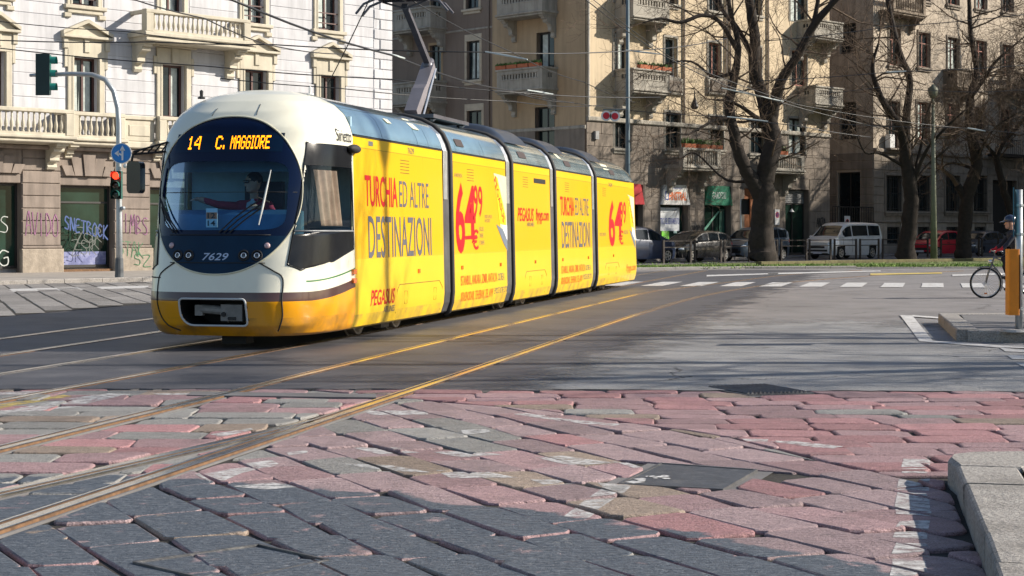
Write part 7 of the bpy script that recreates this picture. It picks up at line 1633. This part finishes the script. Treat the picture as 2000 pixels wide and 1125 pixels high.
# overhead wires with pale insulators
M_wire = mat('overhead_wire', (.02, .02, .022), .5); M_ins = mat('pale_insulator', (.45, .50, .50), .4)
def wire(pts, r, lab, ins=()):
    P = []
    for (a, b) in zip(pts, pts[1:]):
        A, B = Vector(at(*a)), Vector(at(*b))
        for k_ in range(6): t = k_ / 6; q = A.lerp(B, t); q.z -= .10 * sin(pi * t) * min(1, (B - A).length / 12); P.append(q)
    P.append(Vector(at(*pts[-1]))); o0 = P[0].copy(); t = thing('overhead_wire', lab, 'wire', tuple(o0), 0, 'overhead wires above the junction'); MB().tube([tuple(p - o0) for p in P], r, 5).obj('cable', M_wire, t, smooth=True)
    for a, b in ins: A, B = Vector(at(*a)) - o0, Vector(at(*b)) - o0; MB().tube([tuple(A), tuple(A.lerp(B, .5)), tuple(B)], [.02, .03, .018], 6).obj('insulator', M_ins, t)
wire([(430, -10, 24), (766, 108, 33), (994, 177, 48), (1120, 200, 62)], .020, 'thick dark wire running from top left down behind the pantograph', [((760, 106, 33), (790, 114, 34))])
wire([(240, -8, 34), (400, 36, 38), (520, 87, 42), (680, 106, 50)], .016, 'dark wire crossing the tall pedimented windows above the tram cab')
wire([(-20, 78, 46), (300, 82, 46), (530, 87, 46), (946, 102, 46), (1240, 99, 52), (1420, 75, 60)], .018, 'long level wire crossing both light and brown buildings', [((948, 101, 46), (1030, 116, 45))])
wire([(-20, 40, 46), (250, 62, 46), (500, 92, 46)], .014, 'thin wire sloping across the pale facade above the mast')
wire([(-20, 92, 44), (400, 129, 44), (766, 155, 44), (1000, 180, 46), (1290, 190, 52)], .016, 'wire passing just above the tram roof across the pale facade')
wire([(430, 153, 42), (658, 172, 42), (1000, 198, 46), (1180, 205, 60)], .014, 'lowest wire close over the tram roof')
wire([(790, -8, 36), (1000, 102, 44), (1140, 160, 55), (1240, 200, 62)], .014, 'thin wire sloping from the pantograph towards the blue pole')
wire([(1135, -8, 50), (1290, 105, 56), (1420, 168, 60), (1720, 250, 66)], .018, 'wire sloping down in front of the sunlit facade', [((1222, 98, 55), (1290, 106, 55)), ((1410, 172, 60), (1530, 198, 62))])
wire([(1150, -8, 50), (1310, 112, 56), (1560, 205, 62), (1900, 252, 70)], .014, 'second thin wire sloping down in front of the sunlit facade')
wire([(1230, 216, 60), (1420, 228, 60), (1560, 246, 60), (1700, 268, 62)], .016, 'wire leaving the blue pole to the right', [((1420, 228, 60), (1500, 237, 60))])
wire([(1000, 178, 52), (1226, 214, 60)], .013, 'short wire reaching the blue pole from the left', [((1030, 176, 52), (1080, 184, 53))])
wire([(1500, 80, 62), (1740, 52, 62), (2020, 26, 62)], .016, 'wire high over the right hand trees')
wire([(1480, 158, 62), (1745, 140, 62), (2020, 126, 62)], .016, 'wire across the middle of the right hand trees', [((1730, 141, 62), (1770, 139, 62))])
wire([(1590, 184, 64), (1720, 170, 64), (1900, 180, 64), (2020, 174, 64)], .012, 'thin wire through the right hand tree crowns')
wire([(1600, 240, 64), (1890, 250, 64), (2020, 262, 64)], .012, 'thin low wire through the right hand tree crowns', [((1890, 250, 64), (1925, 256, 64))])
wire([(640, 165, 30), (730, -20, 26)], .010, 'thin steep wire left of the pantograph')

# ------------------------------------------------------------------ people
M_skin = mat('skin', (.55, .31, .22), .55, var=.08); M_mar = mat('maroon_jacket', (.38, .025, .06), .8, var=.1); M_shirt = mat('pale_shirt', (.55, .62, .66), .8); M_hair = mat('dark_hair', (.012, .01, .009), .6); M_glass = mat('sunglasses', (.008, .008, .01), .1, coat=1)
M_jk = mat('dark_jacket', (.014, .018, .032), .75, var=.15); M_tr = mat('dark_trousers', (.012, .014, .024), .85); M_glv = mat('red_gloves', (.50, .012, .02), .7); M_shoe = mat('black_shoes', (.012, .012, .012), .4)
def head(mb, c, fwd, s=1.):
    c = Vector(c); f = Vector(fwd).normalized(); up = Vector((0, 0, 1)); rt = f.cross(up).normalized(); up = rt.cross(f)
    def L(a, b, d): return tuple(c + f * a * s + rt * b * s + up * d * s)
    n0 = len(mb.v); mb.ell((0, 0, 0), (.098, .078, .118), 18, 12); mb.v[n0:] = [L(x, y, z) for x, y, z in mb.v[n0:]]
    mb.cap(L(.045, 0, -.075), L(.06, 0, -.085), .052, .042, 10); mb.cap(L(.092, 0, .012), L(.115, 0, -.022), .011, .016, 8); mb.cap(L(.09, -.02, -.058), L(.09, .02, -.058), .011, .011, 6)
    for sg in (-1, 1): mb.cap(L(-.005, sg * .08, .015), L(-.005, sg * .083, -.025), .018, .013, 8); mb.cap(L(.085, sg * .015, .035), L(.078, sg * .048, .035), .012, .012, 6)
    return L
def hand(mb, w, d, n, s=1., curl=.5):      # wrist, finger direction, palm normal
    w = Vector(w); d = Vector(d).normalized(); n = Vector(n).normalized(); n = (n - d * n.dot(d)).normalized(); sd = d.cross(n)
    mb.cap(tuple(w), tuple(w + d * .05 * s), .024 * s, .03 * s); 
    for k_, (o, l) in enumerate(((-.030, .068), (-.010, .078), (.011, .073), (.030, .056))):
        a = w + d * .078 * s + sd * o * s; mb.cap(tuple(w + d * .03 * s + sd * o * .8 * s), tuple(a), .014 * s, .0105 * s, 8); b = a + (d * (1 - curl * .5) + n * curl * .6).normalized() * l * .5 * s; e = b + (d * (1 - curl) + n * curl).normalized() * l * .5 * s; mb.cap(tuple(a), tuple(b), .0105 * s, .0095 * s, 8); mb.cap(tuple(b), tuple(e), .0095 * s, .008 * s, 8)
    a = w + d * .02 * s - sd * .03 * s; b = a + (d * .6 - sd * .8 + n * .2).normalized() * .04 * s; e = b + (d * .8 - sd * .3 + n * .4).normalized() * .03 * s; mb.cap(tuple(a), tuple(b), .014 * s, .011 * s, 8); mb.cap(tuple(b), tuple(e), .011 * s, .009 * s, 8)
# driver
dr_ = thing('person', 'tram driver in a maroon jacket and dark glasses, one arm stretched out', 'person', tuple(tc - TD * .14 + Vector((0, 0, .09))), -TA); mb = MB()
mb.cap((0, -.36, 1.36), (.02, -.42, 1.60), .16, .17, 14); mb.cap((-.10, -.42, 1.64), (.14, -.42, 1.64), .11, .11, 12); mb.cap((-.17, -.43, 1.69), (.21, -.43, 1.69), .075, .075, 12); mb.cap((.02, -.43, 1.72), (.04, -.47, 1.84), .058, .055, 12)
mb.cap((-.18, -.44, 1.68), (-.36, -.68, 1.70), .062, .052, 12); mb.cap((-.36, -.68, 1.70), (-.50, -.90, 1.765), .050, .040, 12); hand(mb, (-.51, -.92, 1.77), (-.35, -.9, .0), (0, -.2, -1), 1.0, .35)
mb.cap((.22, -.44, 1.68), (.36, -.58, 1.56), .062, .052, 12); mb.cap((.36, -.58, 1.56), (.26, -.86, 1.66), .050, .038, 12); hand(mb, (.25, -.88, 1.67), (-.2, -1, .1), (-.6, 0, -.8), 1.0, .6)
mb.cap((-.10, -.36, 1.34), (-.13, -.80, 1.36), .085, .065, 12); mb.cap((.12, -.36, 1.34), (.14, -.80, 1.36), .085, .065, 12); mb.cap((-.13, -.80, 1.36), (-.13, -.84, 1.04), .06, .045, 10); mb.cap((.14, -.80, 1.36), (.14, -.84, 1.04), .06, .045, 10); mb.cap((-.13, -.84, 1.0), (-.13, -.97, .985), .04, .035); mb.cap((.14, -.84, 1.0), (.14, -.97, .985), .04, .035)
LH = head(mb, (.045, -.52, 1.985), (-.62, -.76, -.12), 1.06)
def pick(c):
    if c.z > 1.78 and c.x > -.2: return 1
    if c.x < -.46 or (c.x > .16 and c.y < -.84 and c.z > 1.5): return 1
    if (abs(c.x - .02) < .035 + (c.z - 1.6) * .25) and c.y < -.5 and c.z > 1.55: return 2
    return 0 if c.z > 1.42 else 3
remesh(mb, 'body', [M_mar, M_skin, M_shirt, M_tr], dr_, .011, 5, pick)
hm = MB(); hm.ell((0, 0, 0), (.106, .087, .10), 16, 10); hm.v = [LH(x - .022, y, max(z, -.045) + .032) for x, y, z in hm.v]; hm.obj('hair', M_hair, dr_, smooth=True)
gm = MB(); gm.cap(LH(.094, -.042, .022), LH(.100, -.016, .020), .021, .021, 10); gm.cap(LH(.100, .016, .020), LH(.094, .042, .022), .021, .021, 10); gm.tube([LH(.10, -.05, .028), LH(.04, -.085, .028), LH(-.02, -.085, .02)], .004, 5); gm.tube([LH(.10, .05, .028), LH(.04, .085, .028), LH(-.02, .085, .02)], .004, 5); gm.obj('sunglasses', M_glass, dr_, smooth=True)
# bicycle and cyclist
BX, BY = at(1925, 553, 35.7)[0], 35.7; M_frame = mat('bicycle_grey', (.20, .20, .20), .35, metal=.5)
bk = thing('bicycle', 'grey city bicycle ridden to the left across the zebra crossing', 'bicycle', (BX, BY, .0), radians(-3))
WR = .325
for wx, nm_ in ((0, 'front_wheel'), (1.06, 'rear_wheel')):
    w = MB().tube([(wx + cos(a) * WR, 0, WR + sin(a) * WR) for a in [2 * pi * k_ / 40 for k_ in range(40)]], .019, 6, closed=True).obj(nm_, M_tyre, bk, smooth=True)
    MB().tube([(wx + cos(a) * (WR - .026), 0, WR + sin(a) * (WR - .026)) for a in [2 * pi * k_ / 40 for k_ in range(40)]], .010, 5, closed=True).obj('rim', M_alu, w, smooth=True)
    sp2 = MB(); [sp2.tube([(wx, .02 * (-1) ** k_, WR), (wx + cos(2 * pi * k_ / 24) * (WR - .03), 0, WR + sin(2 * pi * k_ / 24) * (WR - .03))], .0022, 3) for k_ in range(24)]; sp2.obj('spokes', M_alu, w)
    MB().lathe([(.02, -.045), (.02, .045)], 10, (wx, 0, WR), 1).obj('hub', M_alu, w)
    MB().box(wx - .03, wx + .03, -.012, .012, .085, .115).obj('reflector', M_amb, w)
    g0, g1 = (20, 165) if wx == 0 else (0, 150); MB().tube([(wx + cos(radians(a)) * (WR + .035), 0, WR + sin(radians(a)) * (WR + .035)) for a in (range(-30, 130, 10) if wx == 0 else range(20, 200, 10))], .012, 5).obj('mudguard', M_frame, bk, smooth=True)
H1, H2, BBk, ST = (.135, 0, .74), (.20, 0, .93), (.52, 0, .29), (.70, 0, .86)
for sg in (-1, 1): MB().tube([(0, sg * .05, WR), (.06, sg * .05, .55), (.12, sg * .045, .70), (.135, 0, .745)], .011, 6).obj('fork_blade', M_frame, bk, smooth=True); MB().tube([(1.06, sg * .05, WR), BBk], .010, 6).obj('chain_stay', M_frame, bk); MB().tube([(1.06, sg * .05, WR), (.69, sg * .02, .80)], .009, 6).obj('seat_stay', M_frame, bk)
for nm_, a, b, r in (('head_tube', H1, H2, .018), ('down_tube', H1, BBk, .018), ('seat_tube', BBk, ST, .016), ('top_tube', (.19, 0, .88), (.655, 0, .70), .016), ('stem', H2, (.185, 0, 1.02), .012), ('seat_post', ST, (.715, 0, .93), .012)): MB().tube([a, b], r, 8).obj(nm_, M_frame, bk, smooth=True)
MB().tube([(.30, -.28, 1.02), (.24, -.27, 1.03), (.15, -.18, 1.03), (.18, 0, 1.02), (.15, .18, 1.03), (.24, .27, 1.03), (.30, .28, 1.02)], .011, 6).obj('handlebar', M_chr, bk, smooth=True)
MB().prism([(.57, .04), (.62, .02), (.88, .09), (.92, .0), (.88, -.09), (.62, -.02), (.57, -.04)], 2, .93, .985).obj('saddle', M_rub, bk)
MB().lathe([(.10, -.06), (.10, -.055), (.03, -.055)], 20, (.52, 0, .29), 1).obj('chainring', M_alu, bk); MB().tube([(.52, -.07, .29), (.47, -.07, .43)], .010, 5).obj('crank', M_alu, bk); MB().tube([(.52, .07, .29), (.57, .07, .15)], .010, 5).obj('crank', M_alu, bk)
MB().box(.42, .52, -.18, -.08, .42, .445).obj('pedal', M_rub, bk); MB().box(.52, .62, .08, .18, .14, .165).obj('pedal', M_rub, bk)
MB().ell((.10, 0, .80), (.05, .04, .04), 10, 6).obj('headlamp', M_chr, bk, smooth=True); MB().box(.85, 1.25, -.07, .07, .74, .755).obj('luggage_rack', M_frame, bk)
cy = thing('person', 'cyclist in dark clothes and helmet with red gloves, partly behind the grey post', 'person', (BX, BY, 0), radians(-3)); mb = MB()
mb.cap((.73, 0, 1.02), (.66, 0, 1.22), .155, .15, 14); mb.cap((.66, 0, 1.20), (.58, 0, 1.36), .15, .13, 14); mb.cap((.58, -.15, 1.40), (.58, .15, 1.40), .075, .075, 12); mb.cap((.57, 0, 1.42), (.55, 0, 1.53), .056, .055, 10)
for sg in (-1, 1):
    mb.cap((.58, sg * .19, 1.39), (.40, sg * .25, 1.17), .058, .048, 12); mb.cap((.40, sg * .25, 1.17), (.27, sg * .27, 1.06), .047, .036, 12); hand(mb, (.265, sg * .27, 1.055), (-1, 0, -.1), (0, 0, -1), 1.05, .8)
    kx, kz, ax_, az = (.36, .86, .49, .50) if sg < 0 else (.44, .68, .60, .24)
    mb.cap((.72, sg * .09, .98), (kx, sg * .11, kz), .088, .062, 12); mb.cap((kx, sg * .11, kz), (ax_, sg * .11, az), .060, .042, 12); mb.cap((ax_ + .03, sg * .12, az - .035), (ax_ - .15, sg * .13, az - .055), .042, .034, 10)
LH = head(mb, (.52, 0, 1.635), (-1, -.10, -.08), 1.05)
def pick2(c):
    if c.z > 1.49: return 1
    if c.x < .30 and c.z > .95: return 2
    if c.z < 1.0 and not (c.x > .6 and c.z > .93):
        if c.z < .26 or (c.y < 0 and c.z < .50 and c.x < .54): return 4
        return 3
    return 0
remesh(mb, 'body', [M_jk, M_skin, M_glv, M_tr, M_shoe], cy, .013, 4, pick2)
hm = MB(); hm.ell((0, 0, 0), (.135, .105, .115), 18, 12); hm.v = [LH(x - .015, y, max(z, -.03) + .055) for x, y, z in hm.v]; n0 = len(hm.v); hm.ell((0, 0, 0), (.07, .085, .012), 14, 6); hm.v[n0:] = [LH(x + .14, y, z + .042 - x * .2) for x, y, z in hm.v[n0:]]; hm.obj('helmet', mat('helmet_navy', (.015, .025, .06), .3, coat=.6), cy, smooth=True)
sm_ = MB(); [sm_.tube([LH(.03, sg * .085, .02), LH(.03, sg * .06, -.10), LH(.045, 0, -.135)], .006, 4) for sg in (-1, 1)]; sm_.obj('chin_strap', M_dark, cy)
